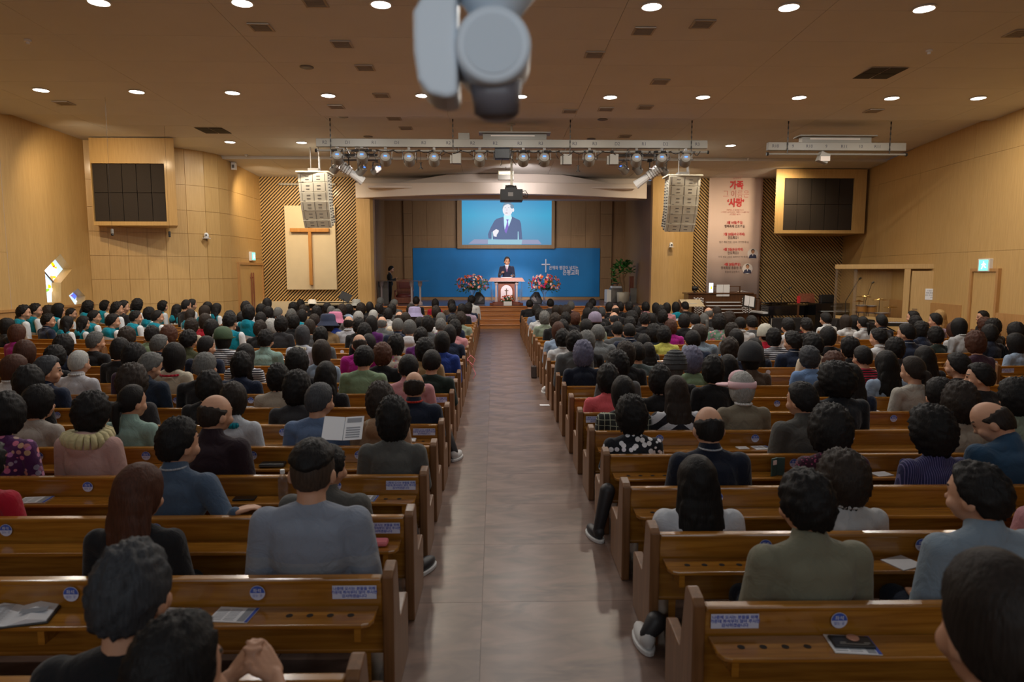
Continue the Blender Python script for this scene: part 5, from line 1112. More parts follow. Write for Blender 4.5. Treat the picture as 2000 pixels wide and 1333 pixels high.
# ================================================================== PEWS
DY = 0.797; ZR = 2.77; ZL = 3.06
ROT = R(-0.7)
def ordw(n): return around(n)
blocks = {   # name: (x inner, length, first row Y, rotation, rows, side)
    'left centre block': (-0.70, 6.0, ZL, ROT, range(-2, 25), -1),
    'right centre block': (0.70, 6.05, ZR, ROT, range(-2, 25), 1),
    'outer left block': (-7.55, 4.05, ZL, R(-8), range(0, 20), -1),
    'outer right block': (7.55, 4.05, ZR, R(6), range(0, 17), 1)}
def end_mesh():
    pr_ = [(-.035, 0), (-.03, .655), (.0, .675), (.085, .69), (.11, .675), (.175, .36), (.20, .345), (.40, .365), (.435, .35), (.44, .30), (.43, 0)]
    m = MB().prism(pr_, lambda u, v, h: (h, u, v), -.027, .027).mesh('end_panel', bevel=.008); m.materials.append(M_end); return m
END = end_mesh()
def round_poly(x0, x1, y0, y1, r=.06):
    return [(x0, y1), (x0, y0 + r), (x0 + r * .3, y0 + r * .3), (x0 + r, y0), (x1 - r, y0), (x1 - r * .3, y0 + r * .3), (x1, y0 + r), (x1, y1)]
def mk(m, n, mt, **k): me = m.mesh(n, **k); me.materials.append(mt); return me
STK = mk(MB().cyl((0, 0, 0), (0, -.002, 0), .036, n=24), 'round_sticker', M_stk)
STB = mk(MB().prism([(.034 * cos(t), .034 * sin(t)) for t in [pi * k / 12 for k in range(13)]], lambda u, v, h: (u, h, v), -.0035, -.002), 'sticker_top', M_stkb)
tS = text_mesh('좌석', .022); tS.materials.append(M_paper)
tS2 = text_mesh('앉는 곳', .016); tS2.materials.append(M_inkb)
NOT = mk(MB().box(-.105, .105, -.002, 0, -.033, .033), 'notice_label', M_stk)
tN = text_mesh('나중에 오시는 분들을 위해\n가운데 좌석부터 앉아 주시면\n감사하겠습니다', .0185, bold=.0004); tN.materials.append(M_inkb)
BLK = {}
for bn, (xi, L, z0, rot, rws, sd) in blocks.items():
    h = L / 2
    rot3 = Matrix.Rotation(R(4), 3, 'X')
    b = mk(MB().box(-h + .03, h - .03, -.012, .022, -.20, -.02, rot=rot3, at=(0, .0, .64)).box(-h + .03, h - .03, .0, .028, -.40, -.205, rot=rot3, at=(0, .006, .64)), 'backrest', M_pew, bevel=.004)
    tr = mk(MB().box(-h + .03, h - .03, -.022, .034, .615, .645), 'top_rail', M_pew, bevel=.010)
    sh = mk(MB().prism(round_poly(-h + .045, h - .045, -.185, -.008, .05), lambda u, v, w_: (u, v, w_), .482, .504), 'book_shelf', M_pew, bevel=.006)
    se = mk(MB().box(-h + .03, h - .03, .03, .43, .235, .262), 'seat', M_pew, bevel=.01)
    br = MB()
    n = 5
    for k in range(n): x = -h + .12 + (2 * h - .24) * k / (n - 1); br.box(x - .015, x + .015, -.15, .0, .40, .482); br.box(x - .02, x + .02, .04, .38, 0.0, .235)
    br = mk(br, 'brackets', M_pew)
    hl = MB()
    for s in (-1, 1):
        for k in range(4): x = s * (h - .16 - k * .095); hl.cyl((x, -.10, .5035), (x, -.10, .5052), .016, n=12)
    hl = mk(hl, 'cup_holes', M_slatback)
    BLK[bn] = dict(xc=xi + sd * h, h=h, rot=rot, side=sd, z0=z0, me=[('backrest', b), ('top_rail', tr), ('book_shelf', sh), ('seat', se), ('bracket', br), ('cup_hole', hl)])
def row_origin(bn, i):
    B_ = BLK[bn]; xi = blocks[bn][0]; Y0 = B_['z0'] + i * DY
    return Vector((B_['xc'], Y0 + (B_['xc'] - xi) * tan(B_['rot']) + (xi * tan(ROT) if abs(xi) < 1 else 0), 0))
PIECES = 0
for bn, (xi, L, z0, rot, rws, sd) in blocks.items():
    B_ = BLK[bn]; vis = [i for i in rws]
    for i in rws:
        p = row_origin(bn, i)
        o = empty('pew', p, rot); side_word = bn
        tag(o, 'varnished wooden pew in the %s, %s row from the back' % (bn, ordw(i - rws[0])), 'pew', 'pews in the ' + bn)
        for nme, me in B_['me']:
            c_ = link(nme, me, o)
            if nme in ('bracket', 'cup_hole'): c_['kind'] = 'stuff'
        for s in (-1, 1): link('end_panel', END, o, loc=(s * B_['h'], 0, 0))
        inner = -sd * B_['h']
        if i < 13:
            k = 0; x = inner + sd * .62
            while abs(x) < B_['h'] - .3 and k < 6:
                st_ = link('round_sticker', STK, o, loc=(x, -.016, .575))
                if i < 9:
                    link('sticker_top', STB, st_); link('lettering', tS, st_, loc=(0, -.0045, .011)); link('lettering', tS2, st_, loc=(0, -.0035, -.014))
                x += sd * .88; k += 1
        if sd < 0 and abs(xi) < 1 and i < 12 or (sd > 0 and abs(xi) < 1 and i in (-1, 0, 5, 8, 9)) or (xi > 7 and i in (8, 9)):
            nt_ = link('notice_label', NOT, o, loc=(inner + sd * .16, -.016, .575)); link('lettering', tN, nt_, loc=(0, -.004, 0))
# ================================================================== PEOPLE
HS = 1.15
def hsc(v): v = Vector(v); return Vector((v.x * HS, .03 + (v.y - .04) * HS, .945 + (v.z - .965) * HS))
def unh(v): return Vector((v.x / HS, .04 + (v.y - .03) / HS, .965 + (v.z - .945) / HS))
def head_prims(m, rot, piv, male=True):
    T = lambda v: tuple(piv + rot @ (hsc(v) - piv))
    e = lambda c, r: m.ell(T(c), tuple(x * HS for x in r), 18, 12, rot=rot)
    e((0, .05, 1.04), (.080, .100, .122)); e((0, .075, .985), (.062, .072, .075)); e((0, .098, .945), (.036, .038, .030)); e((0, .06, .955), (.055, .06, .035))
    e((0, .146, 1.0), (.013, .022, .018)); e((0, .138, 1.025), (.010, .018, .03))
    for s in (-1, 1): e((s * .083, .038, 1.01), (.010, .022, .033)); e((s * .05, .105, .99), (.024, .03, .03))
    e((0, .128, 1.062), (.055, .02, .012)); e((0, .134, .968), (.022, .012, .009))
    m.cap((0, .0, .80), .066, T((0, .03, .955)), .062)
def hand(m, w, d, side, curl=.5):
    """palm and five fingers; w wrist, d pointing direction"""
    d = Vector(d).normalized(); up = Vector((0, 0, 1)); sd = d.cross(up).normalized() * side
    w = Vector(w); pc = w + d * .045
    for k in range(4): a = w + d * .01 + sd * (-.024 + .016 * k); b = w + d * .078 + sd * (-.030 + .020 * k); m.cap(a, .016, b, .0125, 8)
    for k, L in enumerate((.060, .072, .068, .052)):
        a = w + d * .078 + sd * (-.030 + .020 * k); b = a + d * L * .5 + up * (-.004); c = b + d * L * .45 - up * (.022 * curl + .006)
        m.cap(a, .0105, b, .0095, 8); m.cap(b, .0095, c, .0078, 8)
    a = w + d * .018 - sd * .026; b = a + d * .034 - sd * .026 - up * .004; c = b + d * .03 - sd * .006; m.cap(a, .015, b, .012, 8); m.cap(b, .012, c, .009, 8)
SHX, SHZ = .195, .785
def arm_pts(s, pose):
    sh_ = (s * SHX, 0, SHZ)
    if pose == 'lap': return sh_, (s * .245, .02, .50), (s * .10, .24, .435), (-s * .45, .9, -.12)
    if pose == 'rest' and s > 0: return sh_, (.35, -.04, .53), (.43, -.13, .665), (.6, .35, .12)
    if pose == 'rest': return arm_pts(s, 'lap')
    if pose == 'clasp':
        return sh_, (s * .26 - .02, .20, .66), (s * .065 + .06, .40, .80), (-s * .55, .25, .75)
    if pose == 'stand_raise':
        return (sh_, (s * .27, .02, .50), (s * .17, .26, .60), (-s * .2, .6, .55)) if s > 0 else (sh_, (s * .25, .04, .50), (s * .18, .28, .52), (0, 1, -.1))
def body_mesh(name, yaw=0, pitch=0, pose='lap', stand=False):
    m = MB(); piv = Vector((0, .02, .90)); rot = Matrix.Rotation(R(-yaw), 3, 'Z') @ Matrix.Rotation(R(-pitch), 3, 'X')
    head_prims(m, rot, piv)
    m.ell((0, .02, .36), (.155, .11, .10)); m.ell((0, .01, .48), (.13, .095, .14)); m.ell((0, .0, .67), (.15, .095, .16)); m.cap((-.15, 0, .778), .055, (.15, 0, .778), .055)
    for s in (-1, 1):
        m.cap((0, .0, .865), .045, (s * .14, 0, .79), .045)
        a, b, c, d = arm_pts(s, pose); m.cap(a, .05, b, .040); m.cap(b, .040, c, .026); hand(m, c, d, s)
        if stand: m.cap((s * .08, .01, .34), .08, (s * .09, .02, -.05), .055); m.cap((s * .09, .02, -.05), .055, (s * .09, .0, -.42), .04); m.ell((s * .09, .06, -.46), (.045, .12, .04))
        else: m.cap((s * .08, .04, .345), .078, (s * .10, .40, .34), .055); m.cap((s * .10, .40, .34), .055, (s * .10, .40, .09), .036); m.ell((s * .10, .45, .045), (.04, .11, .042))
    me = blob(name, m, .0062 if pose == 'clasp' else .0095, (M_skin, M_eye, M_lip), 1)
    inv = rot.inverted()
    for p in me.polygons:
        c = unh(piv + inv @ (p.center - piv))
        if c.y > .10:
            if abs(abs(c.x) - .032) < .014 and abs(c.z - 1.040) < .0075: p.material_index = 1
            elif abs(abs(c.x) - .034) < .020 and abs(c.z - 1.066) < .0045: p.material_index = 1
            elif abs(c.x) < .024 and abs(c.z - .965) < .008 and c.y > .12: p.material_index = 2
    hc = piv + rot @ (hsc((0, .05, 1.04)) - piv)
    return me, hc, (R(-pitch), 0, R(-yaw)), rot
def shirt_mesh(name, pose='lap', long=True, bulk=1.0, collar=0, stand=False, hood=False):
    m = MB(); k = bulk
    m.ell((0, .015, .37), (.175 * k, .135 * k, .10)); m.ell((0, .01, .48), (.155 * k, .12 * k, .15)); m.ell((0, .0, .66), (.180 * k, .122 * k, .175)); m.ell((0, -.02, .73), (.17 * k, .095 * k, .10)); m.cap((-.16, -.005, .772), .070, (.16, -.005, .772), .070)
    for s in (-1, 1):
        m.cap((0, -.005, .85), .060, (s * .15, -.005, .79), .060)
        a, b, c, d = arm_pts(s, pose); m.cap(a, .068 * k, b, .056 if long else .066)
        if long: m.cap(b, .055, c, .036)
    if collar: m.cap((0, .0, .82), .082, (0, .014, .885), .076)
    if hood: m.ell((0, -.095, .80), (.12, .055, .085)); m.ell((0, -.075, .86), (.10, .06, .05))
    return blob(name, m, .013, (M_cloth,), 3)
def pants_mesh(stand=False):
    m = MB(); m.ell((0, .02, .33), (.165, .125, .09))
    for s in (-1, 1):
        if stand: m.cap((s * .08, .01, .33), .092, (s * .09, .02, -.05), .07); m.cap((s * .09, .02, -.05), .07, (s * .09, .0, -.42), .055)
        else: m.cap((s * .08, .04, .345), .09, (s * .10, .40, .345), .068); m.cap((s * .10, .40, .345), .066, (s * .10, .405, .12), .05)
    return blob('trousers', m, .018, (M_cloth,), 2)
def shoe_mesh(s, mt, sole):
    m = MB().ell((0, .045, .045), (.045, .125, .042), 14, 8).ell((0, -.03, .07), (.042, .055, .05), 12, 8); me = m.mesh('shoe', smooth=True); me.materials.append(mt); me.materials.append(sole)
    for p in me.polygons:
        if p.center.z < .022: p.material_index = 1
    return me
HR = Vector((.080, .100, .122)) * 1.15
def lerp(t, pts):
    for (a, u), (b, v) in zip(pts[:-1], pts[1:]):
        if t <= b: return u + (v - u) * (t - a) / (b - a)
    return pts[-1][1]
HL = {'short': [(0, 40), (40, 38), (68, 18), (80, -2), (98, -18), (120, -36), (180, -42)],
      'bob': [(0, 34), (38, 28), (58, -8), (72, -45), (90, -58), (180, -64)],
      'mid': [(0, 34), (36, 26), (52, -25), (64, -62), (90, -75), (180, -78)],
      'bald': [(0, 95), (58, 95), (70, 8), (85, -2), (98, -18), (120, -36), (180, -42)]}
def hair_shell(m, line, th, amp=0.0, freq=9, top=1.0, bald=False, nu=56, nv=40, flat=0, cz=0.0):
    vs = []; from mathutils import noise
    for j in range(nv + 1):
        el = pi / 2 - pi * j / nv
        for i in range(nu):
            az = 2 * pi * i / nu; d = Vector((sin(az) * cos(el), cos(az) * cos(el), sin(el)))
            a = abs((az + pi) % (2 * pi) - pi) * 180 / pi; e = el * 180 / pi; lim = lerp(a, HL[line]) + noise.noise(Vector((az * 3, 1, freq))) * (1.5 if bald else 5)
            t = max(0, min(1, (e - lim) / 7 + .5))
            if bald:
                lim2 = lerp(a, [(0, 12), (70, 12), (110, 26), (180, 36)]) + noise.noise(d * 4) * 6; t *= max(0, min(1, (lim2 - e) / 22 + .5))
            thick = th * (0.6 + .4 * cos(el)) * (1 if e < 40 else top)
            if bald: thick = th
            nz = noise.noise(d * freq) * amp + noise.noise(d * freq * 2.3) * amp * .5
            f = (1 + thick + nz) * t + .80 * (1 - t)
            q = Vector((d.x * HR.x, d.y * HR.y, d.z * HR.z)) * f
            if flat and e < -5: q.z = q.z * 1.0 - flat * t * min(1, (-5 - e) / 40)
            q.z += cz; vs.append(q)
    fs = []
    for j in range(nv):
        for i in range(nu): a = j * nu + i; b = j * nu + (i + 1) % nu; fs.append((a, b, b + nu, a + nu))
    m.add(vs, fs); return m
def shell_mesh(name, *a, **k):
    me = hair_shell(MB(), *a, **k).mesh(name, smooth=True); me.materials.append(M_hair); return me
HAIR = {}
HAIR['S'] = [shell_mesh('hair', 'short', .19, .075, 8), shell_mesh('hair', 'short', .21, .12, 5, 1.05), shell_mesh('hair', 'short', .15, .05, 10), shell_mesh('hair', 'short', .20, .09, 11, .9)]
HAIR['B'] = [shell_mesh('hair', 'bob', .32, .11, 5, 1.0), shell_mesh('hair', 'bob', .28, .07, 9, .95), shell_mesh('hair', 'bob', .36, .13, 7, .85), shell_mesh('hair', 'bob', .34, .12, 4, .9)]
HAIR['C'] = [shell_mesh('hair', 'bob', .42, .13, 11, 1.0), shell_mesh('hair', 'bob', .48, .16, 9, 1.1)]
HAIR['M'] = [shell_mesh('hair', 'mid', .30, .03, 5, .9, flat=.05), shell_mesh('hair', 'mid', .26, .04, 6, 1.0, flat=.03)]
HAIR['K'] = [shell_mesh('hair', 'bald', .085, .03, 10, bald=True, nu=72, nv=56)]
def long_hair(kind):
    m = MB(); hair_shell(m, 'bob', .24, .03, 6, .9)
    if kind == 'L':
        m.ell((0, -.070, -.06), (.118, .068, .15)); m.ell((0, -.095, -.18), (.128, .048, .16)); m.ell((0, -.110, -.28), (.118, .040, .13))
        for s in (-1, 1): m.cap((s * .085, -.03, -.02), .035, (s * .118, -.075, -.30), .032); m.cap((s * .10, -.09, -.22), .03, (s * .135, -.10, -.34), .014); m.cap((s * .05, -.12, -.2), .03, (s * .06, -.12, -.42), .018); m.cap((0, -.12, -.2), .03, (0.01, -.125, -.43), .018)
    elif kind == 'P':
        m = MB(); hair_shell(m, 'short', .17, .02, 6, .9); m.ell((0, -.145, -.03), (.036, .034, .034)); m.cap((0, -.16, -.04), .032, (.005, -.165, -.15), .036); m.cap((.005, -.165, -.15), .036, (.01, -.155, -.27), .014)
    return blob('hair', m, .0085, (M_hair,), 1)
HAIR['L'] = [long_hair('L')]; HAIR['P'] = [long_hair('P')]
HAIR['U'] = [shell_mesh('hair', 'short', .05, .0, 8)]
HL['top'] = [(0, 40), (40, 38), (68, 26), (90, 22), (120, 14), (180, 4)]; UTOP = shell_mesh('hair', 'top', .21, .06, 8)
def hat_mesh(kind, col, band=None):
    mt = simple('hat_' + kind, col, .8, noise=.1, nscale=30, bump=.3, bscale=90)
    m = MB()
    if kind == 'fedora': m.lathe([(.175, .02), (.17, .028), (.115, .022), (.11, .03), (.098, .12), (.07, .142), (.02, .132)], n=28)
    elif kind == 'bucket': m.lathe([(.165, -.03), (.162, -.022), (.116, .03), (.110, .05), (.102, .12), (.08, .145), (.0, .15)], n=28)
    elif kind == 'cap':
        m.lathe([(.108, -.02), (.114, .0), (.112, .05), (.095, .11), (.05, .145), (.005, .152)], n=26); m.ell((0, .14, .0), (.075, .08, .012), 16, 6)
    elif kind == 'beanie': m.lathe([(.112, -.03), (.118, -.02), (.116, .04), (.10, .10), (.06, .145), (.005, .16)], n=26)
    me = m.mesh('hat', smooth=True); me.materials.append(mt)
    if band:
        me.materials.append(band)
        for p in me.polygons:
            if .026 < p.center.z < .06 and kind == 'fedora': p.material_index = 1
    return me
def spiral_mesh():
    m = MB(); a = hat_mesh('beanie', (.05, .055, .06)); mm = MB(); mm.v = [tuple(v.co) for v in a.vertices]; mm.f = [tuple(p.vertices) for p in a.polygons]
    for z, r in ((.03, .119), (.07, .110), (.105, .098), (.132, .075), (.15, .045)): mm.tube([(r * cos(t), r * sin(t), z) for t in [2 * pi * k / 24 for k in range(25)]], .006, 5)
    me = mm.mesh('hat', smooth=True); me.materials.append(a.materials[0]); return me
HATS = {'fedora': ('white brimmed hat', hat_mesh('fedora', (.72, .66, .55), M_black)), 'greyhat': ('grey felt hat', hat_mesh('bucket', (.30, .30, .27))), 'green': ('green cap', hat_mesh('cap', (.05, .09, .045))),
        'navyhat': ('navy bucket hat', hat_mesh('bucket', (.012, .022, .06))), 'pinkhat': ('pink bucket hat', hat_mesh('bucket', (.50, .16, .28))), 'lilachat': ('lilac bucket hat', hat_mesh('bucket', (.28, .25, .42))),
        'lilaccap': ('lilac patterned cap', hat_mesh('cap', (.20, .17, .25))), 'mottle': ('mottled knit hat', hat_mesh('beanie', (.42, .40, .33))), 'spiral': ('grey knit spiral beanie', spiral_mesh()),
        'beanie': ('black beanie', hat_mesh('beanie', (.012, .014, .018))), 'pinkcap': ('pale pink sun visor', None)}
vz = MB(); vz.lathe([(.100, -.02), (.108, .0), (.106, .035), (.09, .035), (.088, -.02)], n=24); vz.ell((-.08, .12, .0), (.085, .09, .016), 16, 6); vz.ell((0, .06, .05), (.085, .06, .07), 14, 8)
vzm = vz.mesh('hat', smooth=True); vzm.materials.append(simple('hat_pink_visor', (.62, .40, .44), .8)); HATS['pinkcap'] = (HATS['pinkcap'][0], vzm)
BODY = {}
for key, yaw, pit in (('', 0, 4), ('y1', 24, 3), ('y2', 48, 3), ('d', 4, 26), ('y2d', 42, 30), ('y1d', 22, 26)): BODY[key] = body_mesh('body', yaw, pit)
import numpy as np
def stretched(me, dz):
    c = me.copy(); n = len(c.vertices); a = np.empty(n * 3, dtype=np.float32); c.vertices.foreach_get('co', a); a = a.reshape(-1, 3)
    t = np.clip((a[:, 2] - .42) / .30, 0, 1); a[:, 2] += dz * t * t * (3 - 2 * t); c.vertices.foreach_set('co', a.ravel()); c.update(); return c
SITS = (-.105, -.035, .035, .105)
BODYS = {}
def sit_body(key, lv):
    if (key, lv) not in BODYS: BODYS[(key, lv)] = stretched(BODY[key][0], SITS[lv])
    return BODYS[(key, lv)]
BODY['clasp'] = body_mesh('body', 24, 0, 'clasp'); BODY['rest'] = body_mesh('body', 24, 2, 'rest')
SHIRT = {'long': shirt_mesh('top', 'lap', True, 1.0), 'tee': shirt_mesh('top', 'lap', False, 1.10), 'suit': shirt_mesh('top', 'lap', True, 1.10, 1), 'soft': shirt_mesh('top', 'lap', True, 1.0, 1), 'hood': shirt_mesh('top', 'lap', True, 1.06, 0, hood=True), 'clasp': shirt_mesh('top', 'clasp', False, 1.0), 'rest': shirt_mesh('top', 'rest', True, 1.10, 1)}
TROU = pants_mesh(); SHO = shoe_mesh(1, M_shoed, M_shoew); SHW = shoe_mesh(1, M_shoew, M_shoew)
COLS = {  # shirt code: (rgb, material key, garment, words)
 'black': ((.010, .010, .012), 0, 'long', 'black top'), 'charcoal': ((.030, .030, .034), 0, 'long', 'charcoal top'), 'navy': ((.010, .017, .040), 0, 'suit', 'navy jacket'), 'darknavy': ((.008, .012, .026), 0, 'suit', 'dark navy jacket'),
 'grey': ((.085, .09, .095), 0, 'long', 'grey top'), 'greyjacket': ((.085, .085, .08), 0, 'suit', 'grey jacket'), 'greysuit': ((.12, .13, .135), 0, 'suit', 'grey suit jacket'), 'greytee': ((.21, .24, .30), 'teeband', 'tee', 'blue-grey T-shirt'),
 'greyblue': ((.20, .26, .32), 0, 'suit', 'pale grey-blue shirt'), 'white': ((.52, .53, .54), 0, 'soft', 'white top'), 'shirtw': ((.50, .50, .54), 0, 'soft', 'white collared shirt'), 'whiteblouse': ((.50, .52, .56), 0, 'tee', 'white ruffled blouse'), 'whiteh': ((.50, .50, .52), 0, 'hood', 'white hooded top'),
 'cream': ((.52, .45, .34), 0, 'soft', 'cream top'), 'creamfloral': ((.50, .46, .40), 'floral', 'long', 'cream flowered top'), 'beige': ((.36, .31, .25), 0, 'long', 'beige top'), 'linen': ((.33, .30, .27), 0, 'long', 'pale linen blouse'), 'taupe': ((.17, .145, .105), 0, 'suit', 'taupe jacket with white collar'), 'taupel': ((.36, .34, .30), 0, 'long', 'pale taupe knit top'),
 'tan': ((.30, .20, .10), 0, 'long', 'tan top'), 'camel': ((.34, .22, .14), 0, 'hood', 'camel hooded top with pale scarf'), 'khaki': ((.155, .15, .105), 0, 'suit', 'khaki green shirt'), 'olive': ((.06, .065, .03), 0, 'suit', 'olive top'), 'sage': ((.20, .24, .18), 0, 'soft', 'sage top'), 'mint': ((.25, .38, .34), 0, 'soft', 'mint shirt'), 'green': ((.18, .26, .155), 0, 'long', 'green top'), 'greenfloral': ((.14, .25, .18), 'floral', 'long', 'green flowered top'), 'blackgreen': ((.012, .022, .018), 0, 'long', 'black-green top'),
 'slate': ((.07, .095, .10), 0, 'long', 'slate green sweater'), 'blue': ((.11, .17, .30), 0, 'long', 'blue top'), 'lblue': ((.26, .34, .46), 0, 'soft', 'light blue top'), 'royal': ((.02, .05, .27), 0, 'soft', 'royal blue top'), 'steelblue': ((.062, .095, .15), 0, 'rest', 'steel blue suit jacket'), 'bluesuit': ((.02, .055, .105), 0, 'suit', 'blue suit jacket'), 'bluevest': ((.14, .24, .44), 0, 'tee', 'blue vest'), 'denim': ((.018, .03, .055), 0, 'suit', 'dark denim jacket'),
 'purple': ((.09, .015, .12), 0, 'long', 'purple top'), 'lilac': ((.36, .28, .38), 0, 'long', 'lilac top'), 'plum': ((.045, .02, .04), 0, 'long', 'plum top'), 'darkplum': ((.022, .012, .018), 0, 'suit', 'very dark plum suit'), 'plumdot': ((.03, .006, .018), 'dot', 'long', 'plum dotted blouse'), 'magenta': ((.34, .01, .20), 0, 'soft', 'magenta top'), 'red': ((.40, .01, .03), 0, 'soft', 'red top'), 'coral': ((.60, .10, .12), 0, 'soft', 'coral pink jacket'), 'pink': ((.48, .22, .24), 0, 'soft', 'pink shirt'), 'pinkish': ((.40, .22, .28), 0, 'soft', 'dusty pink top'), 'brown': ((.07, .045, .03), 0, 'suit', 'brown jacket'), 'yellow': ((.50, .48, .10), 0, 'soft', 'yellow top'),
 'yellowscarf': ((.48, .30, .27), 0, 'hood', 'pink top with a draped pale yellow scarf'), 'choir': ((.0, .19, .27), 'choir', 'hood', 'teal and white choir top'), 'choir2': ((.50, .54, .60), 0, 'soft', 'white choir top with teal scarf'), 'scarfblue': ((.40, .43, .50), 0, 'soft', 'pale top with a cream scarf'), 'stripe': ((.02, .02, .03), 'stripe', 'long', 'navy and white striped top'), 'bands': ((.45, .46, .50), 'bands', 'tee', 'white top with black bands'), 'redband': ((.015, .015, .02), 'redband', 'long', 'dark red-striped top'), 'redneck': ((.50, .45, .35), 0, 'long', 'cream sweater with a red stripe'),
 'polo': ((.008, .010, .014), 0, 'suit', 'black polo sweater'), 'navyred': ((.010, .016, .034), 0, 'suit', 'navy jacket with red collar'), 'pin': ((.022, .022, .075), 'pin', 'suit', 'navy pinstriped jacket'), 'plaiddark': ((.02, .022, .022), 'plaid', 'suit', 'dark checked jacket'), 'floral': ((.08, .02, .09), 'floral', 'long', 'purple flowered top'), 'bwfloral': ((.02, .02, .025), 'bwfloral', 'long', 'black flowered top'), 'bwfloralb': ((.012, .014, .02), 'bwfloral', 'long', 'black top with white flowers')}
HCOL = {'k': ((.0085, .0075, .0075), 'black'), 'd': ((.020, .014, .011), 'dark brown'), 'r': ((.052, .020, .012), 'reddish brown'), 'g': ((.085, .085, .082), 'grey'), 's': ((.035, .037, .042), 'dark grey'), 'w': ((.26, .26, .25), 'silver'), 'v': ((.11, .11, .17), 'violet-grey'), 'b': ((.30, .18, .07), 'light brown')}
HWD = {'S': 'short', 'B': 'rounded', 'C': 'curly', 'M': 'chin-length', 'L': 'long', 'P': 'tied', 'K': 'thinning', 'U': 'half-shaved'}
SH2 = {}; SHS = {}
def shirt_for(code):
    rgb, mk_, gar, words = COLS[code]
    key = (gar, mk_)
    if key not in SH2:
        me = SHIRT[gar]
        if mk_:
            me = me.copy(); me.materials.clear(); me.materials.append(CL[mk_])
        SH2[key] = me
    return SH2[key], rgb, words
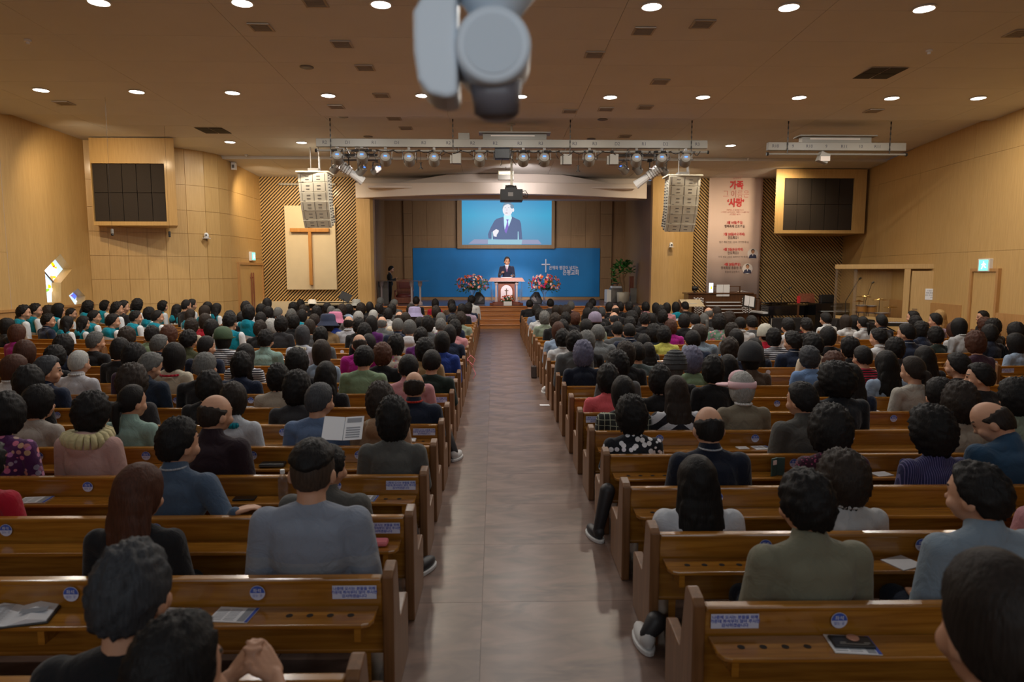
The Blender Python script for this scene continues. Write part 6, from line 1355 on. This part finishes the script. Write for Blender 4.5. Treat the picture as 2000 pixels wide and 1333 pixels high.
PEOPLE = """47 606.0 S k choir r;70 603.6 S k choir r;115 602.4 M k choir r;96 609.6 B d black;140 613.2 S k choir r;173 600.0 B k choir;206 597.6 B k choir r;229 589.7 S k choir r;242 596.4 S k black r;168 610.8 B k choir;185 619.2 S k choir r;226 608.4 S k choir r;240 606.0 L k choir;269 594.0 B k choir;266 602.4 B d choir;292 613.2 B k choir;319 598.3 B k choir r;346 606.0 L k choir;364 596.9 S k black;375 595.2 S k choir;372 615.6 L d choir;400 608.4 M d choir;406 600.7 L k choir;431 603.6 L k choir;447 592.8 S k choir;454 601.2 B k choir;266 619.9 S k choir r;308 619.2 S k choir r;221 627.6 S k choir r;132 631.2 L k choir;164 631.2 L k choir r;44 622.3 K d choir r;95 626.4 S k navy r;14 637.2 M k black;374 637.2 B d cream;400 627.6 M d red;449 620.4 B k black;448 636.0 S k grey;473 622.8 S k navy;413 642.0 C k black;436 662.4 H:green k stripe;34 651.6 M r magenta;297 652.8 B k green;330 654.0 B r cream;248 657.6 B d black;168 667.2 S g black r;92 675.6 B k navy;312 673.7 S g navy r;368 664.8 S k olive;403 676.8 S k navy r;235 682.8 B k black;262 698.4 C k plum;30 688.8 M r black;154 708.0 S w shirtw;340 696.0 M k redneck;400 715.2 S g black;28 718.8 M r white r;94 723.6 S s navy R;290 711.6 S g denim dr;108 697.2 B k black;408 754.8 B k black;258 747.6 C d charcoal;77 786.0 B k linen r;259 783.6 P k mint r;180 805.2 B k yellowscarf r;456 781.2 B d choir2;420 807.6 K d darkplum r;10 810.0 B k floral;56 747.6 B k black;473 621.6 S k navy;485 595.2 B k choir;512 592.8 L k black;510 606.0 B k black;524 610.8 B k black;543 612.0 S g grey;573 601.2 B k black r;585 595.2 M k black;592 606.0 S d tan;610 596.9 H:fedora k black;618 609.6 B k black;509 624.0 B k black;569 615.6 B g grey;590 618.0 B k choir;530 638.4 C w grey;549 633.6 B k charcoal;573 628.8 B k black;614 627.6 S d tan;605 639.6 B d grey;639 602.4 B k black;647 608.4 S g lblue;658 615.6 S g grey;696 596.9 H:greyhat k black;681 604.8 B k lblue;668 606.0 B d black;705 604.8 C d black;722 600.0 M k black;740 603.6 B k black;743 590.4 S g black;770 594.0 S g grey r;765 604.8 B k grey;758 614.4 B k white;729 616.8 S w black;700 620.4 S w white;641 634.8 H:navyhat k tan;655 629.5 H:pinkhat k royal;681 631.2 K d shirtw;746 631.2 K g greysuit;701 636.0 B k black;725 632.4 M k purple;780 621.6 K d cream;777 636.7 S g navy;792 624.0 M d black;800 642.0 S g whiteh;810 618.0 H:lilachat g black;820 634.8 B k navy;813 588.7 S k black;803 606.0 B d black;850 593.5 B k red;852 609.6 B d black;882 595.2 B k brown;884 603.6 S k navy;902 604.8 B k black;914 603.6 B k lilac;924 586.8 S k white;926 600.0 S k navy;861 624.0 S g white;861 636.0 S g purple;835 633.6 B k grey;885 628.8 B k navy;908 622.8 B d sage;892 652.8 M k navy;900 642.0 C k pink;591 655.2 M s scarfblue;508 642.0 B d black;519 663.6 S k mint;626 656.4 B k grey;712 650.4 B k black;822 657.6 B k purple;702 672.0 K d magenta l;720 672.0 S k grey;773 674.4 B k creamfloral;830 684.0 B k tan;864 668.4 M k royal;711 699.6 S k green;747 692.4 B r black;628 687.6 M d lblue;479 693.6 L k stripe;471 714.0 B k navy;580 708.0 C k black;543 738.0 B k beige;798 717.6 S k pink;843 707.3 S k blackgreen;637 734.4 L k black;580 759.6 C k charcoal;809 753.6 K d navyred;624 781.2 S s blue r;743 783.6 C d camel;794 819.6 C k greyjacket;1033 594.5 S k black;1075 593.3 S k charcoal;1157 592.5 S k white;1115 598.2 S g plum;1048 606.7 B k blue;1046 615.3 B k white;1086 606.7 M d black;1095 606.7 B d black;1106 609.2 C d brown;1055 621.9 B g sage;1070 620.2 M k white;1084 625.9 B d black;1105 622.7 B k black;1151 601.8 B k black;1147 614.1 M k olive;1162 614.1 B k black;1175 611.2 S s black;1190 600.6 B k black;1202 606.7 K d black;1211 599.9 B k black;1229 599.4 B k black;1243 610.4 B k black;1261 599.9 B k pink;1281 601.8 M k black;1290 608.0 B k black;1302 602.3 M k pink;1320 600.6 M k choir;1338 598.9 S k black;1123 622.7 B r black;1075 646.4 M r lblue;1099 641.0 B k black;1095 661.9 B k white;1139 692.5 C v darknavy;1145 639.8 B k black;1162 630.0 H:lilaccap k sage;1199 621.9 K s black;1168 652.1 S g greysuit;1146 668.0 C g black;1120 666.8 B k grey;1206 643.5 S k grey;1229 647.2 S k navy;1234 622.7 C k black;1230 633.2 B k black;1260 624.4 S k black r;1272 625.1 B k black;1294 619.0 B k black;1310 639.8 B r magenta;1277 652.1 C k denim;1297 654.5 B k yellow;1336 627.6 B k black;1357 626.3 S k white;1375 625.1 P g grey;1384 612.1 K g black;1400 610.4 S d black;1404 630.0 C k greenfloral;1424 623.9 C d black;1446 633.2 S k white;1468 630.8 S k grey;1353 664.3 S k navy;1366 652.1 B d greyblue;1429 647.2 B d grey;1438 660.6 M k lblue;1425 681.5 B d navy;1473 680.2 L k darknavy;1494 655.7 H:mottle k red;1222 692.5 C d black;1244 690.0 S k slate;1257 670.4 B k black;1266 686.4 L k bwfloral;1206 714.5 C k grey;1351 704.7 C v green;1318 719.4 H:spiral g black;1422 719.4 L k navy;1466 702.3 H:beanie k brown;1188 741.5 B k coral;1217 767.2 M k plaiddark;1321 766.0 L d bands;1289 742.7 B k black;1393 723.1 B k black;1449 758.6 H:pinkcap w taupe;1206 812.5 C k bwfloralb l;1384 833.4 K k darknavy;1539 637.1 S k white;1575 636.3 S k black;1602 623.3 S k white;1511 659.7 B k stripe;1548 667.5 S k navy l;1584 667.5 B k black;1589 674.0 B k cream;1617 657.9 B k black;1652 628.5 M d white;1668 628.5 M k black;1685 631.1 P k white;1721 628.5 S k darknavy;1659 679.2 B k black l;1580 698.7 B s bluevest l;1715 659.7 S k white l;1748 680.5 B k charcoal;1685 697.4 S k redband;1731 710.4 L k lblue;1628 713.0 B r black;1633 744.2 C k polo l;1662 739.0 L k navy;1782 723.4 P d taupel l;1806 697.4 L k black;1770 651.1 S k navy l;1798 644.1 B k navy;1783 619.4 S k black l;1826 625.9 S k lilac l;1835 618.1 L b pink;1788 631.1 B k black;1827 655.8 B k blackgreen;1861 645.4 B r white;1873 638.1 M k white;1905 670.1 B r plum;1927 619.4 S k black L;1923 635.0 B r navy;1939 638.9 B k black;1932 651.9 B k darknavy;1984 648.0 B k black;1983 670.1 M k lblue l;1870 714.3 S k black l;1913 736.4 S k black L;1875 788.4 C d beige;1836 770.2 B k pinkish l;1986 778.0 C k sage l;1944 817.0 K d bluesuit Ldd;1818 844.3 C k pin l;1566 780.6 S k greyjacket l;1622 840.4 C k plumdot;1362 938.0 L k whiteblouse;1646 944.0 C d white;1576 984.0 S k khaki;1911 965.0 S k greyblue l;349 864.0 S k steelblue r;272 962.0 L r black r;610 918.0 U k greytee;640 912.0 S k greyjacket r"""
recs = []
for r in PEOPLE.split(';'):
    t = r.split(); recs.append(dict(x=float(t[0]), y=float(t[1]), h=t[2], c=t[3], s=t[4], p=t[5] if len(t) > 5 else ''))
HZ = 1.03
def cand(px_, py_):
    """rows the head could sit in: the row plane met along the sight line"""
    d = ray(px_, py_); out = []
    for bn, (xi, L, z0, rot, rws, sd) in blocks.items():
        B_ = BLK[bn]; t = tan(rot)
        for i in rws:
            o = row_origin(bn, i)
            # plane: y = o.y + (x-o.x)*t + .27
            k = (o.y - o.x * t + .27 - CAM.y + CAM.x * t) / (d.y - d.x * t); q = CAM + d * k
            lx = (q.x - o.x) * sd
            over = max(0, abs(q.x - o.x) - (B_['h'] - .22)); 
            if over > .55: continue
            q2 = q.copy(); lim = B_['h'] - .25
            q2.x = o.x + max(-lim, min(lim, q.x - o.x)); 
            out.append((abs(q.z - HZ) + over * .5, bn, i, q2, q.z))
    return sorted(out, key=lambda c: c[0])
occ = {}
recs.sort(key=lambda r: -r['y'])
for r in recs:
    cs = cand(r['x'], r['y']); best = None
    for c in cs[:9]:
        pen = c[0]
        for ox in occ.get((c[1], c[2]), []):
            dd = abs(ox - c[3].x)
            if dd < .42: pen += (.42 - dd) * 1.4
        if best is None or pen < best[0]: best = (pen, c)
    c = best[1]; r['bn'], r['i'], r['q'], r['z'] = c[1], c[2], c[3], c[4]
    occ.setdefault((c[1], c[2]), []).append(c[3].x)
rowsd = {}
for r in recs: rowsd.setdefault((r['bn'], r['i']), []).append(r)
FEM = 'BCMLP'
def add_person(loc, rz, sc, r, label, group, bkey, mirror=False, garment=None, shoes=True, child_hat=None):
    me, hc, hr, rot = BODY[bkey]; lv = r.get('lv')
    if lv is not None: me = sit_body(bkey, lv); hc = hc + Vector((0, 0, SITS[lv]))
    o = empty('person', loc, rz); o.scale = (sc[0] * (-1 if mirror else 1), sc[1], sc[2]); tag(o, label, 'person', group)
    link('body', me, o)
    sm, rgb, _ = shirt_for(r['s'])
    if garment: sm = SHIRT[garment]
    if lv is not None:
        if (sm.name, lv) not in SHS: SHS[(sm.name, lv)] = stretched(sm, SITS[lv])
        sm = SHS[(sm.name, lv)]
    o['_lv'] = SITS[lv] if lv is not None else 0.0
    jit = random.uniform(.88, 1.12)
    link('top', sm, o, color=tuple(c * jit for c in rgb))
    link('trousers', TROU, o, color=random.choice([(.012, .013, .018), (.03, .03, .035), (.02, .028, .05), (.09, .08, .065)]))
    hcol = HCOL[r['c']][0]; hj = random.uniform(.8, 1.25); hcol = tuple(c * hj for c in hcol)
    kind = r['h']
    if kind.startswith('H:'):
        base = 'S' if kind[2:] in ('spiral', 'greyhat', 'fedora') else 'M' if kind[2:] in ('green', 'mottle') else 'B'
        link('hair', (vis_hair_small if base != 'B' else HAIR['B'][1]) if kind[2:] != 'green' else HAIR['M'][1], o, loc=hc, rot=hr, color=hcol)
        hs = 1.40 if base == 'B' else 1.22
        if kind[2:] == 'pinkcap': hs = 1.24
        link('hat', HATS[kind[2:]][1], o, loc=hc + rot @ Vector((0, -.005, .022)), rot=hr, scale=(hs, hs * 1.1, hs))
    else:
        sh_ = random.uniform(.96, 1.06) if kind not in 'KU' else 1
        link('hair', random.choice(HAIR[kind]), o, loc=hc, rot=hr, color=hcol if kind != 'U' else (.045, .030, .022), scale=(sh_, sh_, sh_))
        if kind == 'U': link('hair', UTOP, o, loc=hc, rot=hr, color=hcol)
        if r['c'] == 'k' and r['s'] == 'pin' and 0: pass
    if shoes:
        for s in (-1, 1): link('shoe', r.get('shoe', SHO), o, loc=(s * .10, .42, 0))
    return o
vis_hair_small = shell_mesh('hair', 'short', .08, .02, 8)
ringm = {}
def scarf(o, col, z=.84, r=.082, t=.028, name='scarf'):
    key = (col, z, r, t)
    if key not in ringm:
        m = MB(); N = 22
        m.tube([(r * cos(2 * pi * k / N), r * 1.05 * sin(2 * pi * k / N), z + (.012 * sin(2 * 2 * pi * k / N) if t > .02 else 0)) for k in range(N + 1)], t, 8); me = m.mesh(name, smooth=True); me.materials.append(M_cloth); ringm[key] = me
    return link(name, ringm[key], o, color=col, loc=(0, 0, o.get('_lv', 0.0)))
for (bn, i), lst in rowsd.items():
    sd = BLK[bn]['side']; lst.sort(key=lambda r: r['q'].x * sd); first = blocks[bn][4][0]
    blab = {'left centre block': 'left centre pews', 'right centre block': 'right centre pews', 'outer left block': 'outer left pews', 'outer right block': 'outer right pews'}[bn]
    for k, r in enumerate(lst):
        q = r['q']; zt_ = max(.86, min(1.20, r['z'])); r['lv'] = min(range(4), key=lambda a_: abs(HZ + SITS[a_] - zt_)); zs = zt_ / (HZ + SITS[r['lv']]); random.seed(int(r['x'] * 7 + r['y'] * 3))
        p = r['p']; yaw = 0; key = ''; mir = False
        if 'R' in p: key = 'y2'
        elif 'L' in p: key = 'y2'; mir = True
        elif 'r' in p: key = 'y1'
        elif 'l' in p: key = 'y1'; mir = True
        if 'd' in p: key = {'': 'd', 'y1': 'y1d', 'y2': 'y2d'}[key]
        if r['s'] == 'steelblue': key = 'rest'
        face = -math.atan2(0.5 - q.x, 34 - q.y) * .6 + random.uniform(-.06, .06) + BLK[bn]['rot'] * (.8 if abs(BLK[bn]['rot']) > .05 else 0)
        if bn == 'outer left block': face -= R(10)
        wsc = (.98 if r['h'][0] in FEM or r['h'].startswith('H:') else 1.08) * random.uniform(.97, 1.04)
        if r['s'] in ('greytee',): wsc = 1.14
        if r['s'] in ('greyblue', 'khaki', 'polo', 'bluesuit'): wsc = 1.12
        me, hc, hr, rot = BODY[key]; hx = hc.x * (-1 if mir else 1)
        loc = Vector((q.x - hx * wsc * cos(face) + hc.y * sin(face) * 1.0, q.y - hc.y, 0))
        if 'd' in p: loc.y = q.y - .06
        hn = 'hat' if 0 else ''
        if r['h'].startswith('H:'): hw = HATS[r['h'][2:]][0]
        else: hw = '%s %s hair' % (HWD[r['h']], HCOL[r['c']][1])
        lab = 'person, %s, %s, %s row %s, seat %s from aisle' % (hw, COLS[r['s']][3], blab, ordw(i - first), ordw(k))
        wds = lab.split()
        if len(wds) > 16: lab = 'person, %s, %s, %s row %s, seat %s' % (hw.replace(' hair', ''), ' '.join(COLS[r['s']][3].split()[:3]), blab, ordw(i - first), ordw(k))
        far = q.y > 9
        r['o'] = add_person(loc, face, (wsc, wsc, zs), r, lab, 'congregation seated in the ' + blab, key, mir, shoes=not far)
        o = r['o']
        if r['s'] == 'choir2': scarf(o, (.0, .19, .26), .835)
        if r['s'] == 'scarfblue': scarf(o, (.5, .46, .36), .84, .085, .032)
        if r['s'] == 'camel': scarf(o, (.42, .37, .28), .84, .09, .038)
        if r['s'] == 'yellowscarf': scarf(o, (.50, .44, .24), .845, .125, .062)
        if r['s'] == 'redneck': scarf(o, (.40, .01, .03), .815, .13, .014, 'stripe')
        if r['s'] == 'navyred': scarf(o, (.40, .02, .01), .885, .078, .010, 'collar')
        if r['s'] in ('taupe', 'shirtw', 'white') and r['h'] != 'L': scarf(o, (.55, .55, .55), .893, .073, .012, 'collar')
        if r['s'] in ('navy', 'darknavy', 'steelblue') and r['h'] in 'SK': scarf(o, (.34, .36, .40), .890, .071, .006, 'collar')
# people at the very front of the picture, partly outside the frame
def special(px_, py_, Y, h, c, s, key, mir, w_, lab, face=0, garment=None):
    q = at_y(px_, py_, Y); me, hc, hr, rot = BODY[key]; r = dict(h=h, c=c, s=s)
    loc = Vector((q.x - hc.x * w_ * (-1 if mir else 1), Y - hc.y, 0)); return add_person(loc, face, (w_, w_, q.z / hc.z), r, lab, None, key, mir, garment)
special(254, 1158, 2.06, 'S', 's', 'black', '', False, 1.10, 'person with smooth grey hair and black clothes in the second nearest left pew')
SPc = special(343, 1322, 1.62, 'S', 'k', 'charcoal', 'clasp', False, 1.03, 'person at bottom left with dark hair, raised clasped hands and grey sleeve', 0, 'clasp')
special(1945, 1225, 1.50, 'P', 'd', 'black', '', True, 1.08, 'person at bottom right corner with tied dark brown hair and black top')
special(-38, 905, 4.1, 'B', 'k', 'red', 'y1', False, 1.0, 'person in a dark red top cut by the left frame edge')
special(2062, 935, 3.75, 'B', 'k', 'pink', 'y1', True, 1.0, 'person in a pale pink blouse cut by the right frame edge')
# preacher behind the pulpit
def standing(q, z_, face, suit, lab, hairk, hairc, s_, tie=True, key='pr'):
    me, hc, hr, rot = BODY2[key]; o = empty('person', q, face); o.scale = (s_, s_, s_); tag(o, lab, 'person')
    dz = .50
    for nme, m_, col in (('body', me, None), ('jacket', SUIT, suit), ('trousers', TRST, suit)):
        c = link(nme, m_, o, loc=(0, 0, dz), color=col or (1, 1, 1))
    link('hair', HAIR[hairk][0], o, loc=hc + Vector((0, 0, dz)), rot=hr, color=hairc)
    if tie:
        sh_ = MB().prism([(-.06, .89), (.06, .89), (.0, .64)], lambda u, v, h: (u, h + .02 * 0, v), .092, .135).mesh('shirt_front'); sh_.materials.append(M_paper); link('shirt_front', sh_, o, loc=(0, 0, dz))
        ti = MB().prism([(-.016, .875), (.016, .875), (.024, .70), (.0, .63), (-.024, .70)], lambda u, v, h: (u, h, v), .135, .146).mesh('tie'); ti.materials.append(simple('purple_tie', (.16, .03, .12), .5)); link('tie', ti, o, loc=(0, 0, dz)); scarf(o, (.7, .7, .74), .89 + dz, .068, .013, 'collar')
    return o
BODY2 = {'pr': body_mesh('body', -14, 3, 'stand_raise', True), 'side': body_mesh('body', 0, 14, 'stand_raise', True)}
SUIT = shirt_mesh('jacket', 'stand_raise', True, 1.06); TRST = pants_mesh(True)
q = at_y(990, 594, 27.15); q.z = SF; standing(q, 0, pi, (.016, .020, .042), 'preacher in a dark suit and purple tie speaking behind the pulpit', 'S', (.030, .022, .018), 1.14)
q = at_y(762, 592, 28.3); q.z = SF; o = standing(q, 0, R(-80), (.012, .012, .014), 'person in black standing sideways behind the clear table', 'S', (.008, .008, .008), .93, False, 'side')
# ================================================================== THINGS ON SHELVES AND FLOOR
def shelf_spot(px_, py_, z=.506):
    q = at_z(px_, py_, z); best = None
    for bn in BLK:
        for i in blocks[bn][4]:
            o = row_origin(bn, i); t = tan(BLK[bn]['rot'])
            if abs(q.x - o.x) > BLK[bn]['h'] - .05: continue
            yy = o.y + (q.x - o.x) * t - .095
            if best is None or abs(yy - q.y) < best[0]: best = (abs(yy - q.y), yy, bn, i)
    Y = best[1]; x = at_y(px_, py_, Y).x if 0 else q.x * (Y / q.y) + CAM.x * (1 - Y / q.y)
    return Vector((x, Y, z)), best[2], best[3]
def bulletin(px_, py_, rz, kind, lab, wd=.17, dp=.13):
    p_, bn, i = shelf_spot(px_, py_); o = empty('bulletin', p_, rz); tag(o, lab, 'bulletin', 'paper bulletins on the pew shelves')
    MB().box(-wd / 2, wd / 2, -dp / 2, dp / 2, 0, .004).build('sheet', M_paper, o, w=False)
    if kind: 
        MB().box(wd * .22, wd * .40, -dp / 2 + .005, dp / 2 - .005, .004, .005).build('dark_cover_strip', M_ink, o, w=False); MB().box(wd * .42, wd * .5, -dp / 2, dp / 2, .004, .0052).build('blue_strip', M_stkb, o, w=False)
        m = MB(); [m.box(-wd * .45 + a_ * wd * .31, -wd * .45 + a_ * wd * .31 + wd * .26, -dp * .4 + k * dp * .1, -dp * .4 + k * dp * .1 + dp * .035, .004, .0045) for a_ in range(2) for k in range(8)]; m.build('print', M_ink, o, w=False)
    return o
BL = [(68, 978, .1, 1, 'bulletin on the fourth left pew shelf near the frame edge', .19, .13), (457, 1216, -.1, 1, 'bulletin with blue edge on the nearest visible left shelf, right one', .19, .13), (345, 1210, -.1, 1, 'bulletin partly hidden behind the grey-haired head on the left', .17, .13),
      (718, 981, -.1, 1, 'bulletin below the white notice beside the undercut man', .13, .12), (1762, 1105, .35, 0, 'bulletin held beside the man in the grey-blue shirt', .16, .14), (1487, 874, .1, 1, 'bulletin with blue edge left of the grey jacket at centre right', .15, .12), (1722, 930, .2, 0, 'crumpled white paper between dotted and pinstriped tops', .14, .1),
      (340, 757, .1, 0, 'white paper beside the man in the denim jacket', .2, .13), (1255, 803, .1, 0, 'small white paper left of the long-haired banded top', .12, .1), (1140, 778, 0, 1, 'bulletin on the pew shelf behind the coral jacket', .2, .1), (1800, 695, 0, 0, 'white paper on a shelf right of the light blue top', .18, .12), (1885, 710, 0, 0, 'white paper near the small notice at far right', .18, .12), (1700, 800, 0, 0, 'white paper left of the taupe knit top', .16, .12),
      (485, 807, 0, 1, 'bulletin left of the beige top', .2, .12), (1450, 882, .1, 0, 'thin paper beside the bald head at centre right', .1, .08)]
for a_ in BL: bulletin(*a_)
p_, bn, i = shelf_spot(30, 1212); o = empty('open_bible', p_, .25); tag(o, 'open thick bible with black cover on the left shelf at frame edge', 'book')
MB().box(-.17, .17, -.11, .11, 0, .008).build('cover', M_black, o, w=False, bevel=.003)
for s in (-1, 1): MB().add([(0, -.10, .008), (s * .08, -.10, .03), (s * .16, -.10, .014), (s * .16, .10, .014), (s * .08, .10, .03), (0, .10, .008), (0, -.10, .007), (s * .16, -.10, .008), (s * .16, .10, .008), (0, .10, .007)], ((0, 1, 4, 5), (1, 2, 3, 4), (2, 7, 8, 3), (0, 6, 7, 2, 1), (5, 4, 3, 8, 9), (6, 9, 8, 7))).build('page_block', M_paper, o, w=False)
m = MB(); [m.box(-.15, -.02, -.085 + k * .016, -.079 + k * .016, .0315 - .0, .032) for k in range(10)]; m.box(.03, .14, -.04, .0, .031, .032); m.build('print', M_ink, o, w=False)
p_, bn, i = shelf_spot(1662, 1292); o = bulletin(1662, 1297, -.12, 1, 'bulletin under the black phone on the nearest right shelf', .19, .14); o2 = empty('phone', o.location + Vector((.0, .005, .0055)), -.10); tag(o2, 'black phone case with bronze round grip on the nearest right shelf', 'phone')
MB().box(-.085, .085, -.042, .042, 0, .012).build('case', M_black, o2, w=False, bevel=.004); MB().cyl((.012, .018, .012), (.012, .018, .018), .026, n=22).build('grip', simple('bronze_grip', (.5, .25, .17), .35, .4), o2, w=False, bevel=.002); MB().box(-.06, .06, -.03, -.026, .0125, .0132).box(-.055, -.03, -.02, -.014, .0125, .0132).box(.045, .07, -.02, -.014, .0125, .0132).build('print', M_lgrey, o2, w=False)
p_, bn, i = shelf_spot(533, 911); o = empty('wallet', p_, .05); tag(o, 'long black wallet on the pew shelf left of the undercut man', 'wallet'); MB().box(-.10, .10, -.05, .05, 0, .03).build('body', M_black, o, w=False, bevel=.01); MB().box(-.10, .10, -.052, -.050, .012, .018).build('zip', M_grey, o, w=False)
p_, bn, i = shelf_spot(478, 976); o = empty('phone', p_, .05); tag(o, 'black phone lying on the shelf beside the blue suited man', 'phone'); MB().box(-.075, .075, -.038, .038, 0, .012).build('case', M_black, o, w=False, bevel=.004); MB().box(-.07, .07, -.034, .034, .012, .0125).build('screen', M_gloss, o, w=False)
p_, bn, i = shelf_spot(553, 962); o = empty('water_bottle', p_); tag(o, 'clear plastic bottle with white cap behind the undercut man', 'bottle'); MB().lathe([(.03, 0), (.033, .01), (.033, .05), (.030, .055), (.033, .06), (.033, .11), (.030, .115), (.033, .12), (.031, .15), (.014, .18), (.013, .19)], n=18).build('bottle', M_acryl, o, w=False, smooth=True); MB().lathe([(.016, .185), (.016, .21), (.014, .213)], n=14).build('cap', M_white, o, w=False)
p_, bn, i = shelf_spot(742, 1078); o = empty('folded_cloth', p_); tag(o, 'small pink folded cloth under the notice on the second left shelf', 'cloth'); MB().box(-.05, .05, -.04, .03, 0, .035).build('cloth', M_pinkb, o, w=False, bevel=.014)
p_, bn, i = shelf_spot(800, 876); o = empty('tissue_pack', p_); tag(o, 'white tissue pack at the end of the shelf near the curly hair', 'tissues'); MB().box(-.06, .06, -.05, .05, 0, .02).build('pack', M_paper, o, w=False, bevel=.006); MB().add([(-.02, 0, .02), (.02, 0, .02), (.01, .01, .06), (-.012, .012, .055)], ((0, 1, 2, 3),)).build('tissue', M_paper, o, w=False)
p_, bn, i = shelf_spot(1513, 932); o = empty('standing_book', p_, .2); tag(o, 'dark green book standing open on the shelf beside the dotted blouse', 'book'); MB().box(-.06, .0, -.02, -.008, 0, .14, rot=Matrix.Rotation(.3, 3, 'Z')).box(0, .07, -.008, .005, 0, .14, rot=Matrix.Rotation(-.4, 3, 'Z')).build('cover', simple('book_green', (.03, .07, .06), .6), o, w=False); MB().box(-.052, -.012, -.024, -.02, .09, .125, rot=Matrix.Rotation(.3, 3, 'Z')).build('label', MATS['banner_cloth'], o, w=False)
p_, bn, i = shelf_spot(1322, 925); o = empty('phone', p_, 0); tag(o, 'phone with lit screen held over the shelf left of the bald head', 'phone'); MB().box(-.035, .035, -.006, .006, .0, .10).build('case', M_black, o, w=False, bevel=.003); MB().box(-.031, .031, -.0075, -.006, .008, .092).build('screen', simple('phone_glow', (.6, .7, .9), .4, emit=(.5, .65, 1), es=.5), o, w=False)
# open newspaper-like leaflet held by the man in the blue jacket
q = at_y(672, 838, 5.1); o = empty('held_leaflet', q); tag(o, 'open printed leaflet held in front of the blue jacket', 'leaflet')
rt = Matrix.Rotation(R(-40), 3, 'X'); MB().box(-.16, -.002, -.002, 0, -.10, .10, rot=rt @ Matrix.Rotation(.12, 3, 'Z')).build('left_page', M_paper, o, w=False); MB().box(.002, .15, -.002, 0, -.10, .10, rot=rt @ Matrix.Rotation(-.12, 3, 'Z')).build('right_page', M_paper, o, w=False)
m = MB(); [m.box(.02, .13, -.006, -.004, -.08 + k * .02, -.072 + k * .02, rot=rt @ Matrix.Rotation(-.12, 3, 'Z')) for k in range(5)]; m.box(.02, .135, -.006, -.004, .05, .085, rot=rt @ Matrix.Rotation(-.12, 3, 'Z')); m.build('print', M_ink, o, w=False)
# aisle objects
q = at_z(1040, 738, 0); o = empty('handbag', (q.x + .03, q.y, 0)); tag(o, 'brown handbag leaning against a pew end on the right of the aisle', 'bag'); MB().prism([(-.10, 0), (.10, 0), (.085, .24), (-.085, .24)], lambda u, v, h: (h, u, v), -.06, .05).build('body', simple('brown_leather', (.045, .03, .025), .5), o, w=False, bevel=.02); MB().tube([(0, -.06, .24), (0, -.05, .34), (0, 0, .38), (0, .05, .34), (0, .06, .24)], .008, 6).build('handle', M_dark, o, w=False)
q = at_z(1063, 792, 0); o = empty('paper_sheet', (q.x, q.y, .001)); tag(o, 'white paper sheet lying on the aisle floor by the right pews', 'paper'); MB().box(-.07, .08, -.05, .05, 0, .004).build('sheet', M_paper, o, w=False)
def shoe_thing(px_, py_, mt, rz, lab, leg=None):
    q = at_z(px_, py_, 0.02); o = empty('shoe', (q.x, q.y - .05, 0), rz); tag(o, lab, 'shoe', 'shoes showing beside the pew ends'); link('shoe_upper', shoe_mesh(1, mt, M_shoew), o, scale=(1.05, 1.05, 1.1)); 
    MB().prism([(.056 * cos(2 * pi * k / 16), .045 + .142 * sin(2 * pi * k / 16)) for k in range(16)], lambda u, v, h: (u, v, h), 0, .028).build('sole', M_shoew, o, w=False, bevel=.006)
    if leg: MB().cap((0, -.03, .10), .042, leg, .06).build('trouser_leg', M_shoed, o, w=False, smooth=True)
    return o
shoe_thing(1164, 1045, M_shoed, .25, 'dark sneaker with white sole sticking into the aisle from right pews', (.07, -.03, .40))
shoe_thing(1257, 1250, M_shoew, .05, 'pale slip-on shoe beside a right pew end near the camera', (.05, -.02, .16))
shoe_thing(822, 1110, M_shoed, -.5, 'black and white sneaker beyond the left pew ends', (-.09, .0, .33))
shoe_thing(890, 893, M_shoew, -.3, 'pale sneaker further along the left pew ends', (-.10, .0, .3))
shoe_thing(1064, 765, M_shoew, .1, 'white shoe beside right pews near the handbag', None)
q = at_z(925, 735, .25); o = empty('pink_ribbon', (-.668, q.y, 0)); tag(o, 'loose pink strap hanging off a left pew end', 'strap'); MB().tube([(0, 0, .55), (.06, .02, .62), (.14, .0, .55), (.10, 0, .45), (.02, 0, .52), (.10, .02, .40), (.15, 0, .28), (.1, 0, .2)], .006, 5).build('ribbon', M_pinkb, o, w=False); MB().cyl((-.0, 0, .53), (.03, 0, .53), .014, n=8).build('knot', M_pinkb, o, w=False)
